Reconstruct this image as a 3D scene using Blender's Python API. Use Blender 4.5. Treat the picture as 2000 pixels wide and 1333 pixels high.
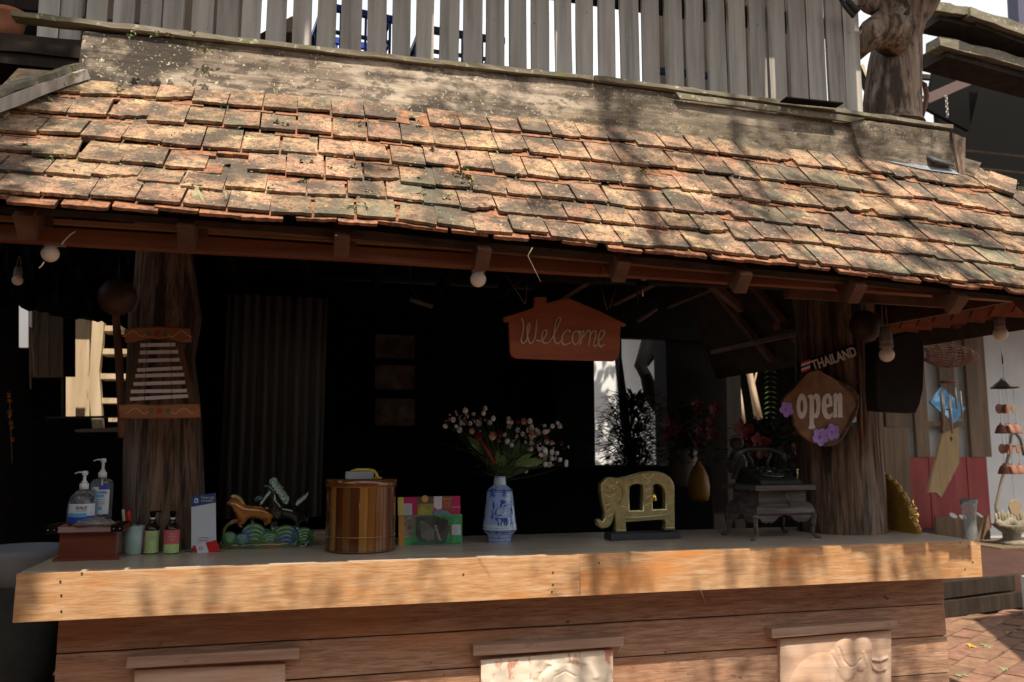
import bpy, bmesh, math, random
from mathutils import Vector, Matrix, Euler, noise
R = math.radians
rnd = random.Random(7)
for o in list(bpy.data.objects): bpy.data.objects.remove(o)
S = bpy.context.scene
COL = S.collection
# ---------------- camera, sky, sun, exposure
cam_d = bpy.data.cameras.new('camera'); cam = bpy.data.objects.new('camera', cam_d); COL.objects.link(cam)
cam.location = (0, -2.96, 1.45); cam.rotation_euler = (R(97.3), 0, R(-14.4))
cam_d.lens = 28.8; cam_d.sensor_width = 36; cam_d.clip_start = .05; cam_d.clip_end = 600
cam_d.dof.use_dof = True; cam_d.dof.focus_distance = 2.95; cam_d.dof.aperture_fstop = 4.0
S.camera = cam
SUN_EL, SUN_AZ = 58.6, 180.0 - 2.0      # azimuth clockwise from +Y
world = bpy.data.worlds.new('World'); S.world = world; world.use_nodes = True
wn = world.node_tree.nodes; bgn = wn['Background']
skyn = wn.new('ShaderNodeTexSky'); skyn.sky_type = 'NISHITA'; skyn.sun_disc = False
skyn.sun_elevation = R(SUN_EL); skyn.sun_rotation = R(SUN_AZ)
skyn.dust_density = 4.0; skyn.air_density = 1.2; skyn.ozone_density = 1.0; skyn.altitude = 50
_wl = world.node_tree.links; _tc = wn.new('ShaderNodeTexCoord'); _sx = wn.new('ShaderNodeSeparateXYZ'); _wl.new(_tc.outputs['Generated'], _sx.inputs[0])
_mr = wn.new('ShaderNodeMapRange'); _mr.interpolation_type = 'SMOOTHSTEP'; _mr.inputs[1].default_value = .72; _mr.inputs[2].default_value = .42; _wl.new(_sx.outputs[2], _mr.inputs[0])
_cn = wn.new('ShaderNodeTexNoise'); _cn.inputs['Scale'].default_value = 2.2; _cn.inputs['Detail'].default_value = 6; _wl.new(_tc.outputs['Generated'], _cn.inputs['Vector'])
_cr = wn.new('ShaderNodeMapRange'); _cr.inputs[1].default_value = .3; _cr.inputs[2].default_value = .62; _cr.inputs[3].default_value = 8.5; _cr.inputs[4].default_value = 12; _wl.new(_cn.outputs[0], _cr.inputs[0])
_cc = wn.new('ShaderNodeVectorMath'); _cc.operation = 'SCALE'; _cc.inputs[0].default_value = (.95, .985, 1.0); _wl.new(_cr.outputs[0], _cc.inputs['Scale'])
_mx = wn.new('ShaderNodeMix'); _mx.data_type = 'RGBA'; _wl.new(_mr.outputs[0], _mx.inputs[0]); _wl.new(skyn.outputs[0], _mx.inputs[6]); _wl.new(_cc.outputs[0], _mx.inputs[7])   # white haze and cloud towards the horizon, all round
_wl.new(_mx.outputs[2], bgn.inputs[0]); bgn.inputs[1].default_value = 0.085
sun_d = bpy.data.lights.new('sun', 'SUN'); sun = bpy.data.objects.new('sun', sun_d); COL.objects.link(sun)
sun_d.energy = 4.6; sun_d.angle = R(.5); sun_d.color = (1, .90, .76)
sdir = Vector((math.sin(R(SUN_AZ))*math.cos(R(SUN_EL)), math.cos(R(SUN_AZ))*math.cos(R(SUN_EL)), math.sin(R(SUN_EL))))
sun.rotation_euler = sdir.to_track_quat('Z', 'Y').to_euler(); sun.location = (0, -6, 10)
S.view_settings.view_transform = 'Standard'; S.view_settings.look = 'None'
S.view_settings.exposure = 0.42; S.view_settings.gamma = 1
S.render.engine = 'CYCLES'
# ---------------- survey helpers: real-world points on known planes
_pt, _yw = R(7.3), R(14.4)
CAM = Vector((0, -2.96, 1.45))
def ray(x, y):
    a = (x-1000)/1600; b = (666.5-y)/1600
    fh = math.cos(_pt)-b*math.sin(_pt); up = math.sin(_pt)+b*math.cos(_pt)
    return Vector((a*math.cos(_yw)+fh*math.sin(_yw), fh*math.cos(_yw)-a*math.sin(_yw), up))
def P(x, y, Y):
    r = ray(x, y); return CAM+r*((Y-CAM.y)/r.y)
def G(x, y, z):
    r = ray(x, y); return CAM+r*((z-CAM.z)/r.z)
def depth(p):
    v = Vector(p)-CAM; return v.dot(Vector((math.sin(_yw)*math.cos(_pt), math.cos(_yw)*math.cos(_pt), math.sin(_pt))))
def local(pts, L, yaw=0.0):
    """picture points on the upright plane through L turned by yaw -> local (x,z)"""
    L = Vector(L); n = Vector((-math.sin(yaw), math.cos(yaw), 0)); ux = Vector((math.cos(yaw), math.sin(yaw), 0)); out = []
    for x, y in pts:
        r = ray(x, y); t = (L-CAM).dot(n)/r.dot(n); p = CAM+r*t-L
        out.append((p.dot(ux), p.z))
    return out
def zoomed(pts, ox, oy, k): return [(ox+x/k, oy+y/k) for x, y in pts]
# ---------------- mesh builder
class MB:
    def __init__(s): s.v = []; s.f = []; s.m = []; s.sm = []
    def add(s, vs, fs, mi=0, smooth=False):
        b = len(s.v); s.v += [Vector(v) for v in vs]
        for f in fs: s.f.append([b+i for i in f]); s.m.append(mi); s.sm.append(smooth)
        return b
    def box(s, c, d, rot=None, mi=0, jit=0, top=1.0):
        c = Vector(c); hx, hy, hz = d[0]/2, d[1]/2, d[2]/2
        vs = []
        for sz in (-1, 1):
            k = top if sz > 0 else 1
            for sx, sy in ((-1,-1),(1,-1),(1,1),(-1,1)):
                vs.append(Vector((sx*hx*k, sy*hy*k, sz*hz))+Vector((rnd.uniform(-jit,jit), rnd.uniform(-jit,jit), rnd.uniform(-jit,jit))))
        if rot is not None:
            e = Euler(rot).to_matrix(); vs = [e @ v for v in vs]
        s.add([v+c for v in vs], [(0,3,2,1),(4,5,6,7),(0,1,5,4),(1,2,6,5),(2,3,7,6),(3,0,4,7)], mi); return s
    def plank(s, a, b, w, h, up=(0,0,1), n=1, jit=0, mi=0):
        """bar from a to b; w across, h along up; n segments with edge wobble"""
        a = Vector(a); b = Vector(b); d = (b-a).normalized(); side = d.cross(Vector(up)).normalized(); u = side.cross(d).normalized()
        vs = []
        for i in range(n+1):
            p = a.lerp(b, i/n); j = lambda: rnd.uniform(-jit, jit)
            for sx, sy in ((-1,-1),(1,-1),(1,1),(-1,1)):
                vs.append(p+side*(sx*w/2+j())+u*(sy*h/2+j())+d*(j() if i in (0, n) else 0))
        fs = [(0,1,2,3), tuple(n*4+k for k in (3,2,1,0))]
        for i in range(n):
            q = i*4
            for k in range(4): fs.append((q+k, q+4+k, q+4+(k+1)%4, q+(k+1)%4))
        s.add(vs, fs, mi); return s
    def tube(s, path, r, n=8, mi=0, cap=True, smooth=True, wob=0, flat=1.0):
        path = [Vector(p) for p in path]; rr = r if isinstance(r, (list, tuple)) else [r]*len(path)
        vs = []; prev = None
        for i, p in enumerate(path):
            d = (path[min(i+1, len(path)-1)]-path[max(i-1, 0)])
            if d.length < 1e-9: d = Vector((0,0,1))
            d.normalize()
            if prev is None:
                a = Vector((0,0,1)) if abs(d.z) < .9 else Vector((1,0,0)); u = d.cross(a).normalized()
            else:
                u = (prev-d*prev.dot(d)); u = u.normalized() if u.length > 1e-6 else d.orthogonal().normalized()
            prev = u; w = d.cross(u)
            for k in range(n):
                t = 2*math.pi*k/n; q = rr[i]*(1+(rnd.uniform(-wob, wob) if wob else 0))
                vs.append(p+u*math.cos(t)*q+w*math.sin(t)*q*flat)
        fs = []
        for i in range(len(path)-1):
            for k in range(n): fs.append((i*n+k, i*n+(k+1)%n, (i+1)*n+(k+1)%n, (i+1)*n+k))
        if cap: fs.append(tuple(range(n-1, -1, -1))); fs.append(tuple((len(path)-1)*n+k for k in range(n)))
        s.add(vs, fs, mi, smooth); return s
    def lathe(s, prof, n=24, c=(0,0,0), mi=0, smooth=True, arc=(0, 2*math.pi)):
        c = Vector(c); vs = []; full = abs(arc[1]-arc[0]-2*math.pi) < 1e-6; m = n if full else n+1
        for r_, z in prof:
            for k in range(m):
                t = arc[0]+(arc[1]-arc[0])*k/n; vs.append(c+Vector((r_*math.cos(t), r_*math.sin(t), z)))
        fs = []
        for i in range(len(prof)-1):
            for k in range(n): fs.append((i*m+k, i*m+(k+1)%m, (i+1)*m+(k+1)%m, (i+1)*m+k))
        s.add(vs, fs, mi, smooth)
        return s
    def ball(s, c, r, n=12, k=8, mi=0, sc=(1,1,1)):
        c = Vector(c)
        vs = []; 
        for i in range(k+1):
            ph = math.pi*i/k
            for j in range(n):
                t = 2*math.pi*j/n; vs.append(c+Vector((r*sc[0]*math.sin(ph)*math.cos(t), r*sc[1]*math.sin(ph)*math.sin(t), -r*sc[2]*math.cos(ph))))
        fs = [(i*n+j, i*n+(j+1)%n, (i+1)*n+(j+1)%n, (i+1)*n+j) for i in range(k) for j in range(n)]
        s.add(vs, fs, mi, True); return s
    def petal(s, c, d, l, w, nrm=(0,-1,0), mi=0, cup=.25):
        c = Vector(c); d = Vector(d).normalized(); nrm = Vector(nrm).normalized(); side = d.cross(nrm).normalized(); vs = [c]; n = 9
        for i in range(n+1):
            t = math.pi*i/n; x = (1-math.cos(t))/2
            vs.append(c+d*l*(.12+.88*x)+side*(w/2*math.sin(t)**.7)*1.0+nrm*l*cup*math.sin(x*2.6)*.4)
        for i in range(1, n):
            t = math.pi*(n-i)/n; x = (1-math.cos(t))/2
            vs.append(c+d*l*(.12+.88*x)-side*(w/2*math.sin(t)**.7)+nrm*l*cup*math.sin(x*2.6)*.4)
        m_ = c+d*l*.55+nrm*l*cup*.15; vs.append(m_); k = len(vs)-1
        s.add(vs, [(i, i+1, k) for i in range(k-1)]+[(k-1, 0, k)], mi, True); return s
    def prism(s, pts, y0, y1, mi=0):
        """polygon in x,z given depth y0..y1"""
        n = len(pts)
        ar = sum(pts[i][0]*pts[(i+1)%n][1]-pts[(i+1)%n][0]*pts[i][1] for i in range(n))
        if ar < 0: pts = pts[::-1]
        vs = [(x, y0, z) for x, z in pts]+[(x, y1, z) for x, z in pts]
        fs = [tuple(range(n)), tuple(range(2*n-1, n-1, -1))]+[(i, n+i, n+(i+1)%n, (i+1)%n) for i in range(n)]
        s.add(vs, fs, mi); return s
    def leaf(s, p, d, l, w, up=(0,0,1), mi=0, bend=.2):
        p = Vector(p); d = Vector(d).normalized(); side = d.cross(Vector(up))
        side = side.normalized() if side.length > 1e-4 else d.orthogonal().normalized(); nn = side.cross(d)
        s.add([p, p+d*l*.45+side*w/2, p+d*l-nn*l*bend, p+d*l*.45-side*w/2, p+d*l*.5+nn*w*.12], [(0,1,4),(1,2,4),(2,3,4),(3,0,4)], mi); return s
    def mesh(s, name):
        m = bpy.data.meshes.new(name); m.from_pydata([tuple(v) for v in s.v], [], s.f)
        m.polygons.foreach_set('material_index', s.m); m.polygons.foreach_set('use_smooth', s.sm); m.update(); return m
def props(o, **k):
    for a, b in k.items():
        if b is not None: o['category' if a == 'cat' else a] = b
    return o
def link(name, mesh, mats, parent=None, loc=(0,0,0), rot=(0,0,0), **k):
    o = bpy.data.objects.new(name, mesh); COL.objects.link(o)
    if mats is not None and not mesh.materials:
        for m in (mats if isinstance(mats, (list, tuple)) else [mats]): mesh.materials.append(m)
    o.parent = parent; o.location = loc; o.rotation_euler = rot
    return props(o, **k)
def wpos(o):
    v = Vector((0,0,0))
    while o is not None: v += Vector(o.location); o = o.parent
    return v
def put(name, mb, mats, parent=None, bevel=0, **k):
    """mesh given in world coordinates (or the parent's own if 'own'); origin goes to its centre"""
    own = k.pop('own', False)
    lo = Vector((min(v.x for v in mb.v), min(v.y for v in mb.v), min(v.z for v in mb.v))); hi = Vector((max(v.x for v in mb.v), max(v.y for v in mb.v), max(v.z for v in mb.v)))
    c = (lo+hi)/2; mb.v = [v-c for v in mb.v]
    base = Vector((0,0,0)) if (parent is None or own) else wpos(parent)
    o = link(name, mb.mesh(name), mats, parent, c-base, **k)
    if own and k.get('nested'): pass
    if bevel:
        b = o.modifiers.new('bevel', 'BEVEL'); b.width = bevel; b.segments = 2; b.limit_method = 'ANGLE'; b.angle_limit = R(40)
    return o
def thing(name, loc, rz=0, **k):
    o = bpy.data.objects.new(name, None); COL.objects.link(o); o.location = loc; o.rotation_euler = (0, 0, rz); o.empty_display_size = .05
    return props(o, **k)
def copy_tree(o, parent=None, **k):
    c = o.copy(); COL.objects.link(c); c.parent = parent
    for ch in list(o.children): copy_tree(ch, c)
    for a, b in k.items(): c[a] = b
    return c
def spline_mesh(name, loops, extrude=.005, bevel=.001, closed=True, smooth_handles=False, res=6):
    """flat outlines in x,z (first outer, others holes) -> solid with rounded rim, facing -y"""
    cu = bpy.data.curves.new(name, 'CURVE'); cu.dimensions = '2D'; cu.fill_mode = 'BOTH'; cu.extrude = extrude; cu.bevel_depth = bevel; cu.bevel_resolution = 1; cu.resolution_u = res
    for pts in loops:
        if smooth_handles:
            sp = cu.splines.new('BEZIER'); sp.bezier_points.add(len(pts)-1)
            for bp, q in zip(sp.bezier_points, pts): bp.co = (q[0], q[1], 0); bp.handle_left_type = bp.handle_right_type = 'AUTO'
        else:
            sp = cu.splines.new('POLY'); sp.points.add(len(pts)-1)
            for bp, q in zip(sp.points, pts): bp.co = (q[0], q[1], 0, 1)
        sp.use_cyclic_u = closed
    return _curve_to_mesh(name, cu)
def _curve_to_mesh(name, cu):
    o = bpy.data.objects.new(name, cu); COL.objects.link(o); o.rotation_euler = (R(90), 0, 0)
    dg = bpy.context.evaluated_depsgraph_get(); dg.update()
    m = bpy.data.meshes.new_from_object(o.evaluated_get(dg)); m.transform(Matrix.Rotation(R(90), 4, 'X')); m.name = name
    bpy.data.objects.remove(o); m.materials.clear(); return m
def text_mesh(txt, size, extrude=.0004, offset=0.0, spacing=1.0, align='CENTER'):
    cu = bpy.data.curves.new('lettering', 'FONT'); cu.body = txt; cu.size = size; cu.extrude = extrude; cu.offset = offset
    cu.space_character = spacing; cu.align_x = align; cu.align_y = 'CENTER'; cu.resolution_u = 3
    return _curve_to_mesh('lettering', cu)
def skin_mesh(name, pts, edges, radii, sub=1):
    m = bpy.data.meshes.new(name); m.from_pydata([tuple(p) for p in pts], edges, []); o = bpy.data.objects.new(name, m); COL.objects.link(o)
    sk = o.modifiers.new('s', 'SKIN'); sk.use_smooth_shade = True
    for i, r_ in enumerate(radii): m.skin_vertices[0].data[i].radius = (r_, r_) if not isinstance(r_, tuple) else r_
    m.skin_vertices[0].data[0].use_root = True
    ss = o.modifiers.new('u', 'SUBSURF'); ss.levels = sub
    dg = bpy.context.evaluated_depsgraph_get(); dg.update()
    out = bpy.data.meshes.new_from_object(o.evaluated_get(dg)); bpy.data.objects.remove(o)
    for p in out.polygons: p.use_smooth = True
    out.materials.clear(); return out
# ---------------- materials
def mat(name, cols, sc=(1,1,1), ns=5, detail=6, rough=.7, bump=0, bsc=None, metal=0, rv=0, rh=0, spots=(), coord='Object', clear=0, trans=0, ior=1.45, distort=0, rrange=None, bstretch=None, alpha=1, spec=.5, grad=None):
    m = bpy.data.materials.new(name); m.use_nodes = True; nt = m.node_tree; N = nt.nodes; L = nt.links
    b = N['Principled BSDF']; b.inputs['Roughness'].default_value = rough; b.inputs['Metallic'].default_value = metal
    b.inputs['Coat Weight'].default_value = clear; b.inputs['Coat Roughness'].default_value = .08
    b.inputs['Transmission Weight'].default_value = trans; b.inputs['IOR'].default_value = ior
    b.inputs['Specular IOR Level'].default_value = spec
    if alpha < 1: b.inputs['Alpha'].default_value = alpha
    if not isinstance(cols, list): cols = [(0, cols), (1, cols)]
    if coord == 'Position': base = N.new('ShaderNodeNewGeometry').outputs['Position']
    else: base = N.new('ShaderNodeTexCoord').outputs['Object']
    inf = N.new('ShaderNodeObjectInfo')
    off = N.new('ShaderNodeVectorMath'); off.operation = 'MULTIPLY_ADD'
    cb = N.new('ShaderNodeCombineXYZ'); 
    for i in range(3): L.new(inf.outputs['Random'], cb.inputs[i])
    L.new(cb.outputs[0], off.inputs[0]); off.inputs[1].default_value = (17.3, 29.1, 41.7) if coord != 'Position' else (0,0,0); L.new(base, off.inputs[2])
    def nz(scale, stretch, det, dist=0):
        mp = N.new('ShaderNodeMapping'); L.new(off.outputs[0], mp.inputs[0]); mp.inputs['Scale'].default_value = stretch
        n = N.new('ShaderNodeTexNoise'); n.inputs['Scale'].default_value = scale; n.inputs['Detail'].default_value = det; n.inputs['Distortion'].default_value = dist
        n.inputs['Roughness'].default_value = .6
        L.new(mp.outputs[0], n.inputs['Vector']); return n.outputs[0]
    n1 = nz(ns, sc, detail, distort)
    cr = N.new('ShaderNodeValToRGB'); e = cr.color_ramp.elements
    while len(e) < len(cols): e.new(.5)
    for k, (p, c) in enumerate(cols): e[k].position = .28+.44*p; e[k].color = (*c, 1)
    L.new(n1, cr.inputs[0]); cur = cr.outputs[0]
    for s_ in spots:
        scl, lo, hi, colr = s_[:4]; st = s_[4] if len(s_) > 4 else (1,1,1); strength = s_[5] if len(s_) > 5 else 1
        n = nz(scl, st, 5); mr = N.new('ShaderNodeMapRange'); mr.inputs[1].default_value = lo; mr.inputs[2].default_value = hi; mr.inputs[4].default_value = strength
        L.new(n, mr.inputs[0]); mx = N.new('ShaderNodeMix'); mx.data_type = 'RGBA'; L.new(mr.outputs[0], mx.inputs[0]); L.new(cur, mx.inputs[6]); mx.inputs[7].default_value = (*colr, 1); cur = mx.outputs[2]
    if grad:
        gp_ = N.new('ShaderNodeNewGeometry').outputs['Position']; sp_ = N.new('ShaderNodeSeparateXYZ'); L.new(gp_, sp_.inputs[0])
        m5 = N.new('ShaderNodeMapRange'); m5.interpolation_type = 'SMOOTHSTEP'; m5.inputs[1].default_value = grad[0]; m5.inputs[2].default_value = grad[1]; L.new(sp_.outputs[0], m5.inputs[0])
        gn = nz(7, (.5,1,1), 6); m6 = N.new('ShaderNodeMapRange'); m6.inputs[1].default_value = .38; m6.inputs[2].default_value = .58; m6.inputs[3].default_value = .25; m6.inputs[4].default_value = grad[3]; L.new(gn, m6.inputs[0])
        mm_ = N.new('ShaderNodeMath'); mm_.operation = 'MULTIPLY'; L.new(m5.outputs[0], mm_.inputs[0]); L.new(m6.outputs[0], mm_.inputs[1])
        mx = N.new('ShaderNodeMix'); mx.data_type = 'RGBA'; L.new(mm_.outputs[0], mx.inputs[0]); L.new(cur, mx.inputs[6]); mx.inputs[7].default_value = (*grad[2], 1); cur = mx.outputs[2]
    if rv or rh:
        hs = N.new('ShaderNodeHueSaturation'); L.new(cur, hs.inputs['Color'])
        mr = N.new('ShaderNodeMapRange'); L.new(inf.outputs['Random'], mr.inputs[0]); mr.inputs[3].default_value = 1-rv; mr.inputs[4].default_value = 1+rv; L.new(mr.outputs[0], hs.inputs['Value'])
        if rh:
            ml = N.new('ShaderNodeMath'); ml.operation = 'MULTIPLY'; ml.inputs[1].default_value = 7.77; L.new(inf.outputs['Random'], ml.inputs[0])
            fr = N.new('ShaderNodeMath'); fr.operation = 'FRACT'; L.new(ml.outputs[0], fr.inputs[0])
            m2 = N.new('ShaderNodeMapRange'); L.new(fr.outputs[0], m2.inputs[0]); m2.inputs[3].default_value = .5-rh; m2.inputs[4].default_value = .5+rh; L.new(m2.outputs[0], hs.inputs['Hue'])
        cur = hs.outputs[0]
    L.new(cur, b.inputs['Base Color'])
    if rrange:
        m3 = N.new('ShaderNodeMapRange'); L.new(n1, m3.inputs[0]); m3.inputs[1].default_value = .3; m3.inputs[2].default_value = .7; m3.inputs[3].default_value = rrange[0]; m3.inputs[4].default_value = rrange[1]; L.new(m3.outputs[0], b.inputs['Roughness'])
    if bump:
        bn = N.new('ShaderNodeBump'); bn.inputs['Strength'].default_value = 1.0; bn.inputs['Distance'].default_value = bump
        L.new(nz(bsc or ns*3, bstretch or sc, 6), bn.inputs['Height']); L.new(bn.outputs[0], b.inputs['Normal'])
    return m
GX, GY, GZ = (.12, 1, 1), (1, .12, 1), (1, 1, .12)
GXs, GZs = (.05, 1, 1), (1, 1, .05)
def wood(name, a, b, c, g, ns=22, **k):
    k.setdefault('rough', .75); k.setdefault('bump', .0012); k.setdefault('detail', 8)
    return mat(name, [(0, a), (.5, b), (1, c)], g, ns, **k)
MAT = {}
MAT['counter'] = wood('counter_plywood', (.42,.18,.065), (.54,.31,.15), (.63,.43,.26), (.11,1,1), 75, rough=.5, bump=.0008, spots=[(230,.48,.66,(.34,.17,.07),(.07,1,1),.6),(9,.53,.68,(.58,.22,.05),(.22,1,1),.8),(3,.52,.75,(.42,.33,.22),(.4,1,1),.35),(60,.70,.74,(.10,.07,.05),(.6,1,1),.7)])
MAT['counter_top'] = wood('counter_top_boards', (.40,.335,.265), (.54,.46,.37), (.64,.56,.46), (.05,1,1), 50, rough=.30, bump=.0003, spots=[(160,.5,.7,(.22,.2,.17),(.03,1,1),.5),(7,.58,.75,(.16,.13,.10),(.3,1,1),.5)])
MAT['base_plank'] = wood('counter_base_plank', (.25,.13,.08), (.42,.25,.155), (.54,.36,.25), (.10,1,1), 65, rough=.7, bump=.0014, rv=.12, spots=[(220,.48,.66,(.15,.085,.055),(.06,1,1),.65),(28,.66,.70,(.07,.045,.03),(.6,1,1),.8),(4,.49,.68,(.46,.19,.07),(.25,1,1),.7),(9,.60,.78,(.14,.10,.08),(.15,1,1),.6)])
MAT['ledge'] = wood('ledge_strip', (.30,.19,.13), (.42,.28,.20), (.5,.37,.28), (.05,1,1), 60, rough=.7, spots=[(14,.62,.7,(.1,.06,.04),(.5,1,1),.7)])
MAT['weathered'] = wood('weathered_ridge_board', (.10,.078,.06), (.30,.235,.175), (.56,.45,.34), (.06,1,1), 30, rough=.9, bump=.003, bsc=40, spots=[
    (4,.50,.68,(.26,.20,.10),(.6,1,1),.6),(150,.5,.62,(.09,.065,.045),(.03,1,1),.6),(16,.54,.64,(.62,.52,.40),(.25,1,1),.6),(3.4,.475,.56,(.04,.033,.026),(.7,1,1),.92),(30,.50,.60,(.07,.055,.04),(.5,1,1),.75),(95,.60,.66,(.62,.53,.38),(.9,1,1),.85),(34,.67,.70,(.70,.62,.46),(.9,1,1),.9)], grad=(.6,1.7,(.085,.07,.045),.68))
MAT['mossy'] = wood('mossy_board', (.10,.085,.06), (.19,.165,.12), (.30,.26,.2), GX, 20, rough=.95, bump=.003, spots=[(10,.5,.65,(.16,.17,.06),(1,1,1),.7),(40,.6,.66,(.5,.45,.34),(1,1,1),.8)])
MAT['slat'] = wood('grey_fence_slat', (.24,.215,.185), (.42,.38,.335), (.56,.515,.46), (1,1,.05), 26, rough=.85, bump=.0012, rv=.16, rh=.012, spots=[(45,.69,.73,(.03,.025,.02),(1,1,.7),.95),(3,.55,.75,(.36,.27,.18),(1,1,.4),.5)])
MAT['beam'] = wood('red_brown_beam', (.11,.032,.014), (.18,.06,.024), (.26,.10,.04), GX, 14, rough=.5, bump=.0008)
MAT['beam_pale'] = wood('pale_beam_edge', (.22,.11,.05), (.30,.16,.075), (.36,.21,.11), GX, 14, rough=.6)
MAT['rafter'] = wood('rafter_timber', (.06,.026,.014), (.11,.05,.026), (.17,.085,.045), (.4,.4,.4), 24, rough=.75)
MAT['post'] = wood('old_post_timber', (.045,.025,.017), (.17,.10,.064), (.28,.185,.125), (1,1,.075), 44, rough=.9, bump=.010, bsc=50, spots=[(20,.52,.60,(.025,.016,.012),(1,1,.06),.95),(6,.54,.70,(.33,.27,.22),(1,1,.25),.6),(90,.55,.62,(.03,.02,.015),(1,1,.05),.7)])
MAT['post_pale'] = wood('gnarled_driftwood', (.06,.04,.03), (.34,.24,.17), (.54,.43,.33), (1,1,.12), 30, rough=.9, bump=.016, bsc=22, spots=[(9,.48,.58,(.05,.032,.022),(1,1,.2),.9),(30,.55,.62,(.04,.03,.02),(1,1,.3),.7)])
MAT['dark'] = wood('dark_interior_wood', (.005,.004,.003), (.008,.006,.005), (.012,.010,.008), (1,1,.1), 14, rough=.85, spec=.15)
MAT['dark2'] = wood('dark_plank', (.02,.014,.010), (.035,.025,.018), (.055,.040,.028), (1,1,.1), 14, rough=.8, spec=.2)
MAT['tile'] = mat('clay_roof_tile', [(0,(.25,.135,.08)),(.5,(.42,.255,.155)),(1,(.57,.40,.25))], ns=14, rough=.9, bump=.003, bsc=80, coord='Position', rv=.20, rh=.008, spots=[
    (5.5,.52,.66,(.62,.45,.24),(1,1,1),.7),(8.5,.50,.64,(.27,.15,.10),(1,1,1),.7),
    (7.0,.455,.57,(.065,.055,.045),(1,1,1),.86),(24,.50,.60,(.09,.068,.05),(1,1,1),.7),(110,.54,.62,(.06,.05,.04),(1,1,1),.8),(65,.62,.69,(.68,.57,.36),(1,1,1),.6),(3.1,.56,.68,(.17,.18,.12),(1,1,1),.6)])
MAT['tile_edge'] = mat('clay_tile_underlayer', [(0,(.2,.09,.05)),(1,(.44,.2,.1))], ns=30, rough=.9, bump=.002, bsc=90, coord='Position', spots=[(50,.5,.6,(.06,.05,.04),(1,1,1),.7)])
MAT['tile_red'] = mat('red_tile_underside', [(0,(.14,.04,.02)),(1,(.25,.08,.04))], ns=20, rough=.85, rv=.2)
MAT['black'] = mat('matt_black', (.006,.0055,.005), rough=.7, spec=.1)
MAT['sign_red'] = wood('red_stained_sign', (.19,.045,.017), (.30,.08,.028), (.37,.115,.042), GX, 14, rough=.6, bump=.0006, spots=[(8,.62,.72,(.3,.02,.02),(1,1,1),.6)])
MAT['letter_tan'] = mat('tan_lettering', (.66,.52,.34), rough=.6)
MAT['letter_white'] = mat('white_letter_paint', (.72,.70,.66), rough=.5, rv=.03)
MAT['sign_wood'] = wood('brown_log_slice', (.15,.075,.035), (.24,.125,.06), (.32,.18,.095), (1,1,1), 10, rough=.6, bump=.001, distort=1.5)
MAT['bark'] = mat('bark_rim', [(0,(.05,.03,.02)),(1,(.22,.15,.1))], ns=40, rough=.95, bump=.004, bsc=60)
MAT['purple'] = mat('purple_petal', [(0,(.30,.16,.62)),(1,(.48,.34,.80))], ns=60, rough=.6)
MAT['yellow'] = mat('yellow_paint', (.65,.45,.05), rough=.5)
MAT['green_sign'] = mat('dark_green_paint', (.012,.06,.035), rough=.4)
MAT['red'] = mat('red_paint', (.55,.02,.02), rough=.4)
MAT['blue_flag'] = mat('blue_paint', (.03,.04,.25), rough=.5)
MAT['white_plastic'] = mat('white_plastic', (.78,.80,.82), rough=.35)
MAT['bulb'] = mat('frosted_bulb_glass', (.80,.72,.62), rough=.28, spec=.6)
MAT['socket'] = mat('grey_lamp_socket', [(0,(.16,.13,.11)),(1,(.28,.24,.2))], ns=40, rough=.6)
MAT['cord'] = mat('brown_cord', (.22,.14,.09), rough=.8)
MAT['wire'] = mat('black_wire', (.03,.028,.026), rough=.5)
MAT['metal'] = mat('dull_metal_tube', (.5,.47,.43), rough=.38, metal=.9)
MAT['gold'] = mat('gold_paint', [(0,(.48,.41,.17)),(1,(.74,.67,.38))], ns=50, rough=.24, metal=.68, bump=.0012, bsc=160)
MAT['gold_dark'] = mat('dull_gold_wood', [(0,(.30,.16,.02)),(1,(.46,.27,.05))], ns=18, rough=.4, metal=.2)
MAT['gold_shiny'] = mat('polished_gold', (.8,.55,.15), rough=.2, metal=1)
MAT['leaf_green'] = mat('green_leaf', [(0,(.05,.12,.03)),(1,(.13,.22,.06))], ns=9, rough=.5, rv=.3)
MAT['leaf_dark'] = mat('dark_leaf', [(0,(.01,.018,.008)),(1,(.03,.05,.02))], ns=9, rough=.6)
MAT['leaf_dry'] = mat('dry_leaf', [(0,(.24,.20,.11)),(1,(.42,.36,.22))], ns=30, rough=.8)
MAT['leaf_sage'] = mat('wilted_leaf', [(0,(.16,.20,.08)),(1,(.34,.38,.20))], ns=30, rough=.7)
MAT['white_wall'] = mat('whitewashed_wall', [(0,(.66,.68,.67)),(1,(.78,.79,.78))], ns=3, rough=.85, coord='Position', spots=[(1.5,.55,.8,(.5,.5,.46),(1,1,.5),.4)])
MAT['red_plank'] = wood('red_painted_plank', (.22,.03,.03), (.30,.045,.04), (.36,.07,.06), (1,1,.1), 12, rough=.6)
MAT['brown_plank'] = wood('brown_wall_plank', (.10,.062,.035), (.17,.11,.065), (.25,.17,.11), (1,1,.07), 12, rough=.7, rv=.15, spots=[(5,.55,.7,(.10,.09,.04),(1,1,.4),.5)])
MAT['sun_wood'] = wood('pale_raw_timber', (.42,.30,.18), (.56,.42,.27), (.68,.54,.37), (1,1,.08), 14, rough=.75, spots=[(20,.6,.7,(.12,.08,.05),(1,1,.3),.7)])
MAT['glass'] = mat('clear_glass', (.95,.97,.96), rough=.03, trans=.9, ior=1.45)
MAT['plastic_clear'] = mat('clear_plastic_bottle', (.80,.88,.92), rough=.08, trans=.9, ior=1.3)
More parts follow.
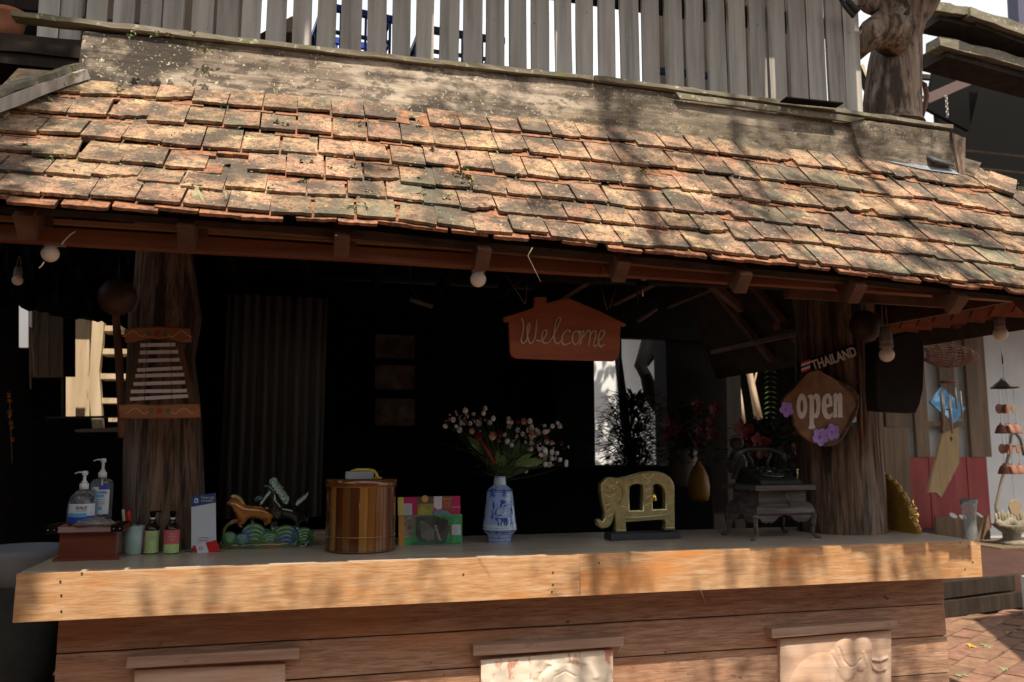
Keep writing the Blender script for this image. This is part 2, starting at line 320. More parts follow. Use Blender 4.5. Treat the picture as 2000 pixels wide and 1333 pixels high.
# ================= GROUND AND PAVING
g = MB(); g.add([(-60,-60,-.035),(90,-60,-.035),(90,110,-.035),(-60,110,-.035)], [(0,1,2,3)])
link('ground', g.mesh('ground'), mat('packed_earth', [(0,(.10,.07,.05)),(1,(.18,.13,.10))], ns=2, rough=.95, coord='Position', bump=.01, bsc=8), kind='structure')
MAT['paver'] = mat('red_clay_paver', [(0,(.17,.085,.05)),(1,(.33,.185,.115))], ns=12, rough=.8, bump=.0015, bsc=60, rv=.18, rh=.01, spots=[(8,.55,.7,(.13,.08,.06),(1,1,1),.6),(60,.64,.7,(.48,.38,.30),(1,1,1),.5)])
pv = MB(); pv.add([(-8,-8,-.02),(14,-8,-.02),(14,7,-.02),(-8,7,-.02)], [(0,1,2,3)])
pave = link('brick_pavement', pv.mesh('brick_pavement'), mat('worn_brick_bed', [(0,(.10,.055,.038)),(1,(.17,.10,.07))], ns=30, rough=1, coord='Position'), kind='structure')
pm = []
for k in range(3):
    b = MB(); b.box((0,0,0), (.288,.139,.036), jit=.003); m = b.mesh('paver'); m.materials.append(MAT['paver']); pm.append(m)
ang = R(30)
ca, sa = math.cos(ang), math.sin(ang)
cnt = 0
for i in range(-6, 26):
    for j in range(-24, 30):
        u = i*.300+(.15 if j % 2 else 0); w = j*.150
        x, y = 4.6+u*ca-w*sa, 1.6+u*sa+w*ca
        if not (3.15 < x < 7.2 and -.2 < y < 3.12+(x-5.4)*.2): continue
        v = Vector((x, y, 0))-CAM
        if v.y < .5: continue
        a = math.atan2(v.x, v.y)
        if a > R(50) or a < R(28): continue
        cnt += 1
        if cnt > 285: continue
        link('paver', pm[cnt % 3], None, pave, (x, y, -.018+rnd.uniform(-.005,.004)), (rnd.uniform(-.02,.02), rnd.uniform(-.02,.02), ang+rnd.uniform(-.012,.012)))
# fallen leaves on the pavement
for k,(x,y) in enumerate(((1890,1260),(1955,1305),(1863,1318),(1935,1262),(1975,1235))):
    p = G(x, y, 0.004); b = MB()
    for q in range(3): b.leaf((rnd.uniform(-.03,.03), rnd.uniform(-.03,.03), .003), (rnd.uniform(-1,1), rnd.uniform(-1,1), 0), .07, .03, bend=.1)
    link('fallen_leaf', b.mesh('fallen_leaf'), MAT['leaf_sage'] if k else MAT['yellow'], None, p, label=('small yellow leaf lying on the brick pavement' if k == 1 else ['yellow green leaf nearest the counter on the brick pavement','pale leaf scrap at the lower right of the brick pavement','pale leaf scrap by the foot of the counter base','curled pale leaf near the shade line on the bricks','pale leaf in the shaded bricks by the step'][k]), cat='leaf', group='leaves fallen on the bricks')
# ================= HOUSE AT THE RIGHT (raised floor, wall)
hs_ = thing('white_walled_house', (6.6, 5.9, 0), label='white walled house with red and brown boarding behind the pavilion at right', cat='house')
fl = MB(); fl.box((9.6, 6.3, .135), (8.6, 5.8, .27)); 
put('platform_floor', fl, mat('red_oxide_floor', [(0,(.06,.03,.024)),(1,(.10,.052,.04))], ns=4, rough=.7, spec=.2, coord='Position'), hs_)
A = G(1850, 1206, 0); B = G(2080, 1175, 0); dv = (B-A).normalized()
for k, z in enumerate((.07, .205)):
    b = MB(); b.plank(A+dv*-.6+Vector((0,.1*k,z)), B+dv*.25+Vector((0,.1*k,z)), .05, .13, n=6, jit=.003)
    put('step_plank', b, MAT['dark2'], hs_)
b = MB(); b.box(G(1990,1155,.2)+Vector((.12,-.12,-.03)), (.3,.12,.34)); put('white_block', b, MAT['white_wall'], hs_)
WY = 5.9
def wallbox(x0, y0, x1, y1, dy=0, th=.05, mi=0, mb=None):
    ym = (y0+y1)/2; p = P(x0, y1, WY); q = P(x1, y0, WY); p.x = P(x0, ym, WY).x; q.x = P(x1, ym, WY).x; b = mb or MB()
    b.box(((p.x+q.x)/2, WY-dy+th/2, (p.z+q.z)/2), (abs(q.x-p.x), th, abs(q.z-p.z)), mi=mi); return b
w = MB(); w.box((9.7, WY+.15, 1.75), (6.4, .12, 3.1)); put('wall', w, MAT['white_wall'], hs_)
w = MB(); w.box((9.7, WY-.2, 4.1), (6.6, .5, 1.45)); put('brown_siding_wall', w, wood('brown_siding', (.30,.20,.14), (.38,.26,.18), (.46,.32,.23), GX, 12, rough=.7), hs_)
for y in (302, 334, 372, 408):
    z = P(1950, y, WY-.46).z; b = MB(); b.box((9.7, WY-.47, z), (6.6, .03, .02)); put('siding_batten', b, MAT['brown_plank'], hs_)
for x0, x1, y0, y1, m, dy in ((1828,1856,560,890,'brown_plank',.06),(1880,1918,560,893,'brown_plank',.06),(1775,1800,560,893,'brown_plank',.06),
                        (1775,1812,893,1033,'red_plank',.04),(1813,1848,893,1033,'red_plank',.045),(1849,1886,893,1033,'red_plank',.04),(1887,1926,893,1033,'red_plank',.045),
                        (1700,1724,800,1000,'brown_plank',.05),(1725,1743,835,1033,'brown_plank',.055),(1744,1773,835,1033,'brown_plank',.05),(1725,1773,790,834,'brown_plank',.05),(1660,1699,640,1033,'brown_plank',.05)):
    put('wall_plank', wallbox(x0, y0, x1, y1, dy, .05), MAT[m], hs_)
put('window_rail', wallbox(1801, 824, 1880, 832, .03, .03), MAT['brown_plank'], hs_)
put('low_board', wallbox(1788, 1003, 1890, 1052, .35, .03), MAT['brown_plank'], hs_)
# canopy over the right-hand house
cn = thing('dark_canopy', (8.5, 3.5, 3.2), label='dark shed roof with steel rafter behind the roof corner at upper right', cat='canopy')
b = MB()
q = [P(1800,205,3.0), P(2000,90,3.0), P(2200,120,3.4), P(2200,250,6), P(1905,250,6)]
b.add([P(1905,135,5.5), P(2300,60,5.5), P(2300,160,2.6), P(2010,168,2.6)]+[v+Vector((0,0,-.12)) for v in (P(1905,135,5.5), P(2300,60,5.5), P(2300,160,2.6), P(2010,168,2.6))], [(0,1,2,3),(7,6,5,4),(0,3,7,4),(1,0,4,5),(2,1,5,6),(3,2,6,7)])
put('roof_sheet', b, MAT['black'], cn)
b = MB(); b.plank(P(1808,195,3.2), P(1945,135,3.2), .05, .09); put('steel_rafter', b, mat('brown_steel', (.11,.065,.055), rough=.5), cn)
b = MB(); b.plank(P(1790,150,4.0), P(1860,156,4.0), .05, .05); put('cross_bar', b, MAT['dark2'], cn)
b = MB(); b.box((P(1905,230,6.4)+P(2200,280,6.4))/2+Vector((0,.3,0)), (3.6,.1,1.9)); put('back_wall', b, MAT['black'], cn)
b = MB(); b.plank(P(1815,180,3.6)+Vector((0,0,.05)), P(1900,215,3.6), .04,.5); 
put('gable_board', b, MAT['black'], cn)
# ================= DARK BUILDING MASS LEFT AND BEHIND
bk = thing('rear_building', (0.6, 3.6, 0), label='unlit dark timber room at the back of the pavilion', cat='building')
def pbox(x0, y0, x1, y1, Y, th=.08):
    p = P(x0, y1, Y); q = P(x1, y0, Y); b = MB(); b.box(((p.x+q.x)/2, Y+th/2, (p.z+q.z)/2), (abs(q.x-p.x), th, abs(q.z-p.z))); return b
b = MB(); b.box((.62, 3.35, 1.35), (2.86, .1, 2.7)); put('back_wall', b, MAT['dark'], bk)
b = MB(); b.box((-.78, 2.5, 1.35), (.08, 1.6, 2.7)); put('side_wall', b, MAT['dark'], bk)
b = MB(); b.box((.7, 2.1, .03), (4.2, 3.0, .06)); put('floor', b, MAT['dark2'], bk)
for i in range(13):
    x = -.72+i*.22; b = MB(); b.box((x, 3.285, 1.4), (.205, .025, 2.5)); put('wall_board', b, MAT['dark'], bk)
# curtain
cb = MB(); c0 = P(445, 575, 2.6); c1 = P(627, 1010, 2.6)
n = 60; vs = []; 
for j in range(3):
    for i in range(n+1):
        t = i/n; vs.append((c0.x+(c1.x-c0.x)*t, 2.6+.018*math.sin(t*60)+.008*math.sin(t*23+j), c0.z+(c1.z-c0.z)*j/2))
cb.add(vs, [(j*(n+1)+i, j*(n+1)+i+1, (j+1)*(n+1)+i+1, (j+1)*(n+1)+i) for j in range(2) for i in range(n)], 0, True)
cu_ = put('curtain', cb, mat('grey_curtain_cloth', (.26,.26,.25), rough=.9), None, label='grey pleated curtain hanging in the dark room behind the horses', cat='curtain')
sm_ = cu_.modifiers.new('thick', 'SOLIDIFY'); sm_.thickness = .003
# picture frames on the back wall
pf = thing('picture_frame', P(772, 680, 3.2), label='top picture of the three hanging on the dark back wall', cat='picture', group='pictures on the dark wall')
b = MB(); 
for sx in (-1,1): b.box((sx*.17,0,0), (.02,.02,.26))
for sz in (-1,1): b.box((0,0,sz*.12), (.32,.02,.02))
link('frame', b.mesh('frame'), MAT['black'], pf)
b = MB(); b.box((0,.004,0), (.30,.006,.2)); link('print', b.mesh('print'), mat('faded_print', [(0,(.05,.05,.03)),(.5,(.22,.14,.09)),(1,(.36,.3,.2))], ns=9, rough=.5), pf)
for (x, y, lb) in ((772, 735, 'middle picture of the three hanging on the dark back wall'), (772, 805, 'lowest picture of the three hanging on the dark back wall')):
    c = copy_tree(pf, label=lb); c.location = P(x, y, 3.2)
# ceiling fan lamp fittings under ceiling
for x, y, x2, y2, lb in ((800,585,845,600,'grey spotlight tube under the ceiling left of the near bulb'),(1245,628,1282,603,'slim brown bar lamp under the ceiling right of the welcome sign')):
    t = thing('spotlight', P(x, y-30, 1.7), label=lb, cat='lamp', group='lamps under the dark ceiling')
    b = MB(); b.tube([P(x,y,1.7)-P(x,y-30,1.7), P(x2,y2,1.7)-P(x,y-30,1.7)], .014, 8); link('lamp_tube', b.mesh('lamp_tube'), MAT['socket'], t)
    b = MB(); b.tube([(0,0,0), P((x+x2)/2,(y+y2)/2,1.7)-P(x,y-30,1.7)], .006, 6); b.tube([(0,0,0),(0,0,.42)], .006, 6); link('stem', b.mesh('stem'), MAT['wire'], t)
# white wall seen through the far opening, with trees before it
fw = MB(); p = P(1145, 900, 6.5); q = P(1312, 560, 6.5); fw.box(((p.x+q.x)/2+.25, 6.6, 1.6), (q.x-p.x+.5, .12, 4.4))
put('white_garden_wall', fw, MAT['white_wall'], None, label='white wall in daylight seen through the gap right of the welcome sign', cat='wall')
def trunk(name, pts, Y, rad, m, lb, cat='tree', twigs=(), grp=None):
    L0 = P(*pts[0], Y); t = thing(name, L0, label=lb, cat=cat, group=grp)
    b = MB(); path = [P(x, y, Y)-L0 for x, y in pts]; b.tube(path, [r_*depth(P(x,y,Y))/1600 for r_, (x,y) in zip(rad, pts)], 9, wob=.12)
    link('trunk', b.mesh('trunk'), m, t)
    for tw, r0 in twigs:
        b = MB(); b.tube([P(x,y,Y)-L0 for x,y in tw], [r0*depth(P(tw[0][0],tw[0][1],Y))/1600*(1-.6*i/len(tw)) for i in range(len(tw))], 6, wob=.1); link('branch', b.mesh('branch'), m, t)
    return t
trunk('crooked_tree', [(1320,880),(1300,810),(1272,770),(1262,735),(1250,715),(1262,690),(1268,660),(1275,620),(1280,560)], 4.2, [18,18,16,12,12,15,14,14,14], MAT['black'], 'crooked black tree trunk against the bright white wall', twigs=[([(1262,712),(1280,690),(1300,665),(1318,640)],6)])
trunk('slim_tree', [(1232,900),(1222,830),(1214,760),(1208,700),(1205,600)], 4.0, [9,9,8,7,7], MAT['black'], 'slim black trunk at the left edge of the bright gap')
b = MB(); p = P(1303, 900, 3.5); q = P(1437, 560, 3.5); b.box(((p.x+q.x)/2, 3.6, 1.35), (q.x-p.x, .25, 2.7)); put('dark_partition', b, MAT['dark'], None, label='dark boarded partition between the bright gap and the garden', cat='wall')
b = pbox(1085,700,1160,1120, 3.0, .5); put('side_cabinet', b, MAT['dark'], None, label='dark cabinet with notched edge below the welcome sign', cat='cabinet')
for y in range(4): pass
# lit twisted trunks in the garden gap
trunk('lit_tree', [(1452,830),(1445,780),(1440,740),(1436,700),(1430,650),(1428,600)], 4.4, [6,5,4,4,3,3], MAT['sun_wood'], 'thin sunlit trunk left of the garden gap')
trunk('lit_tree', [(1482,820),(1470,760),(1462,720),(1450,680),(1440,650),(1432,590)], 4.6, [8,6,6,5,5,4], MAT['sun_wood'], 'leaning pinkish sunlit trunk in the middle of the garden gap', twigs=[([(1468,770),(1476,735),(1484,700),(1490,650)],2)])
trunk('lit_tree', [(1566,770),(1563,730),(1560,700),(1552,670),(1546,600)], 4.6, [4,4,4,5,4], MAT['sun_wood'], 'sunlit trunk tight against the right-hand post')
gb = MB()
gb.box((5.7, 6.9, 1.7), (3.7, .1, 3.4)); put('garden_fence', gb, MAT['dark'], None, label='dark slatted screen at the back of the garden gap', cat='fence')
# fern behind
t = thing('fern', P(1505, 830, 4.9), label='dark green ladder-leaved fern hanging in the garden gap', cat='plant')
b = MB()
for i in range(13):
    p = P(1505, 715+i*10, 4.9)-P(1505,830,4.9)
    for sx in (-1,1): b.leaf(p, (sx,0,-.15), .085, .03)
link('frond', b.mesh('frond'), MAT['leaf_green'], t)
# bushes inside: dark red and green foliage
def bush(name, cx, cy, Y, w, h, n, mats, lb, cat='plant', leaf=(.05,.02), flowers=0, fm=None, seed=1, grp=None, fr=.018):
    L0 = P(cx, cy+h/2, Y); k = depth(L0)/1600; r = random.Random(seed)
    t = thing(name, L0, label=lb, cat=cat, group=grp); b = MB(); fl_ = MB()
    W, H = w*k/2, h*k
    st = MB()
    for i in range(9):
        a = r.uniform(-1,1); e = Vector((a*W*.9, r.uniform(-.5,.5)*W, H*r.uniform(.5,1))); st.tube([(0,0,0), e*.5+Vector((0,0,H*.08)), e], [.006,.004,.002], 5)
    link('stem', st.mesh('stem'), MAT['leaf_dark'], t)
    for i in range(n):
        z = r.random(); ww = W*(.35+.75*math.sin(math.pi*min(1, z*.85+.1)))
        p = Vector((r.gauss(0,.5)*ww, r.gauss(0,.4)*ww, z*H+r.gauss(0,.03)*H)); d = Vector((p.x*2+r.uniform(-.3,.3)*W, p.y+r.uniform(-.3,.3)*W, r.uniform(-.4,.9)*W))
        b.leaf(p, d, leaf[0]*r.uniform(.6,1.3), leaf[1]*r.uniform(.7,1.3), mi=r.randrange(len(mats)))
    link('foliage', b.mesh('foliage'), mats, t)
    for i in range(flowers):
        fb = MB(); a = r.uniform(-1,1); p = Vector((a*W*1.05, -W*r.uniform(.2,.8), H*r.uniform(.35,1.05)))
        for q in range(6):
            an = q*math.pi/3+r.random(); fb.petal((0,0,0), (math.cos(an), -.25, math.sin(an)), fr*2.2, fr*1.2)
        fb.ball((0,-fr*.3,0), fr*.3, 6, 4, mi=1)
        link('flower', fb.mesh('flower'), fm, t, p)
    return t
MAT['dark_red'] = mat('dark_red_petal', [(0,(.14,.01,.012)),(1,(.26,.03,.03))], ns=30, rough=.6)
MAT['pink'] = mat('pink_flower', (.5,.28,.22), rough=.7)
bush('red_leaved_bush', 1240, 858, 2.2, 150, 170, 2600, [MAT['leaf_dark'], mat('maroon_leaf', (.035,.008,.008), rough=.6)], 'dark maroon leafy bush behind the gold elephant', leaf=(.06,.022), seed=3)
bush('poinsettia', 1345, 850, 1.7, 110, 110, 700, [MAT['leaf_dark']], 'dim red flowers in a white ribbed pot behind the elephant', flowers=9, fm=[MAT['dark_red'], MAT['pink']], seed=5, fr=.022)
bush('poinsettia', 1500, 880, 1.3, 150, 110, 900, [MAT['leaf_dark']], 'dim red poinsettias growing behind the antique telephone', flowers=12, fm=[MAT['dark_red'], MAT['pink']], seed=9, fr=.03)
def base_pot(name, x, y, Y, prof, m, lb, cat, n=20):
    L0 = P(x, y, Y); b = MB(); k = depth(L0)/1600; b.lathe([(r_*k, z*k) for r_, z in prof], n); return link(name, b.mesh(name), m, None, L0, label=lb, cat=cat)
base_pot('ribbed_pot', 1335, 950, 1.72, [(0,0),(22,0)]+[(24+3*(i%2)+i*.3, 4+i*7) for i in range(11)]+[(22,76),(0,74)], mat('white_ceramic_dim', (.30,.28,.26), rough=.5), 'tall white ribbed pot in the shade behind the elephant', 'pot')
base_pot('yellow_vase', 1366, 978, 1.25, [(0,0),(17,0),(20,12),(21,28),(19,46),(12,62),(6,70),(5,76),(0,76)], mat('ochre_glaze', (.42,.20,.03), rough=.35), 'ochre yellow bottle vase in the shade behind the elephant', 'vase')
b = MB(); b.box((2.35, 1.3, .46), (1.5,.9,.92)); put('back_shelf', b, MAT['dark'], None, label='dark shelf behind the counter holding the flower pots', cat='shelf')
b = MB(); b.box((P(1485,885,1.0)), (.10,.05,.10)); 
# little leaf clumps, pale colour standing in for sun glints in the shade
for x, y, n_, lb in ((1458,892,16,'small pale leaf cluster standing for a sun glint behind the telephone'),(1553,912,9,'small bright green sprout beside the telephone'),(1220,908,5,'tiny pale bloom in the dark bush')):
    L0 = P(x, y, .62); b = MB()
    for i in range(n_): b.leaf((rnd.gauss(0,.008), rnd.gauss(0,.008), rnd.gauss(0,.012)), (rnd.uniform(-1,1), rnd.uniform(-1,1), rnd.uniform(-1,1)), .016, .008)
    link('leaf_cluster', b.mesh('leaf_cluster'), MAT['leaf_sage'], None, L0, label=lb, cat='leaves')
# ================= LEFT BACKGROUND: stair, posts, sticks
LY = 3.2
def lt(pts): return zoomed(pts, 0, 560, 4.4425)
st = thing('wooden_stair', P(210, 900, LY), label='sunlit open wooden stair with pale treads behind the left post', cat='stair')
pc = depth(P(200,700,LY))/1600
def lpoly(name, pts, Y, m, th=.05, parent=None, **k):
    b = MB(); b.prism([(p.x, p.z) for p in (P(x, y, Y) for x, y in lt(pts))], Y, Y+th); return put(name, b, m, parent, **k)
lpoly('stringer', [(905,262),(890,480),(860,730),(890,1230),(800,1230),(770,900),(800,300)], LY-.05, MAT['sun_wood'], .06, st)
for x0, x1, y in ((880,990,362),(868,1060,562),(860,1080,778),(880,1080,990),(940,1080,1150)):
    lpoly('tread', [(x0,y-24),(x1+60,y-20),(x1+60,y+22),(x0,y+24)], LY-.02, MAT['sun_wood'], .22, st)
lpoly('sawn_post', [(655,280),(775,285),(775,1130),(655,1130)], LY+.2, MAT['sun_wood'], .1, None, label='pale sunlit square post with a bolt hole beside the stair', cat='post')
lpoly('rough_post', [(572,785),(655,785),(655,1130),(572,1130)], LY+.25, MAT['sun_wood'], .1, None, label='short rough-faced sunlit post left of the stair', cat='post')
lpoly('white_post', [(165,165),(245,180),(245,530),(165,530)], LY, mat('grey_white_paint', (.36,.37,.40), rough=.8), .08, None, label='pale grey painted post at the far left behind the bulb', cat='post')
for i,(a_,b_,ytop) in enumerate(((255,330,180),(335,420,215),(425,535,250))):
    lpoly('weathered_board', [(a_,ytop),(b_,ytop+15),(b_,790),(a_,790)], LY+.4+i*.02, MAT['brown_plank'], .04, None, label=['leftmost','middle','rightmost'][i]+' shaded board of the three left of the bolt-holed post', cat='board', group='shaded boards left of the stair')
lpoly('black_sheet', [(280,795),(530,800),(530,1150),(280,1150)], LY-.3, MAT['black'], .06, None, label='black painted panel left of the short rough post', cat='panel')
t = thing('bamboo_stick', P(62, 740, 2.4), label='split bamboo stick catching the sun at far left', cat='stick')
for pts, r_ in (([(265,890),(262,700),(258,350)],7),([(300,780),(290,600),(275,480),(268,360)],8),([(280,560),(292,440),(325,295)],4)):
    b = MB(); b.tube([P(x,y,2.4)-P(62,740,2.4) for x,y in lt(pts)], r_/4.44*.0034, 6, wob=.15); link('split_cane', b.mesh('split_cane'), MAT['sun_wood'], t)
for i,(pts, lb) in enumerate((([(385,1130),(1040,1120),(1040,1132),(385,1145)],'dark thin rail crossing in front of the stair foot'),([(650,1240),(1040,1222),(1040,1260),(650,1262)],'grey plank edge below the stair foot'))):
    lpoly('rail', pts, 1.6, MAT['socket'] if i else MAT['wire'], .1, None, label=lb, cat='rail')
# rear dark wall left
b = MB(); b.box((-3.2, 5.0, 1.5), (7.5,.1,3.0)); put('dark_fence', b, MAT['dark'], None, label='dark board fence closing the yard behind the stair', cat='fence')
b = MB(); b.box((-2.6, 1.2, 1.3), (.1,7.0,2.6)); put('dark_fence', b, MAT['dark'], None, label='dark board fence along the left side of the yard', cat='fence')
# orange flowers far left
t = thing('orange_flower_string', P(20, 900, 1.0), label='string of orange marigolds hanging at the left edge', cat='flowers')
for x, y in ((18,772),(19,782),(20,804),(19,811),(22,826),(23,834),(24,858)):
    b = MB(); 
    for q in range(14): b.leaf((0,0,0), (rnd.uniform(-1,1), rnd.uniform(-1,.4), rnd.uniform(-1,1)), .014, .009)
    link('bloom', b.mesh('bloom'), mat('orange_bloom', (.55,.22,.02), rough=.6) if 'ob' not in globals() else ob, t, P(x,y,1.0)-P(20,900,1.0))
b = MB(); b.tube([P(18,765,1.0)-P(20,900,1.0), P(24,905,1.0)-P(20,900,1.0)], .002, 5); link('string', b.mesh('string'), MAT['cord'], t)
# wash basin and jar at left
t = thing('stone_basin', G(40, 1093, .84)-Vector((0.05,-.22,.76)), label='grey stone wash basin on a jar at the left edge beside the counter', cat='basin')
b = MB(); b.lathe([(0,.72),(.2,.74),(.235,.80),(.245,.80),(.24,.76),(.2,.68),(.16,.6),(0,.6)], 32); link('bowl', b.mesh('bowl'), mat('pale_grey_stone', [(0,(.72,.78,.84)),(1,(.8,.84,.88))], ns=8, rough=.6), t)
b = MB(); b.lathe([(0,0),(.16,0),(.2,.12),(.21,.35),(.17,.55),(.14,.62),(0,.62)], 28); link('jar', b.mesh('jar'), mat('dark_grey_clay', [(0,(.10,.10,.09)),(1,(.17,.17,.15))], ns=8, rough=.8), t)
# jagged black sheet standing for the dark mass under the eave
L0 = P(120, 440, .75); t = thing('hanging_dark_mass', L0, label='jagged black sheet standing for the dark mass left of the post', cat='dark mass')
b = MB(); rr_ = random.Random(4)
top = [(-60,395),(270,420)]; bot = []
for i in range(40):
    x = 262-i*8.2; yb = (588 if x > 225 else 598 if x > 200 else 622 if x > 150 else 612 if x > 100 else 598 if x > 40 else 590); bot.append((x, yb+rr_.uniform(-5,7)))
NX = 40; vs = []
for j in range(9):
    for i in range(NX):
        x, yb = bot[i]; y = 405+(yb-405)*j/8; p = P(x, y, .75+.10*noise.noise(Vector((i*.35,j*.6,2)))+rr_.uniform(-.012,.012)-.05*math.sin(math.pi*j/8))-L0; vs.append(p)
n0 = len(vs); vs += [v+Vector((0,.10,0)) for v in vs]
fs = [(j*NX+i, j*NX+i+1, (j+1)*NX+i+1, (j+1)*NX+i) for j in range(8) for i in range(NX-1)]
fs += [(n0+a, n0+d, n0+c, n0+b_) for a, b_, c, d in fs]+[(8*NX+i, 8*NX+i+1, n0+8*NX+i+1, n0+8*NX+i) for i in range(NX-1)]
b.add(vs, fs); link('dark_sheet', b.mesh('dark_sheet'), MAT['black'], t); b = MB()
for i in range(260):
    k = rr_.randrange(NX); x, yb = bot[k]; p = P(x+rr_.uniform(-4,4), rr_.uniform(450, yb), .70+rr_.uniform(-.03,.05))-L0; b.leaf(p, (rr_.uniform(-1,1), rr_.uniform(-1,0), rr_.uniform(-1,0)), .05, .012)
link('dark_fringe', b.mesh('dark_fringe'), MAT['black'], t, kind='stuff')
# bushy trees beyond, seen in the gaps of the balcony and pergola
MAT['leaf_far'] = mat('far_foliage', [(0,(.03,.06,.015)),(1,(.10,.17,.04))], ns=3, rough=.6)
def tree(x, y, h, cr, n, lb, seed, lf=.22):
    r = random.Random(seed); t = thing('leafy_tree', (x, y, 0), label=lb, cat='tree', group='trees behind the pavilion'); b = MB()
    b.tube([(0,0,0),(.1,.05,h*.35),(-.05,0,h*.6),(0,0,h*.8)], [.2,.16,.12,.06], 9, wob=.08)
    for i in range(9):
        a = r.uniform(0,6.28); z0 = h*r.uniform(.35,.7); b.tube([(0,0,z0),(math.cos(a)*cr*.4, math.sin(a)*cr*.4, z0+cr*.35),(math.cos(a)*cr*.8, math.sin(a)*cr*.8, z0+cr*.6)], [.07,.045,.015], 6)
    link('trunk', b.mesh('trunk'), MAT['bark'], t); b = MB()
    cl = [Vector((r.gauss(0,.45)*cr, r.gauss(0,.45)*cr, h*.72+r.gauss(0,.3)*cr)) for _ in range(26)]
    for i in range(n):
        c = r.choice(cl); p = c+Vector((r.gauss(0,.17)*cr, r.gauss(0,.17)*cr, r.gauss(0,.12)*cr)); b.leaf(p, (r.uniform(-1,1), r.uniform(-1,1), r.uniform(-.7,.3)), lf*r.uniform(.7,1.3), lf*.45)
    link('crown', b.mesh('crown'), MAT['leaf_far'], t)
tree(2.0, 16, 6.3, 2.2, 2600, 'leafy tree glimpsed low between the balcony slats', 11)
tree(12.5, 24, 7.5, 3.0, 2600, 'pale leafy tree glimpsed under the pergola beams at right', 12)
tree(7.0, 12, 5.2, 1.7, 1800, 'leafy tree glimpsed between the slats near the gnarled post', 13)

b = MB(); b.box((7.6, 6.4, 3.25), (7.6, 4.4, .06)); b.box((3.2, 3.0, 2.83), (.8, 1.4, .05)); put('garden_shade_roof', b, MAT['dark'], None, label='dark roof added to shade the garden and the right-hand house wall', cat='roof')  # roof added to keep sun off the garden and the partition
b = MB(); b.box((-2.6, 1.55, 2.80), (2.3, 2.35, .05)); b.box((-1.13, 1.4, 2.80), (.62, 2.05, .05)); b.box((-2.8, 4.15, 2.80), (5.0, 2.2, .05)); put('yard_shade_slab', b, MAT['dark'], None, label='dark slabs added over the yard at left to shade it', cat='floor')  # slabs added to darken the yard, with a slot for sun on the stair
# unseen house behind the viewer, added to hold back sky fill
oh = thing('opposite_house', (0, -9.5, 0), label='unseen brown timber house behind the viewer, added to block sky light', cat='house')
b = MB(); b.box((0,-9.6,2.3), (26,.3,4.6)); put('wall', b, MAT['brown_plank'], oh)
b = MB(); b.plank((-13,-8.9,4.6), (13,-8.9,4.6), 2.6, .12); put('roof', b, MAT['dark2'], oh)
for x_ in (-7,-3,2,6.5):
    b = MB(); b.box((x_,-9.43,1.9), (1.3,.06,1.4)); w_ = put('window', b, MAT['dark'], oh)

b = MB(); b.box((2.8, 3.46, 2.56), (1.9,.08,.42)); put('lintel_board', b, MAT['dark'], bk)
b = MB(); b.box((1.95, 2.25, .66), (1.35,.5,1.32)); put('plant_table', b, MAT['dark'], None, label='dark table carrying the maroon bush behind the elephant', cat='table')
tr_ = thing('dapple_tree', (4.4, 5.2, 0), label='garden tree added to dapple the white wall beyond the pavilion', cat='tree')  # tree put in for its leaf shadows on the white wall
b = MB(); b.tube([(0,0,0),(.1,0,1.6),(-.1,0,3.2),(-.9,.1,4.2)], [.12,.1,.08,.04], 8); link('trunk', b.mesh('trunk'), MAT['bark'], tr_); b = MB(); r = random.Random(31)
for i in range(420):
    p = Vector((3.15+r.gauss(0,.35), 6.5, 1.9+r.gauss(0,.5)))+sdir*(2.6+r.gauss(0,.2))-Vector((4.4,5.2,0)); b.leaf(p, (r.uniform(-1,1), r.uniform(-1,1), r.uniform(-1,.3)), .16, .08)
link('crown', b.mesh('crown'), MAT['leaf_green'], tr_)

aw = thing('shade_awning', (8.5, .5, 0), label='dark awning added right of the view to shade the bricks', cat='awning')  # added sheet, outlined to throw the slanting shade edge on the bricks
b = MB(); pl_ = [(5.65,.56),(5.1,-.34),(4.35,-1.6),(10,-1.6),(10,1.2)]; n_ = len(pl_)
b.add([(x,y,4.0) for x,y in pl_]+[(x,y,4.05) for x,y in pl_], [tuple(range(n_-1,-1,-1)), tuple(range(n_,2*n_))]+[(i,(i+1)%n_,n_+(i+1)%n_,n_+i) for i in range(n_)]); put('shade_sheet', b, MAT['dark2'], aw)
for x_, y_ in ((9.8,-1.4),(9.8,1.0),(6.6,-1.4)):
    b = MB(); b.tube([(x_,y_,0),(x_,y_,4)], .06, 8); put('awning_post', b, MAT['dark2'], aw)
# ================= PAVILION
pav = thing('pavilion', (1.0, .4, 0), label='open timber pavilion with old clay tile roof over the bar counter', cat='pavilion')
EX = [(-1.6,2.10),(-.79,2.088),(-.385,2.083),(.146,2.082),(.61,2.068),(1.30,2.044),(1.684,2.028),(2.092,2.008),(2.531,1.988),(3.3,1.95)]
def ez(x):
    if x <= EX[0][0]: return EX[0][1]
    for (a, za), (b_, zb) in zip(EX, EX[1:]):
        if x <= b_: return za+(zb-za)*(x-a)/(b_-a)
    return EX[-1][1]
YE, YT = -.575, .05
def roof_top_z(x): return 2.700+.036*max(0, 1-((x-.9)/1.9)**2)
def surf(x, v): return Vector((x, YE+(YT-YE)*v, (ez(x)+.012)+(roof_top_z(x)-ez(x)-.012)*v-.018*math.sin(math.pi*v)+.006*noise.noise(Vector((x*3,v*4,0)))))
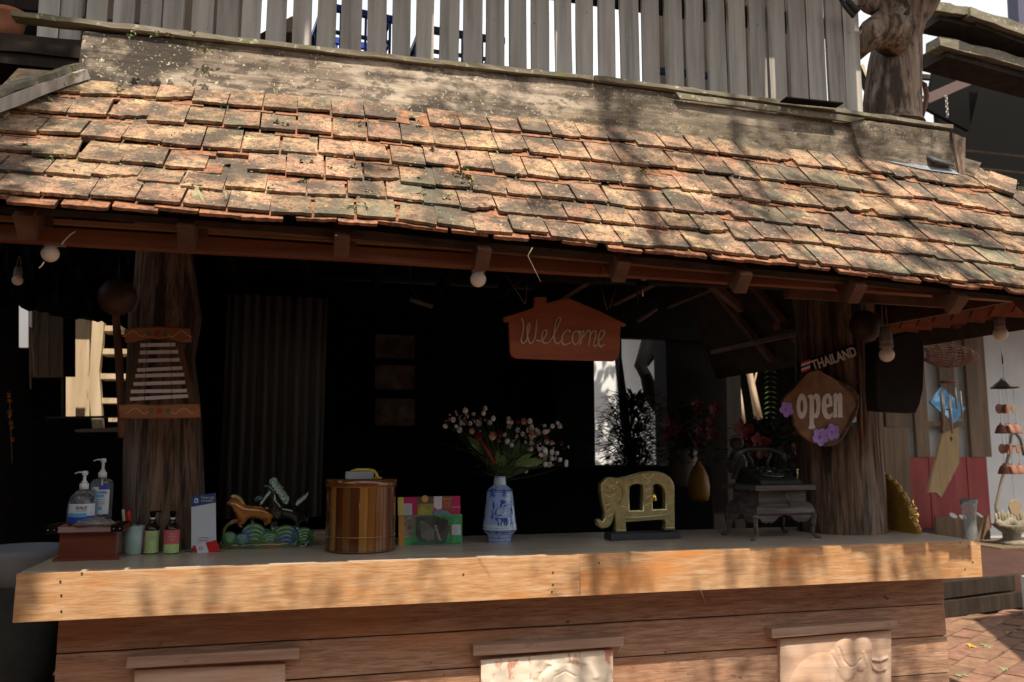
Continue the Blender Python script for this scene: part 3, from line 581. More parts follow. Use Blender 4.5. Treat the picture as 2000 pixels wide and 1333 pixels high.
# roof deck (under the tiles)
b = MB(); xs = [-1.6+.2*i for i in range(25)]; vs = []
for x in xs:
    for v in (0.04, .35, .7, 1.02):
        p = surf(x, v); vs.append(p+Vector((0,.012,-.030)))
n_ = len(vs); vs += [v+Vector((0,.01,-.016)) for v in vs]
fs = []
for i in range(len(xs)-1):
    for j in range(3):
        a = i*4+j; fs.append((a, a+4, a+5, a+1)); fs.append((n_+a, n_+a+1, n_+a+5, n_+a+4))
    fs.append((i*4, n_+i*4, n_+i*4+4, i*4+4))
b.add(vs, fs)
roof = put('roof', b, MAT['dark2'], pav)
rw = wpos(roof)
# tile variants: thin slab with a chipped lower edge
def tile_mesh(seed, w=.1135, l=.205, t=.0105, broken=False):
    r = random.Random(seed); n = 8; b = MB(); top = []; 
    ed = []
    for i in range(n+1):
        x = -w/2+w*i/n; y = r.uniform(-.0022,.0022)
        if broken: y += .05*max(0, (i/n-.45))*(1.4 if i % 2 else 1)+(.01 if i == 4 else 0)
        elif i in (0, n) and r.random() < .4: y += r.uniform(.002,.006)
        ed.append((x, y))
    bow = r.uniform(-.002,.003)
    vs = []
    for (x, y) in ed: vs.append((x, y, t+bow*(1-(2*x/w)**2)))
    for (x, y) in ed: vs.append((x*.99, y+.0015, r.uniform(-.001,.001)))
    for i in (0, n): vs.append((ed[i][0], l, t)); 
    for i in (0, n): vs.append((ed[i][0], l, 0))
    N1 = n+1; a, c, d, e = 2*N1, 2*N1+1, 2*N1+2, 2*N1+3
    fs = [tuple(list(range(N1))+[c, a]), tuple(list(range(2*N1-1, N1-1, -1))+[d, e])]
    fs += [(N1+i, N1+i+1, i+1, i) for i in range(n)]
    fs += [(N1, 0, a, d), (n, N1+n, e, c), (a, c, e, d)]
    b.add(vs, fs); m = b.mesh('roof_tile'); m.materials.append(MAT['tile']); return m
TM = [tile_mesh(i) for i in range(9)]; TB = [tile_mesh(40+i, broken=True) for i in range(3)]
def place_tile(m, x, v, name='roof_tile', lift=0.0, yaw=0, tilt=0, par=roof, pw=None, rec=None):
    p = surf(x, v); px_ = (surf(x+.05, v)-surf(x-.05, v)).normalized(); pv_ = (surf(x, min(1,v+.05))-surf(x, v-.05)).normalized()
    nn = px_.cross(pv_).normalized(); M3 = Matrix((px_, pv_, nn)).transposed() @ Euler((tilt, rnd.uniform(-.025,.025), yaw)).to_matrix()
    pos = p+nn*lift
    if rec is not None:
        for q in m.vertices: rec[0].append(pos+M3 @ q.co)
        for f in m.polygons: rec[1].append([rec[2]+i for i in f.vertices])
        rec[2] += len(m.vertices); return None
    return link(name, m, None, par, pos-(pw if pw is not None else rw), M3.to_euler())
NR = 6
slen = (surf(1,1)-surf(1,0)).length
rows = [0.0, .155, .30, .475, .655, .835]
under = [[], [], 0]; count = 0
for j, v0 in enumerate(rows):
    xr = 2.98+.60*(1-v0)-.05; xr = min(xr, 3.15); xl = -.74-.62*(1-v0); xl = max(xl, -1.18)
    x = xl-rnd.uniform(0,.1); gx = 0
    while x < xr:
        w = .1165+rnd.uniform(-.001,.004)
        drop = .012*noise.noise(Vector((x*2.2, j*3.1, 5)))
        v = v0+drop+rnd.uniform(-.012,.012)
        miss = (j == 5 and 1.20 < x-0 < 1.20) or (j == 5 and abs(x-.40) < .055) or (j == 2 and abs(x+.30) < .055)
        m = rnd.choice(TB) if rnd.random() < .11 else rnd.choice(TM)
        if rnd.random() < .06 and j < 5: v -= rnd.uniform(.02,.045)
        if not miss and count < 298:
            place_tile(m, x, v, lift=.0205+rnd.uniform(0,.004), yaw=rnd.uniform(-.025,.025)+(rnd.uniform(-.12,.12) if rnd.random() < .14 else 0), tilt=-.098+rnd.uniform(-.018,.018)); count += 1
        elif miss and rnd.random() < .9:
            place_tile(TB[0], x, v+.05, lift=.004, yaw=.15, tilt=-.09)
        if rnd.random() < (.84 if j else 1.1):
            place_tile(rnd.choice(TM), x+.055+rnd.uniform(-.02,.02), v-(.016+rnd.uniform(-.010,.016)) if rnd.random() < .86 else v-.045, lift=.0095, yaw=rnd.uniform(-.03,.03), tilt=-.095, rec=under)
        x += w
print('tiles', count)
um = bpy.data.meshes.new('under_tiles'); um.from_pydata([tuple(v-rw) for v in under[0]], [], under[1])
link('under_tiles', um, MAT['tile_edge'], roof, (0,0,0), kind='stuff')
# hip cap tiles at the right corner
for k,(x0,y0,x1,y1) in enumerate(((1905,372,1990,440),(1945,360,2040,420),(1880,345,1930,372))):
    pass
for k in range(7):
    t_ = k/6; p = Vector((2.93+.62*t_*.98, .06-.62*t_, 2.70-.62*t_+.03)); b = MB(); b.box((0,0,0), (.12,.20,.014), jit=.003)
    m = b.mesh('hip_tile'); link('hip_tile', m, MAT['tile'], roof, p-rw, (R(38), R(26), R(-38+rnd.uniform(-6,6))))
# right roof slope
b = MB(); A = [(2.93,.1,2.66),(3.45,-.50,2.06),(3.45,3.4,2.06),(2.93,2.9,2.66)]
b.add(A+[(x,y,z-.04) for x,y,z in A], [(0,1,2,3),(7,6,5,4),(0,4,5,1),(1,5,6,2),(2,6,7,3),(3,7,4,0)]); put('side_slope', b, MAT['dark2'], pav)
SE = 3.12
for k in range(14):
    y = -.46+k*.118
    m = rnd.choice(TM); mm = m.copy(); mm.materials.clear(); mm.materials.append(MAT['tile_red'])
    link('eave_tile', mm, None, roof, Vector((SE+rnd.uniform(-.01,.01), y, 2.085+.035*k/10+rnd.uniform(-.008,.008)))-rw, (R(0), R(-52+rnd.uniform(-5,5)), R(90+180)), )
b = MB(); b.plank((SE-.05,-.35,2.12), (SE-.08,1.2,2.14), .03, .07, n=4, jit=.003); put('side_fascia', b, MAT['rafter'], pav)
# back and left slopes keep the room dark
b = MB(); A = [(-1.05,.15,2.68),(2.95,.15,2.68),(2.95,3.5,2.72),(-.8,3.5,2.72)]
b.add(A+[(x,y,z+.05) for x,y,z in A], [(3,2,1,0),(4,5,6,7),(0,1,5,4),(1,2,6,5),(2,3,7,6),(3,0,4,7)]); put('ceiling', b, MAT['dark'], pav)
# hip board at left
b = MB(); b.plank(P(160,146,.02), P(-160,262,-.45), .05, .035, n=6, jit=.004); put('hip_board', b, MAT['slat'], pav)
b = MB(); b.plank(P(150,138,.06)+Vector((0,0,.012)), P(-160,236,-.40)+Vector((0,0,.012)), .09, .02, n=6, jit=.004); put('hip_board', b, MAT['mossy'], pav)
# ridge boards (upper fascia)
def quad_board(name, pts, Y, th, m, par=pav, jit=.002, lean=0, **k):
    w = [P(x, y, Y) for x, y in pts]; n = 14; b = MB(); vs = []
    for i in range(n+1):
        t = i/n; lo = w[3].lerp(w[2], t); hi = w[0].lerp(w[1], t)
        for q, yy in ((lo,0),(lo,th),(hi,th+lean),(hi,lean)): vs.append((q.x, Y+yy, q.z+rnd.uniform(-jit,jit)))
    fs = [(0,3,2,1), tuple(n*4+i for i in (0,1,2,3))]
    for i in range(n):
        for k2 in range(4): fs.append((i*4+k2, i*4+(k2+1)%4, i*4+4+(k2+1)%4, i*4+4+k2))
    b.add(vs, fs); return put(name, b, m, par, **k)
def interp(pl, x):
    for (a, ya), (b_, yb_) in zip(pl, pl[1:]):
        if x <= b_: return ya+(yb_-ya)*(x-a)/(b_-a)
    return pl[-1][1]
R_TOP = [(147,60),(161,60),(350,74),(700,109),(1000,141),(1300,179),(1667,230),(1856,256)]
R_BOT = [(147,173),(350,190),(700,215),(1000,242),(1350,274),(1615,309),(1874,342)]
def strip_board(name, x0t, x1t, x0b, x1b, Y, th, m, lean=.012, n=24, ft=0, fb=0, jit=.0016):
    b = MB(); vs = []
    for i in range(n+1):
        t = i/n; xt = x0t+(x1t-x0t)*t; xb = x0b+(x1b-x0b)*t
        hi = P(xt, interp(R_TOP, xt)+ft, Y); lo = P(xb, interp(R_BOT, xb)+fb, Y)
        for q, yy in ((lo,0),(lo,th),(hi,th+lean),(hi,lean)): vs.append((q.x, Y+yy, q.z+rnd.uniform(-jit,jit)))
    fs = [(0,3,2,1), tuple(n*4+i for i in (0,1,2,3))]
    for i in range(n):
        for k2 in range(4): fs.append((i*4+k2, i*4+(k2+1)%4, i*4+4+(k2+1)%4, i*4+4+k2))
    b.add(vs, fs); return put(name, b, m, pav)
strip_board('ridge_board', 161, 1672, 147, 1690, .02, .03, MAT['weathered'])
strip_board('ridge_board', 1664, 1858, 1686, 1874, .002, .028, MAT['weathered'])
quad_board('end_board', [(1860,260),(1886,270),(1884,352),(1874,342)], -.005, .03, MAT['post_pale'])
quad_board('broken_strip', [(1320,181),(1690,231),(1660,238),(1330,192)], .006, .010, MAT['mossy'])
# ledge boards capping the ridge
LEDGE = [(21,25),(350,64),(700,104),(1000,136),(1175,153),(1300,169),(1510,197),(1862,248)]
def ledge(x0, x1, seg):
    b = MB(); vs = []
    for i in range(seg+1):
        x = x0+(x1-x0)*i/seg; p = P(x, interp(LEDGE, x), .012); j = lambda: rnd.uniform(-.0022,.0022)
        for dy_, dz_ in ((0,-.009),(.06,-.009),(.06,.009),(0,.009)): vs.append((p.x, .012+dy_+j(), p.z+dz_+j()))
    fs = [(0,3,2,1), tuple(seg*4+i for i in (0,1,2,3))]
    for i in range(seg):
        for k2 in range(4): fs.append((i*4+k2, i*4+(k2+1)%4, i*4+4+(k2+1)%4, i*4+4+k2))
    b.add(vs, fs); put('ledge_board', b, MAT['mossy'], pav)
ledge(21, 1160, 40); ledge(1162, 1862, 26)
for (x0,y0,x1,y1) in ((1530,195,1640,206),):
    b = MB(); b.plank(P(x0,y0,-.02), P(x1,y1,-.02), .05, .006); put('loose_strip', b, MAT['black'], pav)
# grey metal flashing under the ridge at right
b = MB(); b.add([surf(2.42,.985)+Vector((0,-.01,.03)), surf(2.80,.96)+Vector((0,-.012,.035)), surf(2.83,.90)+Vector((0,-.01,.034)), surf(2.62,.905)+Vector((0,-.01,.034)), surf(2.42,.95)+Vector((0,-.01,.03))], [(0,4,3,2,1)])
f_ = put('flashing', b, mat('grey_blue_flashing', (.34,.38,.42), rough=.45), pav); f_.modifiers.new('s','SOLIDIFY').thickness = .003
b = MB(); b.box(surf(2.74,.955)+Vector((0,-.03,.05)), (.12,.06,.008), rot=(R(40),.1,.1)); put('flashing', b, mat('dark_flashing', (.12,.13,.15), rough=.4), pav)
# eave beam, pale strip and rafters
def px_at(X, Y, z):   # inverse survey
    v = Vector((X,Y,z))-CAM; return v
BY = -.43
def bz(x): return 2.075-.008*max(0,(x-.2))
for (xa, xb) in ((-1.15,.95),(.952,2.02),(2.022,3.05)):
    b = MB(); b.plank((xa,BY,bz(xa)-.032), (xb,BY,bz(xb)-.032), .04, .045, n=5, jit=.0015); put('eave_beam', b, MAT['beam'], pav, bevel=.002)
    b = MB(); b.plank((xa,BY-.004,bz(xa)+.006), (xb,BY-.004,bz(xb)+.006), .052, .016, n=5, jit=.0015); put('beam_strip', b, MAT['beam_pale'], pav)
for k, X in enumerate([-1.0,-.74,-.33,.10,.53,.985,1.42,1.86,2.28,2.66]):
    a = surf(X, .02)+Vector((0,.02,-.075)); c = surf(X, 1.0)+Vector((0,.05,-.08))
    b = MB(); b.plank(a, c, .045, .075, n=2, jit=.002); put('rafter', b, MAT['rafter'], pav)
    b = MB(); b.box((X+.03, BY-.028, bz(X)+.018), (.032,.010,.07), jit=.002); put('rafter_block', b, MAT['rafter'], pav)
for k in range(5):
    v = .1+.2*k; b = MB(); b.plank(surf(-1.1,v)+Vector((0,.02,-.046)), surf(2.95,v)+Vector((0,.02,-.046)), .03, .02, n=8); put('batten', b, MAT['rafter'], pav)
for k in range(8):
    b = MB(); b.plank((-.6+k*.48, .12, 2.6), (-.45+k*.48, 3.2, 2.62), .05, .08); put('ceiling_joist', b, MAT['rafter'] if k > 4 else MAT['dark2'], pav)
for y_ in (.15,.6,1.05,1.5,1.95,2.4):
    b = MB(); b.plank((2.9,y_,2.60), (3.36,y_,2.08), .04, .05, up=(0,1,0)); put('side_rafter', b, MAT['rafter'], pav)
b = MB(); b.plank((3.2,.1,2.2), (3.2,3.0,2.2), .03, .03); put('side_batten', b, MAT['rafter'], pav)
b = MB(); b.plank((1.2,1.1,2.36), (3.4,.9,2.36), .06, .10); put('tie_beam', b, MAT['dark2'], pav)
b = MB(); b.plank((1.5,.2,2.3), (3.0,2.2,2.42), .04, .05); put('brace', b, MAT['rafter'], pav)
b = MB(); b.plank((2.0,.1,2.1), (3.2,.35,2.14), .03, .04); put('brace', b, MAT['rafter'], pav)
b = MB(); b.plank((2.2,.5,2.02), (3.1,1.2,2.2), .03, .04); put('brace', b, MAT['rafter'], pav)
# posts through the counter
def post(name, pts, Y, m, seed, n=26, par=pav, dep=1.0):
    """pts: (left, right, y) in picture -> irregular fluted log"""
    b = MB(); vs = []; NN = n
    rows_ = []
    for i in range(len(pts)-1):
        for s_ in range(5):
            t = s_/5; rows_.append(tuple(pts[i][q]*(1-t)+pts[i+1][q]*t for q in range(3)))
    rows_.append(pts[-1])
    for (l, r_, y) in rows_:
        a = P(l, y, Y); c = P(r_, y, Y); cx = (a.x+c.x)/2; rad = (c.x-a.x)/2; z = (a.z+c.z)/2
        for k in range(NN):
            t = 2*math.pi*k/NN; d = 1+.035*noise.noise(Vector((math.cos(t)*22, math.sin(t)*22, z*1.0+seed)))+.075*noise.noise(Vector((math.cos(t)*3, math.sin(t)*3, z*1.1+seed)))+.05*noise.noise(Vector((math.cos(t)*9, math.sin(t)*9, z*1.3+seed)))
            vs.append((cx+math.cos(t)*rad*d, Y+math.sin(t)*rad*dep*d, z))
    fs = [(i*NN+k, i*NN+(k+1)%NN, (i+1)*NN+(k+1)%NN, (i+1)*NN+k) for i in range(len(rows_)-1) for k in range(NN)]
    b.add(vs, fs, 0, True); b.add([vs[k] for k in range(NN)], [tuple(range(NN))])
    return put(name, b, m, par)
post('post', [(262,378,380),(268,372,480),(262,382,560),(252,390,620),(250,376,700),(246,388,800),(244,392,900),(243,396,1000),(242,398,1095)], .64, MAT['post'], 3, 40)
post('post', [(1552,1682,420),(1560,1690,545),(1566,1694,640),(1568,1698,740),(1570,1704,860),(1574,1712,960),(1573,1716,1050)], .5, MAT['post'], 8, 40)
# sunlit scars on the left post foot
for x, y in ((326,1010),(372,1052)): pass
# floor of the balcony
b = MB(); b.box((.75, 1.2, 2.84), (4.2, 2.0, .05)); put('balcony_floor', b, MAT['dark2'], pav)
b = MB(); b.plank(P(-60,82,.22), P(165,104,.22), .06, .07, n=4, jit=.003); put('balcony_edge', b, MAT['dark2'], pav)
# ================= BALCONY RAILING
rl = thing('balcony_railing', (.8, .28, 2.9), label='grey weathered slat railing of the balcony above the tiled roof', cat='railing')
SL = [(72,115),(116,158),(170,212),(220,263),(273,317),(321,362),(373,417),(422,467),(473,513),(520,561),(571,610),(620,659),(665,708),(716,755),(765,802),(812,848),(860,899),(905,944),(949,986),(993,1027),(1036,1072),(1082,1115),(1124,1158),(1168,1202),(1208,1245),(1252,1286),(1295,1330),(1338,1372),(1379,1414),(1420,1454),(1461,1494),(1497,1531),(1537,1571),(1572,1607),(1610,1642),(1644,1676)]
for i,(a, c) in enumerate(SL):
    yb = 40+.112*(a-500)+30; YY = .26
    mid = (a+c)/2; p = P(mid, 40, YY); w_ = (P(c,40,YY)-P(a,40,YY)).length
    zb = 2.945 if i < 2 else 2.90; zt = 3.95
    b = MB(); tw = rnd.uniform(-.006,.006); yo = rnd.uniform(-.004,.004)
    b.plank((p.x+tw, YY+yo, zb), (p.x-tw*.3, YY, zt), w_*.94, .018, up=(0,1,0), n=6, jit=.0012)
    put('slat', b, MAT['slat'], rl)
for z, y in ((3.47,.31),(3.02,.31)):
    b = MB(); b.plank((-1.05,y,z), (2.56,y,z), .05, .08, n=6, jit=.002)
    if z > 3.2: put('rail', b, MAT['dark2'], rl)
# balcony clutter: blue crates, pots, dark shapes
MAT['crate'] = mat('blue_crate_plastic', (.03,.07,.42), rough=.4)
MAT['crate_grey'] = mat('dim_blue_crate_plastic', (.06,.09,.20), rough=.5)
def crate(X, Y, z, w, h, d, m, lb):
    t = thing('plastic_crate', (X, Y, z), rnd.uniform(-.15,.15), label=lb, cat='crate', group='plastic crates on the balcony'); b = MB()
    for zz in [0]+[h*k/5 for k in range(1,6)]:
        for sy in (-1,1): b.box((0,sy*d/2,zz), (w,.012,.016))
        for sx in (-1,1): b.box((sx*w/2,0,zz), (.012,d,.016))
    for k in range(9):
        for sy in (-1,1): b.box((-w/2+w*k/8, sy*d/2, h/2), (.010,.010,h))
    for k in range(5):
        for sx in (-1,1): b.box((sx*w/2, -d/2+d*k/4, h/2), (.010,.010,h))
    link('lattice', b.mesh('lattice'), m, t); b = MB(); b.box((0,0,h+.015), (w+.03,d+.03,.03)); 
    b2 = MB()
    for sy in (-1,1): b2.box((0,sy*d/2,h+.01), (w+.03,.02,.03))
    for sx in (-1,1): b2.box((sx*w/2,0,h+.01), (.02,d,.03))
    link('rim', b2.mesh('rim'), m, t); return t
crate(.17,.75,2.87,.30,.52,.3,MAT['crate'],'tall bright blue plastic crate behind the middle slats')
crate(.66,.72,2.87,.38,.46,.3,MAT['crate_grey'],'dusty blue grey crate with pipes beside the bright blue crate')
crate(1.30,.75,2.87,.42,.32,.3,MAT['crate_grey'],'low blue grey crate right of the middle of the balcony')
crate(1.85,.75,2.87,.36,.42,.3,MAT['crate_grey'],'dim crate behind the right-hand slats')
for X, w, h, lb in ((.42,.26,.50,'dark covered bundle behind the slats left of the middle'),(-.10,.38,.58,'dark gabled box behind the slats at left')):
    t = MB(); t.prism([(X-w/2,2.87),(X+w/2,2.87),(X+w/2,2.87+h*.7),(X,2.87+h),(X-w/2,2.87+h*.75)], .8, 1.1); put('covered_bundle', t, MAT['dark2'], None, label=lb, cat='bundle')
# dark walls behind the railing (left and right ends)
b = MB(); b.box((-.80, 1.0, 3.6), (.95,.06,1.6)); put('dark_balcony_wall', b, MAT['dark2'], None, label='dark board wall of the balcony behind the left-hand slats', cat='wall')
b = MB()
for i in range(7): b.box((1.85+i*.155, .95+rnd.uniform(-.02,.02), 3.55-(.0 if i in (1,4) else 0)), (.13 if i in (1,3) else .152,.04,1.5))
put('dark_balcony_wall', b, MAT['dark2'], None, label='dark board wall of the balcony behind the right-hand slats', cat='wall')
# upper roof with gaps that shades the railing
ur = thing('upper_roof', (.8, 1.0, 3.9), label='upper balcony roof of rough boards above the frame', cat='roof')
for k in range(13):
    x0 = -2.6+k*.52
    b = MB(); b.box((x0+.25, -.03+(.05 if k%3 else -.02), 3.97), (.50 if k not in (3,9) else .44, .80, .03), jit=.01); put('roof_board', b, MAT['dark2'], ur)
b = MB(); b.plank((-2.6,-.1,3.92), (4.2,-.1,3.92), .06,.1); put('roof_beam', b, MAT['dark2'], ur)
for X in (-2.4, 4.0):
    b = MB(); b.plank((X,.3,0), (X,.3,3.95), .12,.12, up=(0,1,0)); put('roof_post', b, MAT['dark2'], ur)
# gnarled balcony post (upper right)
gp = thing('gnarled_post', P(1745, 235, .42), label='gnarled driftwood trunk standing at the right end of the balcony', cat='trunk')
post('trunk', [(1690,1795,250),(1698,1788,235),(1697,1788,215),(1702,1788,170),(1708,1790,120),(1716,1790,80),(1722,1798,50),(1728,1818,20),(1735,1832,-10),(1742,1850,-50)], .42, MAT['post_pale'], 21, 36, par=gp)
gl = wpos(gp)
for pts, rr_ in (([(1750,70,.30),(1722,60,.27),(1700,70,.27),(1680,92,.3),(1670,110,.36)],[44,38,30,24,14]),([(1725,15,.36),(1700,10,.3),(1672,-8,.3)],[24,20,14]),([(1700,190,.52),(1688,160,.55),(1676,130,.6),(1660,105,.62)],[7,7,6,6]),([(1752,55,.33),(1740,30,.28),(1738,0,.3)],[32,36,30])):
    b = MB(); b.tube([P(x,y,Y)-gl for x,y,Y in pts], [q*.0023 for q in rr_], 12, wob=.12); link('limb', b.mesh('limb'), MAT['post_pale'] if rr_[0] > 10 else MAT['post_pale'], gp)
b = MB(); b.tube([P(x,y,.55)-gl for x,y in ((1792,158),(1806,166),(1810,190),(1804,215),(1798,236))], .014, 8, wob=.1); link('root', b.mesh('root'), MAT['beam'], gp)
b = MB(); b.tube([P(x,y,.15)-gl for x,y in ((1640,-5),(1652,15),(1668,34))], .010, 8); b.tube([P(x,y,.15)-gl for x,y in ((1652,2),(1662,10),(1676,24))], .016, 8); link('cable', b.mesh('cable'), MAT['wire'], gp)
b = MB(); b.tube([P(x,y,1.3)-gl for x,y in ((1678,130),(1690,165),(1704,185))], .03, 8); b.tube([P(x,y,1.3)-gl for x,y in ((1655,110),(1680,150),(1696,180),(1700,215))], .018, 8); link('far_root', b.mesh('far_root'), MAT['leaf_dry'], gp)
# pergola beams upper right
pg = thing('pergola', P(1900, 120, 1.6), label='weathered pergola beams crossing the sky at upper right', cat='pergola')
for a, c, Y0, Y1, w_, h_ in (((1815,18),(1900,30),1.2,1.2,.08,.10),((1880,30),(2060,92),1.2,1.25,.12,.12),((1822,88),(2060,148),1.3,1.35,.12,.12)):
    b = MB(); b.plank(P(*a,Y0), P(*c,Y1), w_, h_*.55, n=8, jit=.005); put('beam', b, MAT['mossy'], pg)
    b = MB(); b.plank(P(a[0],a[1]+22,Y0+.1), P(c[0],c[1]+28,Y1+.1), w_+.10, h_*.9, n=3); put('beam_shadow_board', b, MAT['dark2'], pg)  # dark board stands in for the beam's shaded underside
b = MB(); b.plank(P(1992,-30,3), P(1997,60,3), .12,.2); put('pergola_post', b, mat('blue_grey_post', (.08,.08,.12), rough=.6), pg)
# chain
t = thing('hanging_chain', P(1848, 190, 2.2), label='thin steel chain hanging against the dark canopy', cat='chain')
for k in range(8):
    b = MB(); path = [Vector((.009*math.cos(a_), 0, .014*math.sin(a_)-k*.022)) for a_ in [i*math.pi/4 for i in range(9)]]
    if k % 2: path = [Vector((0, p.x, p.z)) for p in path]
    b.tube(path, .0028, 5, cap=False); link('chain_link', b.mesh('chain_link'), MAT['metal'], t)
# terracotta pot upper-left + leaning sheet
t = thing('terracotta_pot', P(12, 82, .35), label='small terracotta pot on the balcony edge at the top left corner', cat='pot')
b = MB(); b.lathe([(0,0),(.035,0),(.055,.05),(.062,.09),(.068,.095),(.07,.112),(.058,.112),(.05,.09),(0,.085)], 20); link('bowl', b.mesh('bowl'), mat('terracotta', [(0,(.36,.12,.06)),(1,(.5,.2,.1))], ns=12, rough=.85), t)
b = MB(); b.box(P(45,55,.9), (.5,.05,.6)); put('dark_box', b, MAT['dark2'], None, label='dark box behind the terracotta pot at the top left corner', cat='box')
b = MB(); A_ = [P(-10,110,.5), P(20,130,.5), P(62,158,.5), P(0,185,.5), P(-40,185,.5)]
b.add(A_+[v+Vector((0,.02,0)) for v in A_], [(0,4,3,2,1),(5,6,7,8,9)]+[(i,(i+1)%5,5+(i+1)%5,5+i) for i in range(5)])
put('grey_sheet', b, MAT['slat'], None, label='grey curved sheet leaning behind the hip board at left', cat='sheet')
b = MB(); b.box(P(60,140,.9), (1.2,.05,.55)); put('dark_gable', b, MAT['black'], None, label='black gable board behind the hip board at left', cat='board')
# ================= COUNTER
ct = thing('bar_counter', (1.0, .35, 0), label='long plywood-faced bar counter with planked base', cat='counter')
X0, X1, ZC = -.854, 2.82, 1.05
b = MB(); b.box(((X0+X1)/2, .36+.02, ZC-.012), (X1-X0-.002, .70, .024)); put('counter_top', b, MAT['counter_top'], ct, bevel=.001)
for xa, xb in ((X0, 1.02),(1.0206, X1)):
    b = MB(); n = 10; 
    b.plank((xa,.012,ZC-.0755), (xb,.012,ZC-.0755), .02, .149, n=n, jit=.0007); put('fascia_board', b, MAT['counter'], ct, bevel=.001)
for X in (X0+.011, X1-.011):
    b = MB(); b.box((X, .375, ZC-.0755-.012), (.02,.70,.125)); put('end_board', b, MAT['counter'], ct)
b = MB(); b.box(((X0+X1)/2, .38, ZC-.14), (X1-X0-.05, .68, .01)); put('under_board', b, MAT['ledge'], ct)
BX0, BX1, BYF = -.770, 2.785, .19
zs = [.912, .757, .626, .462, .30, .15, .02]
zs = [.905, .757, .622, .466, .31, .15, .02]
for k in range(len(zs)-1):
    z1, z0 = zs[k], zs[k+1]; segs = [(BX0, BX1)] if k != 2 else [(BX0, .95),(.954, BX1)]
    for xa, xb in segs:
        b = MB(); b.plank((xa, BYF+.012+rnd.uniform(-.003,.003), (z0+z1)/2), (xb, BYF+.012+rnd.uniform(-.003,.003), (z0+z1)/2), .022, z1-z0-.005, n=12, jit=.0012)
        put('base_plank', b, MAT['base_plank'], ct, bevel=.0015)
b = MB(); b.box(((BX0+BX1)/2, .46, .44), (BX1-BX0-.03, .48, .86)); put('base_core', b, MAT['dark'], ct)
# sawn splinters on the front edge are not modelled; nail heads
nb = MB()
for x, y in ((118,1136),(120,1163),(120,1194),(1875,1060),(1892,1068),(1900,1098),(1885,1112),(1080,1142),(1078,1156),(1080,1118),(160,1120),(905,1122),(1170,1100)):
    p = P(x, y, 0); nb.lathe([(0,0),(.0035,0)], 8, c=(0,0,0)); 
    q = nb.v[-16:]
    for i in range(-16, 0): v = nb.v[i]; nb.v[i] = Vector((p.x+v.x, -.0005-.0005, p.z+v.y))
put('nail_heads', nb, MAT['wire'], ct)
# ledges and relief plaques
def hf_plaque(pts, Yf, hfun, m, lb, name='relief_plaque', nx=110, nz=90, th=.03):
    w = [P(x, y, Yf) for x, y in pts]; b = MB(); vs = []
    for j in range(nz+1):
        for i in range(nx+1):
            u, v = i/nx, j/nz; lo = w[3].lerp(w[2], u); hi = w[0].lerp(w[1], u); q = lo.lerp(hi, v)
            e = min(u, 1-u)*20; e2 = min(v, 1-v)*18; ed = min(1, e, e2)
            h = hfun(u, v)+(.004*min(1, ed)-.004)
            vs.append((q.x, Yf-h, q.z))
    fs = [(j*(nx+1)+i, j*(nx+1)+i+1, (j+1)*(nx+1)+i+1, (j+1)*(nx+1)+i) for j in range(nz) for i in range(nx)]
    n0 = len(vs); vs += [(q.x, Yf+th, q.z) for q in (w[3], w[2], w[1], w[0])]
    c_ = [0, nx, (nz+1)*(nx+1)-1, nz*(nx+1)]
    bot = list(range(nx+1)); topr = [nz*(nx+1)+i for i in range(nx+1)]; lf = [j*(nx+1) for j in range(nz+1)]; rt = [j*(nx+1)+nx for j in range(nz+1)]
    fs += [tuple([n0, n0+1]+bot[::-1]), tuple([n0+3]+topr+[n0+2])[::1], tuple([n0+3, n0]+lf), tuple([n0+1, n0+2]+rt[::-1])]
    b.add(vs, fs); o = put(name, b, m, None, label=lb, cat='plaque')
    return o
def g2(u, v, cu, cv, su, sv): return math.exp(-((u-cu)/su)**2-((v-cv)/sv)**2)
def dome(u, v, cu, cv, su, sv, h):
    d = 1-((u-cu)/su)**2-((v-cv)/sv)**2
    if d <= 0: return 0
    d = min(1, d*1.6); return h*d*(2-d)
def ridge(u, v, pts, w, h):
    best = 9
    for (a, b_), (c, d) in zip(pts, pts[1:]):
        dx, dy = c-a, d-b_; t = max(0, min(1, ((u-a)*dx+(v-b_)*dy)/(dx*dx+dy*dy+1e-9))); best = min(best, math.hypot(u-a-t*dx, v-b_-t*dy))
    return h*math.exp(-(best/w)**2)
def h_right(u, v):
    h = max(dome(u,v,.36,.35,.30,.46,.009), dome(u,v,.57,.70,.12,.28,.014), dome(u,v,.72,.76,.10,.22,.010), dome(u,v,.48,.58,.10,.26,.011))
    h = max(h, ridge(u,v,[(.72,.78),(.765,.62),(.78,.45),(.78,.2)],.035,.013), ridge(u,v,[(.81,.68),(.88,.66),(.95,.69)],.013,.010), ridge(u,v,[(.79,.66),(.82,.58),(.87,.54),(.93,.56)],.013,.010))
    h -= ridge(u,v,[(.50,.86),(.54,.7),(.60,.62),(.66,.64),(.70,.70)],.010,.004)+ridge(u,v,[(.44,.78),(.50,.62),(.48,.45)],.010,.003)
    return h+.001*noise.noise(Vector((u*6,v*6,3)))
def h_mid(u, v):
    h = max(dome(u,v,.60,.62,.18,.26,.012), dome(u,v,.48,.60,.07,.20,.010), dome(u,v,.36,.52,.10,.18,.004))
    h += ridge(u,v,[(.56,.82),(.66,.92),(.80,.84),(.86,.66)],.03,.004)+ridge(u,v,[(.08,.7),(.2,.5)],.02,.003)+ridge(u,v,[(.44,.8),(.48,.9),(.54,.86)],.02,.004)
    h -= ridge(u,v,[(.50,.55),(.54,.72),(.62,.78),(.70,.7)],.010,.003)
    return h+.0018*noise.noise(Vector((u*9,v*9,1)))
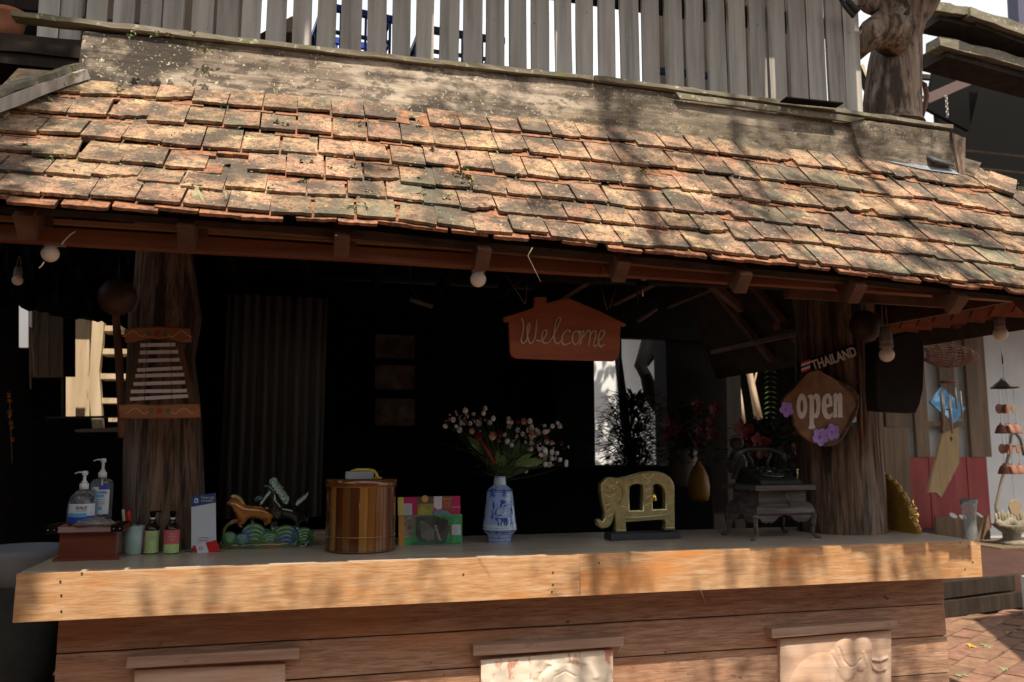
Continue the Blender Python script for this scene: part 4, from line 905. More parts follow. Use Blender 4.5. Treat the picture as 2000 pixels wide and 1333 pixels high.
def h_left(u, v):
    h = dome(u,v,.58,.10,.05,.26,.014)+dome(u,v,.86,.05,.08,.2,.012); return h+.001*noise.noise(Vector((u*8,v*8,2)))
MAT['plaque'] = wood('carved_pale_wood', (.42,.27,.18), (.56,.39,.28), (.68,.51,.38), (.07,1,1), 40, rough=.7, bump=.0008, spots=[(5,.55,.75,(.62,.34,.2),(.6,1,1),.5)])
MAT['plaque_mid'] = wood('painted_pale_plaque', (.66,.55,.42), (.78,.68,.54), (.84,.76,.62), (.3,1,1), 9, rough=.7, bump=.001, spots=[(13,.54,.60,(.50,.12,.06),(1,1,.5),.75),(7,.58,.7,(.70,.44,.26),(1,1,1),.6)])
hf_plaque([(1525,1249),(1742,1232),(1742,1400),(1525,1420)], .165, h_right, MAT['plaque'], 'pale carved plaque with an elephant head at the right of the counter base')
hf_plaque([(940,1291),(1198,1269),(1198,1420),(940,1440)], .160, h_mid, MAT['plaque_mid'], 'cream plaque daubed with red paint in the middle of the counter base')
hf_plaque([(262,1310),(557,1298),(557,1440),(262,1450)], .170, h_left, MAT['plaque'], 'carved plaque mostly cut off at the left of the counter base')
for (a, c, e, f), lb in ((((248,1290),(585,1272),19,.035), 'ledge strip above the left plaque'),(((923,1267),(1217,1248),20,.035),'ledge strip above the middle plaque'),(((1505,1233),(1750,1215),20,.035),'ledge strip above the right plaque')):
    k = (P(c[0],c[1],.15)-P(a[0],a[1],.15)).length; b = MB(); b.plank(P(a[0],a[1]+4,.15)+Vector((0,.016,0)), P(c[0],c[1]+4,.15)+Vector((0,.016,0)), .050, .036, n=3, jit=.001); put('ledge_strip', b, MAT['ledge'], None, bevel=.002, label=lb+' on the counter base', cat='ledge', group='ledge strips on the counter base')
# ================= SHADE TREE behind the viewer (its boughs dapple the roof and counter)
sh = thing('shade_tree', (-1.15, -3.9, 0), label='tall shade tree standing behind the viewer beside the path', cat='tree')
def sunpt(x, y, z, h): return Vector((x, y, z))+sdir*h-Vector((-1.15,-3.9,0))
b = MB(); b.tube([(0,0,0),(.02,.2,2.5),(.02,.7,5),(-.02,.9,7.2),(.0,1.0,9.5)], [.22,.21,.20,.19,.15], 14, wob=.05); link('trunk', b.mesh('trunk'), MAT['bark'], sh)
r = random.Random(21)
# boughs: strips across the facade, given as points on the ridge board (x) followed up the sun direction
def bough(xa, xb, rad, H, y0=.03, z0=2.9, ya=-.6, za=1.9):
    a = sunpt(xa, y0, 3.95, H); c = sunpt(xb, 0, .5, H+.9)
    b = MB(); pts = [a.lerp(c, i/6)+Vector((r.uniform(-.05,.05), r.uniform(-.05,.05), 0)) for i in range(7)]; b.tube(pts, [rad*(1-.08*i) for i in range(7)], 9, wob=.2); link('bough', b.mesh('bough'), MAT['bark'], sh)
for xa, xb, rad in ((1.22,1.10,.042),(1.72,1.62,.022),(2.38,2.24,.034)):
    bough(xa, xb, rad, 5.2)
b = MB(); b.tube([Vector((0,.95,8.3)), sunpt(.6,0,3.9,5.6), sunpt(1.5,0,3.95,5.6), sunpt(2.9,0,4.0,5.7)], [.14,.11,.09,.06], 9); link('bough', b.mesh('bough'), MAT['bark'], sh)
b = MB()
cl = [(1.16,-.2,2.5,.06),(1.25,-.45,2.2,.07),(2.0,-.2,2.5,.09),(1.45,-.1,2.6,.05),(2.6,-.35,2.3,.10),(2.15,-.5,2.1,.07),(.2,-.3,2.3,.035),(.75,-.4,2.2,.04),(1.2,.03,2.78,.08),(1.18,0,1.0,.08),(1.6,-.3,2.3,.10),(1.9,.03,2.8,.09),(2.4,.03,2.8,.12),(2.3,-.3,2.3,.10),(2.75,0,2.75,.12),(1.9,0,1.0,.08),(2.45,0,1.0,.10),(.55,.0,2.7,.03),(.3,.1,.5,.2),(1.0,.1,.5,.16),(1.75,.1,.5,.16),(-.3,.1,.5,.18),(2.5,.1,.55,.12)]
for (x, y, z, s_) in cl:
    for i in range(int(120*s_/.1)):
        p = sunpt(x+r.gauss(0,s_), y, z+r.gauss(0,s_*1.1), 5.3+r.gauss(0,.3)); b.leaf(p, (r.uniform(-1,1), r.uniform(-1,1), r.uniform(-1,.3)), .055, .022)
for i in range(2600):
    x = r.uniform(-3.6,-.86); p = sunpt(x, 0, r.uniform(-.2,4.2), 5.3+r.gauss(0,.3)); b.leaf(p, (r.uniform(-1,1), r.uniform(-1,1), r.uniform(-1,.3)), .13, .07)
for i in range(900):
    x = r.uniform(-1.25,-.82); p = sunpt(x, 0, r.uniform(-.1,3.2), 5.1+r.gauss(0,.25)); b.leaf(p, (r.uniform(-1,1), r.uniform(-1,1), r.uniform(-1,.3)), .11, .07)
link('crown', b.mesh('crown'), MAT['leaf_green'], sh)
# ================= HANGING BULBS
def bulb(x, y, Y, ytop, lb, r_px=16, cord=True, sock=(26, 40)):
    L0 = P(x, y, Y); k = depth(L0)/1600; t = thing('light_bulb', L0, label=lb, cat='bulb', group='bulbs hung along the eave')
    b = MB(); rr = r_px*k
    prof = [(rr*math.sin(a), -rr*math.cos(a)) for a in [i*math.pi/12 for i in range(1, 10)]]+[(rr*.55, rr*.95),(rr*.5, rr*1.2)]
    b.lathe([(0,-rr)]+prof, 22); link('glass', b.mesh('glass'), MAT['bulb'], t)
    b = MB(); w_ = sock[0]*k/2; h_ = sock[1]*k; z0 = rr*.85
    b.lathe([(0,z0),(w_*1.02,z0),(w_*1.05,z0+h_*.12),(w_,z0+h_*.15),(w_*1.0,z0+h_*.3),(w_*1.06,z0+h_*.34),(w_*.98,z0+h_*.38),(w_*.95,z0+h_*.7),(w_*.86,z0+h_*.74),(w_*.8,z0+h_),(0,z0+h_)], 18); link('socket', b.mesh('socket'), MAT['socket'], t)
    top = P(x, ytop, Y)-L0
    b = MB()
    for s_ in (-1, 1): b.tube([(s_*w_*.5,0,z0+h_*.9),(s_*w_*.35,.002,(z0+h_+top.z)/2),(s_*w_*.1,0,max(top.z, z0+h_+.01))], .0016, 5)
    link('cord', b.mesh('cord'), MAT['cord'], t); return t
bulb(98, 496, -.42, 452, 'cream bulb at the far left under the eave by a white wire', 16.5)
bulb(934, 546, -.43, 488, 'cream bulb hanging beside the middle rafter left of the welcome sign', 15.5)
bulb(1732, 693, -.02, 548, 'white bulb on a long twisted cord in front of the black board', 14.5, sock=(25,42))
bulb(1954, 652, .25, 575, 'clear bulb on a cord above the terracotta bell chime', 13.5, sock=(19,38))
bulb(1541, 700, 2.6, 640, 'dim bulb deep in the garden gap left of the thailand sign', 8, sock=(12,18))
bulb(34, 548, .3, 500, 'dark empty looking bulb in the shade at the left edge', 10, sock=(16,18))
t = thing('loose_wire', P(132, 462, -.43), label='white loose wire looped beside the far left bulb', cat='wire')
b = MB(); Lw = P(132,462,-.43); b.tube([P(x,y,-.45)-Lw for x,y in ((148,452),(138,458),(126,470),(120,478))], .0022, 6); b.tube([P(x,y,-.45)-Lw for x,y in ((86,512),(82,519),(76,524))], .002, 6); link('wire', b.mesh('wire'), MAT['white_plastic'], t)
b = MB(); b.box(P(121,478,-.44)-Lw, (.02,.015,.012)); link('connector', b.mesh('connector'), MAT['socket'], t)
# pale bent straw hanging off the eave
def straw(pts, Y, r_, lb, m='leaf_dry', name='bent_straw', cat='straw'):
    L0 = P(*pts[0], Y); b = MB(); b.tube([P(x,y,Y+.004*i)-L0 for i,(x,y) in enumerate(pts)], r_, 5); return link(name, b.mesh(name), MAT[m], None, L0, label=lb, cat=cat)
straw([(1040,484),(1031,500),(1043,525),(1056,551)], -.60, .0013, 'bent pale straw hanging off the eave above the welcome sign')
straw([(326,435),(342,424),(352,405),(351,385),(358,355),(368,335)], -.52, .0028, 'long pale stalk lying over the broken tiles at left')
straw([(1366,1145),(1371,1160),(1379,1180)], -.006, .0008, 'thin straw stuck to the face of the counter')
straw([(1881,1069),(1881,1094)], -.004, .0007, 'fine vertical straw at the right end of the counter face')
straw([(1205,1278),(1216,1262)], .05, .0005, 'tiny thread at the middle ledge strip')
# ================= WELCOME SIGN
WYY = -.12
wo = zoomed([(335,885),(500,835),(568,808),(575,728),(660,728),(665,775),(835,735),(1060,830),(1283,940),(1275,950),(1240,938),(1230,1150),(1218,1195),(1188,1222),(800,1212),(430,1200),(398,1182),(385,1150),(378,916),(340,914)], 900, 400, 4)
L0 = P(1100, 650, WYY); t = thing('welcome_sign', L0, label='red brown house shaped board reading Welcome hanging from the eave', cat='sign')
lp = local(wo, L0); m = spline_mesh('board', [lp], .007, .0015); link('board', m, MAT['sign_red'], t)
strokes = [[(468,888),(482,930),(480,1000),(466,1060),(480,1086),(505,1070),(520,1010),(533,960),(528,930),(515,960),(515,1020),(525,1070),(545,1088),(568,1060),(580,1000),(585,930),(590,900)],
 [(585,1060),(620,1068),(650,1040),(665,1000),(655,982),(635,1000),(628,1045),(640,1080),(670,1085),(700,1060),(740,980),(770,910),(765,885),(745,900),(728,960),(722,1030),(730,1075),(755,1088),(790,1060)],
 [(850,1000),(835,985),(805,1000),(785,1040),(785,1080),(810,1098),(855,1080)],[(900,990),(872,1010),(865,1060),(885,1095),(915,1075),(925,1020),(905,990),(940,1000)],
 [(925,1100),(945,1020),(955,985)],[(950,1040),(975,1000),(1000,985),(1003,1040),(990,1105)],[(1000,1040),(1020,1000),(1045,990),(1045,1040),(1030,1095),(1045,1110),(1065,1090)],[(1065,1075),(1100,1040),(1115,1000),(1100,985),(1075,1010),(1068,1080),(1085,1112),(1115,1095)]]
def smooth(pts, n=4):
    out = []; 
    for i in range(len(pts)-1):
        p0 = pts[max(i-1,0)]; p1 = pts[i]; p2 = pts[i+1]; p3 = pts[min(i+2,len(pts)-1)]
        for s_ in range(n):
            u = s_/n; out.append(tuple(.5*((2*p1[q])+(-p0[q]+p2[q])*u+(2*p0[q]-5*p1[q]+4*p2[q]-p3[q])*u*u+(-p0[q]+3*p1[q]-3*p2[q]+p3[q])*u**3) for q in range(len(p1))))
    return out+[pts[-1]]
b = MB(); b2 = MB()
for s_ in strokes:
    q = local(zoomed(smooth(s_), 900, 400, 4), L0)
    b.tube([(x,-.0098,z) for x, z in q], .0042, 6, flat=.8); b2.tube([(x+.0016,-.0092,z-.0014) for x, z in q], .0046, 6, flat=.25)  # second tube: dark flattened copy of the strokes, shifted down and right
link('lettering', b.mesh('lettering'), MAT['letter_tan'], t); link('letter_backing', b2.mesh('letter_backing'), mat('dark_backing', (.10,.03,.02), rough=.8), t)
for pts in ([(993,528),(1025,594)],[(1038,545),(1026,594)],[(1181,550),(1186,606)],[(1212,560),(1190,602)]):
    b = MB(); q = local(pts, L0); b.tube([(q[0][0],.05,q[0][1]),(q[1][0],0,q[1][1])], .0014, 5); link('cord', b.mesh('cord'), MAT['cord'], t)
t = thing('eave_box', P(1254, 548, -.2), label='small black plug box with a pinkish label under the eave', cat='socket')
b = MB(); b.box((0,0,0), (.035,.03,.045)); link('box', b.mesh('box'), MAT['black'], t); b = MB(); b.box((0,-.0165,.003), (.02,.002,.014)); link('label', b.mesh('label'), MAT['pink'], t); b = MB(); b.tube([(0,0,-.02),(.002,0,-.06)], .003, 6); link('cord', b.mesh('cord'), MAT['metal'], t)
# ================= THAILAND SIGN and OPEN SIGN on the right post
k7 = (1350, 480, 3.077)
L0 = P(1615, 705, .30); t = thing('thailand_sign', L0, label='narrow black slanting board reading THAILAND with a striped flag end', cat='sign')
q = local(zoomed([(645,705),(985,590),(992,640),(655,768)], *k7), L0); link('board', spline_mesh('board', [q], .006, .001), MAT['black'], t)
a_ = math.atan2(q[1][1]-q[0][1], q[1][0]-q[0][0])
for i,(m_, f0, f1) in enumerate((('red',.80,1.0),('letter_white',.62,.80),('blue_flag',.40,.62),('letter_white',.2,.40),('red',0,.2))):
    x0 = 648; pts = []
    for xx, f in ((655,f1),(708,f1),(708,f0),(655,f0)):
        yb = 768-(xx-655)*.38; yt = 705-(xx-645)*.34; pts.append((xx, yb+(yt-yb)*f))
    b = MB(); b.prism(local(zoomed(pts, *k7), L0), -.0095, -.007); link('flag_stripe', b.mesh('flag_stripe'), MAT[m_], t)
tm = text_mesh('THAILAND', .062, .001, .0016, 1.0); c = local(zoomed([(852,682)], *k7), L0)[0]
xs_ = [v.co.x for v in tm.vertices]; wx = max(xs_)-min(xs_); want = (local(zoomed([(985,620)], *k7), L0)[0][0]-local(zoomed([(722,705)], *k7), L0)[0][0])/math.cos(a_)
tm.transform(Matrix.Diagonal((want/wx,1,1,1))); link('lettering', tm, mat('pale_gold_letters', (.56,.48,.36), rough=.5), t, (c[0], -.009, c[1]), (0,-a_,0))
L0 = P(1600, 800, .29); t = thing('open_sign', L0, label='log slice sign with white lettering open and a purple flower', cat='sign')
q = local(zoomed([(700,765),(760,752),(800,775),(880,820),(950,870),(985,910),(985,960),(965,1010),(930,1080),(905,1130),(880,1168),(840,1190),(790,1195),(740,1188),(700,1170),(650,1130),(620,1080),(610,1030),(598,990),(560,960),(545,935),(570,900),(610,865),(650,815)], *k7), L0)
link('board', spline_mesh('board', [q], .008, .002), MAT['sign_wood'], t)
b = MB(); qq = q[3:13]; b.tube([(x+.004,-.004,z) for x, z in qq], [.010,.013,.014,.012,.015,.013,.014,.012,.012,.010], 8, wob=.25); link('bark_rim', b.mesh('bark_rim'), MAT['bark'], t)
def glyph_loops():
    G_ = []
    def o_(cx, cy, rx, ry, ix, iy, n=18): return [[(cx+rx*math.cos(a), cy+ry*math.sin(a)) for a in [2*math.pi*i/n for i in range(n)]], [(cx+ix*math.cos(a), cy+iy*math.sin(a)) for a in [2*math.pi*i/n for i in range(n)]]]
    G_.append(o_(655,966,31,76,11,40))
    G_.append([[(690,905),(700,898),(712,892),(722,904),(735,890),(752,892),(764,915),(766,960),(760,1010),(748,1036),(732,1036),(726,1030),(726,1070),(736,1095),(728,1103),(705,1103),(694,1096),(702,1080),(702,925)],[(726,925),(735,918),(742,935),(743,975),(738,1008),(728,1012)]])
    G_.append([[(800,892),(820,890),(834,912),(838,965),(802,975),(806,1005),(822,1020),(838,1002),(842,1010),(830,1036),(812,1046),(792,1036),(776,1000),(774,945),(782,908)],[(800,955),(802,920),(810,912),(816,925),(817,952)]])
    G_.append([[(842,905),(850,890),(862,886),(870,902),(880,886),(890,888),(896,905),(897,1020),(902,1032),(878,1036),(868,1028),(872,1015),(870,935),(864,940),(864,1015),(868,1030),(846,1036),(840,1028),(846,1015),(846,920)]])
    return G_
for lps in glyph_loops():
    q = [local(zoomed(l, *k7), L0) for l in lps]; m = spline_mesh('letter', q, .0016, .0006); link('letter', m, MAT['letter_white'], t, (0,-.0115,0))
for (cx, cy, s_) in ((760,1150,46),(835,1120,42),(560,985,40)):
    b = MB(); c = local(zoomed([(cx,cy)], *k7), L0)[0]; kk = s_/k7[2]*depth(L0)/1600
    for i in range(5): an = i*2*math.pi/5+cx; b.petal((0,0,0), (math.cos(an),-.10,math.sin(an)), kk*1.2, kk*1.0)
    b.ball((0,-.003,0), kk*.12, 6, 4); link('flower', b.mesh('flower'), MAT['purple'], t, (c[0],-.0125,c[1]))
t = thing('green_tag', P(1667, 810, .31), label='small dark green tag with a white mark beside the open sign', cat='sign')
q = local(zoomed([(958,950),(1002,935),(1000,1085),(935,1092)], *k7), P(1667,810,.31)); link('board', spline_mesh('board', [q], .004, .0008), MAT['green_sign'], t)
q = local(zoomed([(975,980),(990,975),(985,1010),(990,1060),(960,1065),(975,1010)], *k7), P(1667,810,.31)); link('white_mark', spline_mesh('white_mark', [q], .0006, .0001), MAT['letter_white'], t, (0,-.0052,0))
L0 = P(1683, 860, .33); b = MB(); b.tube([(0,0,0),(.002,0,.26)], .008, 8); link('bamboo_rod', b.mesh('bamboo_rod'), MAT['beam'], None, P(1683,862,.30), label='thin reddish rod fixed upright on the right post', cat='rod')
# round dark gourds at the posts
for (x, y, Y, rx, lb) in ((1690,638,.22,30,'dark round gourd shade at the top right of the right post'),(229,582,.2,36,'dark round gourd shade at the top left of the left post')):
    L0 = P(x, y, Y); k = depth(L0)/1600; t = thing('gourd_shade', L0, label=lb, cat='shade', group='gourd shades on the posts'); b = MB(); R_ = rx*k
    b.lathe([(0,-R_*.95),(R_*.4,-R_*.9),(R_*.8,-R_*.6),(R_,-.05*R_),(R_*.95,R_*.4),(R_*.7,R_*.8),(R_*.3,R_*1.0),(0,R_*1.05)], 22); link('shell', b.mesh('shell'), mat('brown_gourd', [(0,(.035,.015,.01)),(1,(.07,.03,.018))], ns=12, rough=.55), t)
    b = MB(); b.tube([(0,0,R_),(0,0,R_*2.5)], .003, 5); link('cord', b.mesh('cord'), MAT['wire'], t)
# black hanging board
L0 = P(1745, 730, .05); t = thing('black_hanging_board', L0, label='thick black rounded board hanging behind the long corded bulb', cat='board')
o_ = [(1701,672),(1735,662),(1760,653),(1778,654),(1790,668),(1792,700),(1790,760),(1783,790),(1776,805),(1740,803),(1705,800),(1702,760)]
link('board', spline_mesh('board', [local(o_, L0)], .03, .006), mat('black_brown_wood', [(0,(.008,.006,.005)),(1,(.018,.012,.009))], ns=9, rough=.8, spec=.2), t)
b = MB(); q = local([(1722,662),(1720,600)], L0); b.tube([(q[0][0],0,q[0][1]),(q[1][0],0,q[1][1])], .002, 5); link('cord', b.mesh('cord'), MAT['wire'], t)
# ================= BAMBOO XYLOPHONE on the left post
kz = (0, 560, 4.4425)
L0 = P(312, 730, .30); t = thing('hanging_xylophone', L0, label='bamboo frame xylophone with eight grey bars hung on the left post', cat='xylophone')
for nm, pts, yy in (('top_bar',[(1095,388),(1180,372),(1300,366),(1380,360),(1500,368),(1640,378),(1648,470),(1560,472),(1470,440),(1380,448),(1290,440),(1180,470),(1100,472)],.014),('bottom_bar',[(1050,1040),(1180,1030),(1340,1042),(1500,1034),(1722,1030),(1728,1125),(1600,1132),(1380,1136),(1150,1135),(1052,1132)],.014)):
    link(nm, spline_mesh(nm, [local(zoomed(pts,*kz), L0)], .011, .005), MAT['beam'] if 'xm' not in globals() else xm, t)
XM = wood('carved_orange_bamboo', (.20,.07,.025), (.33,.13,.045), (.43,.22,.09), GX, 9, rough=.5)
for ch in t.children: ch.data.materials[0] = XM
for cx, cy in ((1370,415),(1390,1080)):
    for dx, rr2, m_ in ((0,36,'red'),(-75,30,'green_sign'),(75,30,'green_sign')):
        c = local(zoomed([(cx+dx,cy)],*kz), L0)[0]; b = MB(); kk = rr2/kz[2]*depth(L0)/1600
        for i in range(6): an = i*math.pi/3; b.leaf((0,0,0), (math.cos(an),-.05,math.sin(an)), kk, kk*.6, up=(0,1,0), bend=0)
        link('carved_rosette', b.mesh('carved_rosette'), mat('faded_'+m_+'_paint', (.30,.05,.03) if m_ == 'red' else (.12,.13,.07), rough=.6), t, (c[0],-.0175,c[1]))
    for sx in (-1, 1):
        pts = [(cx+sx*(90+i*14), cy+24*math.sin(i*.55)) for i in range(16)]
        b = MB(); b.tube([(x,0,z) for x,z in local(zoomed(pts,*kz), L0)], .0012, 5); link('carved_scroll', b.mesh('carved_scroll'), MAT['letter_tan'], t, (0,-.0175,0))
for sx, pts in ((0,[(1190,475),(1225,475),(1178,1030),(1112,1030)]),(1,[(1575,475),(1540,475),(1640,1035),(1700,1035)])):
    b = MB(); b.prism(local(zoomed(pts,*kz), L0), -.008, .006); link('side_rail', b.mesh('side_rail'), MAT['rafter'], t)
for i,(xa, xb, ya, yb) in enumerate(((1226,1525,514,508),(1222,1550,577,570),(1208,1563,648,639),(1197,1586,729,710),(1184,1602,779,767),(1167,1610,849,834),(1143,1625,914,906),(1137,1636,979,952))):
    q = local(zoomed([(xa,ya),(xb,yb)],*kz), L0); b = MB(); b.plank((q[0][0],-.014,q[0][1]), (q[1][0],-.014,q[1][1]), .010, .0125, n=2); link('tone_bar', b.mesh('tone_bar'), mat('grey_bar_metal', (.66,.62,.60), rough=.45) if i == 0 else gbm, t)
    gbm = bpy.data.materials['grey_bar_metal']
for xa, xb in ((1285,1262),(1490,1500)):
    q = local(zoomed([(xa,490),(xb,1000)],*kz), L0); b = MB(); b.tube([(q[0][0],-.0205,q[0][1]),(q[1][0],-.0205,q[1][1])], .0008, 4); link('thread', b.mesh('thread'), MAT['wire'], t)
b = MB(); b.tube([P(x,y,.33)-P(240,855,.33) for x,y in ((238,855),(236,780),(232,700),(226,610),(222,560))], .014, 9, wob=.05); link('bamboo_pole', b.mesh('bamboo_pole'), MAT['rafter'], None, P(240,855,.33), label='thin brown bamboo pole upright beside the left post', cat='pole')
# ================= COUNTER OBJECTS
def K(L): return depth(L)/1600
def on(x, y, dz=0): return G(x, y, 1.05+dz)
MAT['maroon'] = wood('polished_red_wood', (.10,.02,.012), (.17,.04,.02), (.24,.07,.03), GX, 8, rough=.25, bump=.0002, clear=.5)
L0 = Vector((-.715, .345, 1.05)); t = thing('wooden_box', L0, label='dark red polished wooden box with metal straps under the two clear pump bottles', cat='box')
b = MB(); b.box((0,0,.005), (.215,.15,.010)); link('base', b.mesh('base'), MAT['maroon'], t)
b = MB(); b.box((0,0,.054), (.185,.125,.088)); link('body', b.mesh('body'), MAT['maroon'], t)
b = MB(); b.box((-.008,0,.110), (.255,.185,.024), top=.93); o = link('lid', b.mesh('lid'), MAT['maroon'], t); o.modifiers.new('b','BEVEL').width = .003
for sx in (-.113,.097):
    b = MB(); b.box((sx,-.0915,.1095), (.040,.003,.020)); b.box((sx,-.02,.1235), (.036,.14,.002)); s_ = link('strap', b.mesh('strap'), MAT['black'], t)
    for d_ in (-.010,.010): b = MB(); b.ball((0,0,0), .0028, 8, 4); link('stud', b.mesh('stud'), MAT['metal'], s_, (sx+d_,-.0935,.110))
BOXTOP = 1.05+.1235
MAT['label_blue'] = mat('blue_white_label', [(0,(.10,.22,.55)),(.35,(.2,.4,.7)),(.6,(.65,.74,.82)),(1,(.72,.78,.84))], (1,1,3), ns=9, rough=.4)
MAT['label_white'] = mat('white_label', (.62,.68,.74), rough=.4)
MAT['label_navy'] = mat('navy_print', (.03,.06,.38), rough=.4)
MAT['label_cyan'] = mat('cyan_print', (.10,.38,.68), rough=.4)
MAT['ink'] = mat('dark_ink', (.03,.04,.07), rough=.6)
def pump(t, zc, s=1.0, m=None, nozz=-1, h=.05, cap=.014, collar=None):
    m = m or MAT['white_plastic']; b = MB()
    b.lathe([(0,zc),(cap,zc),(cap,zc+.018*s),(cap*.92,zc+.020*s),(cap*.6,zc+.022*s),(cap*.6,zc+.028*s),(cap*.35,zc+.030*s),(cap*.32,zc+h),(0,zc+h)], 20); link('pump_collar', b.mesh('pump_collar'), m, t)
    b = MB(); b.lathe([(0,zc+h-.004),(cap*.62,zc+h-.003),(cap*.66,zc+h+.008),(cap*.5,zc+h+.012),(0,zc+h+.012)], 16)
    b.tube([(0,0,zc+h+.007),(nozz*.020*s,0,zc+h+.008),(nozz*.033*s,0,zc+h+.003)], [.004*s,.0035*s,.0025*s], 8, flat=.7); link('pump_head', b.mesh('pump_head'), m, t)
def arc_label(prof, c0, c1, m, t, name, n=14):
    b = MB(); b.lathe(prof, n, arc=(c0, c1)); o = link(name, b.mesh(name), m, t); return o
def text_on(t, txt, size, x, y, z, m, rz=0, off=0.0, sx=1):
    tm = text_mesh(txt, size, .0002, off); 
    if sx != 1: tm.transform(Matrix.Diagonal((sx,1,1,1)))
    return link('lettering', tm, m, t, (x, y, z), (0, 0, rz))
yawc = -R(14.4)+R(6)
# squat clear bottle
L0 = Vector((-.748, .322, BOXTOP+.001)); t = thing('soap_pump_bottle', L0, R(8), label='squat clear pump bottle with blue label lettered DALE in front on the box', cat='bottle')
L0.y
b = MB(); b.lathe([(0,0),(.044,0),(.050,.006),(.050,.05),(.048,.075),(.040,.098),(.026,.113),(.015,.119),(.014,.126),(0,.126)], 28); link('body', b.mesh('body'), MAT['plastic_clear'], t)
b = MB(); b.lathe([(0,.003),(.046,.003),(.047,.05),(.0465,.066),(0,.066)], 24); link('liquid', b.mesh('liquid'), mat('pale_blue_gel', (.35,.45,.60), rough=.1), t)
fr = (R(215), R(325))
arc_label([(.0508,.008),(.0508,.052)], *fr, MAT['label_navy'], t, 'label_lower'); arc_label([(.0511,.030),(.0506,.068),(.0500,.072)], *fr, MAT['label_white'], t, 'label'); arc_label([(.0514,.026),(.0514,.040)], R(215), R(290), MAT['label_cyan'], t, 'label_band')
text_on(t, 'DALE', .015, .0, -.0522, .058, MAT['ink'], 0, .0003); text_on(t, 'hand sanitizer', .006, 0, -.0520, .048, MAT['ink'])
pump(t, .122, 1.0, nozz=-1, h=.052, cap=.0155)
# tall clear bottle
L0 = Vector((-.700, .372, BOXTOP+.001)); t = thing('alcohol_pump_bottle', L0, R(6), label='tall clear pump bottle with white and blue ALCOHOL label at the back of the box', cat='bottle')
b = MB(); b.lathe([(0,0),(.035,0),(.0385,.005),(.0385,.135),(.036,.146),(.028,.153),(.014,.157),(.0135,.163),(0,.163)], 28); link('body', b.mesh('body'), MAT['plastic_clear'], t)
fr = (R(222), R(318))
arc_label([(.0392,.030),(.0392,.128)], *fr, MAT['label_white'], t, 'label'); arc_label([(.0395,.118),(.0395,.134)], R(262), R(318), MAT['label_navy'], t, 'label_corner'); arc_label([(.0396,.090),(.0396,.101)], R(222), R(290), MAT['label_cyan'], t, 'label_band'); arc_label([(.0395,.046),(.0395,.058)], R(258), R(282), MAT['label_cyan'], t, 'label_drop')
text_on(t, 'ALCOHOL', .0125, -.004, -.0402, .108, MAT['label_navy'], 0, .0004, .9)
for k in range(3): text_on(t, 'hand cleansing gel', .0055, -.003, -.0402, .084-k*.008, MAT['ink'])
arc_label([(.0396,.112),(.0396,.118)], R(225), R(245), mat('green_print', (.05,.35,.25), rough=.4), t, 'label_dot')
pump(t, .160, 1.0, nozz=-1, h=.058, cap=.0145)
b = MB(); b.tube([(0,0,.155),(0,0,.02)], .003, 6); link('dip_tube', b.mesh('dip_tube'), MAT['white_plastic'], t)
# crumpled plastic bag on box
L0 = Vector((-.693,.262,BOXTOP)); b = MB(); r = random.Random(2); vs = []; nx, ny = 16, 10
for j in range(ny+1):
    for i in range(nx+1):
        u, v = i/nx, j/ny; e = math.sin(math.pi*u)*math.sin(math.pi*v); vs.append(((u-.5)*.13, (v-.5)*.06, .002+e**.5*.022+r.uniform(-.004,.005)*(e > 0)))
b.add(vs, [(j*(nx+1)+i, j*(nx+1)+i+1, (j+1)*(nx+1)+i+1, (j+1)*(nx+1)+i) for j in range(ny) for i in range(nx)])
t = thing('plastic_bag', L0, label='crumpled clear plastic bag of rubber bands on the front of the wooden box', cat='bag')
link('film', b.mesh('film'), mat('clear_film', (.8,.82,.85), rough=.1, trans=.85, ior=1.2), t)
b = MB()
for k in range(16):
    cx, cy = r.uniform(-.05,.045), r.uniform(-.02,.02); b.tube([(cx+.008*math.cos(a), cy+.008*math.sin(a), .004+r.uniform(0,.008)) for a in [i*math.pi/4 for i in range(9)]], .0011, 5, cap=False)
link('rubber_bands', b.mesh('rubber_bands'), mat('tan_rubber', (.42,.26,.15), rough=.6), t)
# mint cup
L0 = on(256, 1084)+Vector((0,.03,0)); t = thing('mint_cup', L0, label='pale mint green cup holding red pens next to the wooden box', cat='cup')
b = MB(); b.lathe([(0,0),(.032,0),(.035,.003),(.0375,.104),(.0365,.104),(.033,.008),(0,.008)], 32); link('cup', b.mesh('cup'), mat('mint_enamel', [(0,(.36,.52,.48)),(1,(.46,.62,.57))], ns=4, rough=.35, spots=[(30,.70,.72,(.08,.08,.08))]), t)
def pen(x, y, a, c, r_, m, lb, Lb=L0, cat='pen', capm=None):
    t2 = thing('pen', Lb+Vector((x, y, .01)), label=lb, cat=cat, group='things standing in the mint cup')
    b = MB(); b.tube([(0,0,0),(a,0,c*.6)], r_, 9); link('barrel', b.mesh('barrel'), m, t2)
    b = MB(); b.tube([(a,0,c*.6),(a*1.6,0,c*.97),(a*1.66,0,c)], [r_*1.12, r_*1.12, r_*.5], 9); link('cap', b.mesh('cap'), capm or m, t2)
pen(-.014,.006,-.006,.150,.0085,MAT['red'],'thick bright red marker pen leaning left in the mint cup')
pen(-.022,-.004,-.012,.155,.005,MAT['red'],'red pen with pale cream tip leftmost in the mint cup', capm=MAT['letter_tan'])
pen(.012,.004,.003,.165,.0022,mat('dark_violet', (.08,.03,.06), rough=.4),'thin dark violet pen in the mint cup')
pen(.004,.010,.004,.140,.0018,MAT['metal'],'thin silver rod in the mint cup')
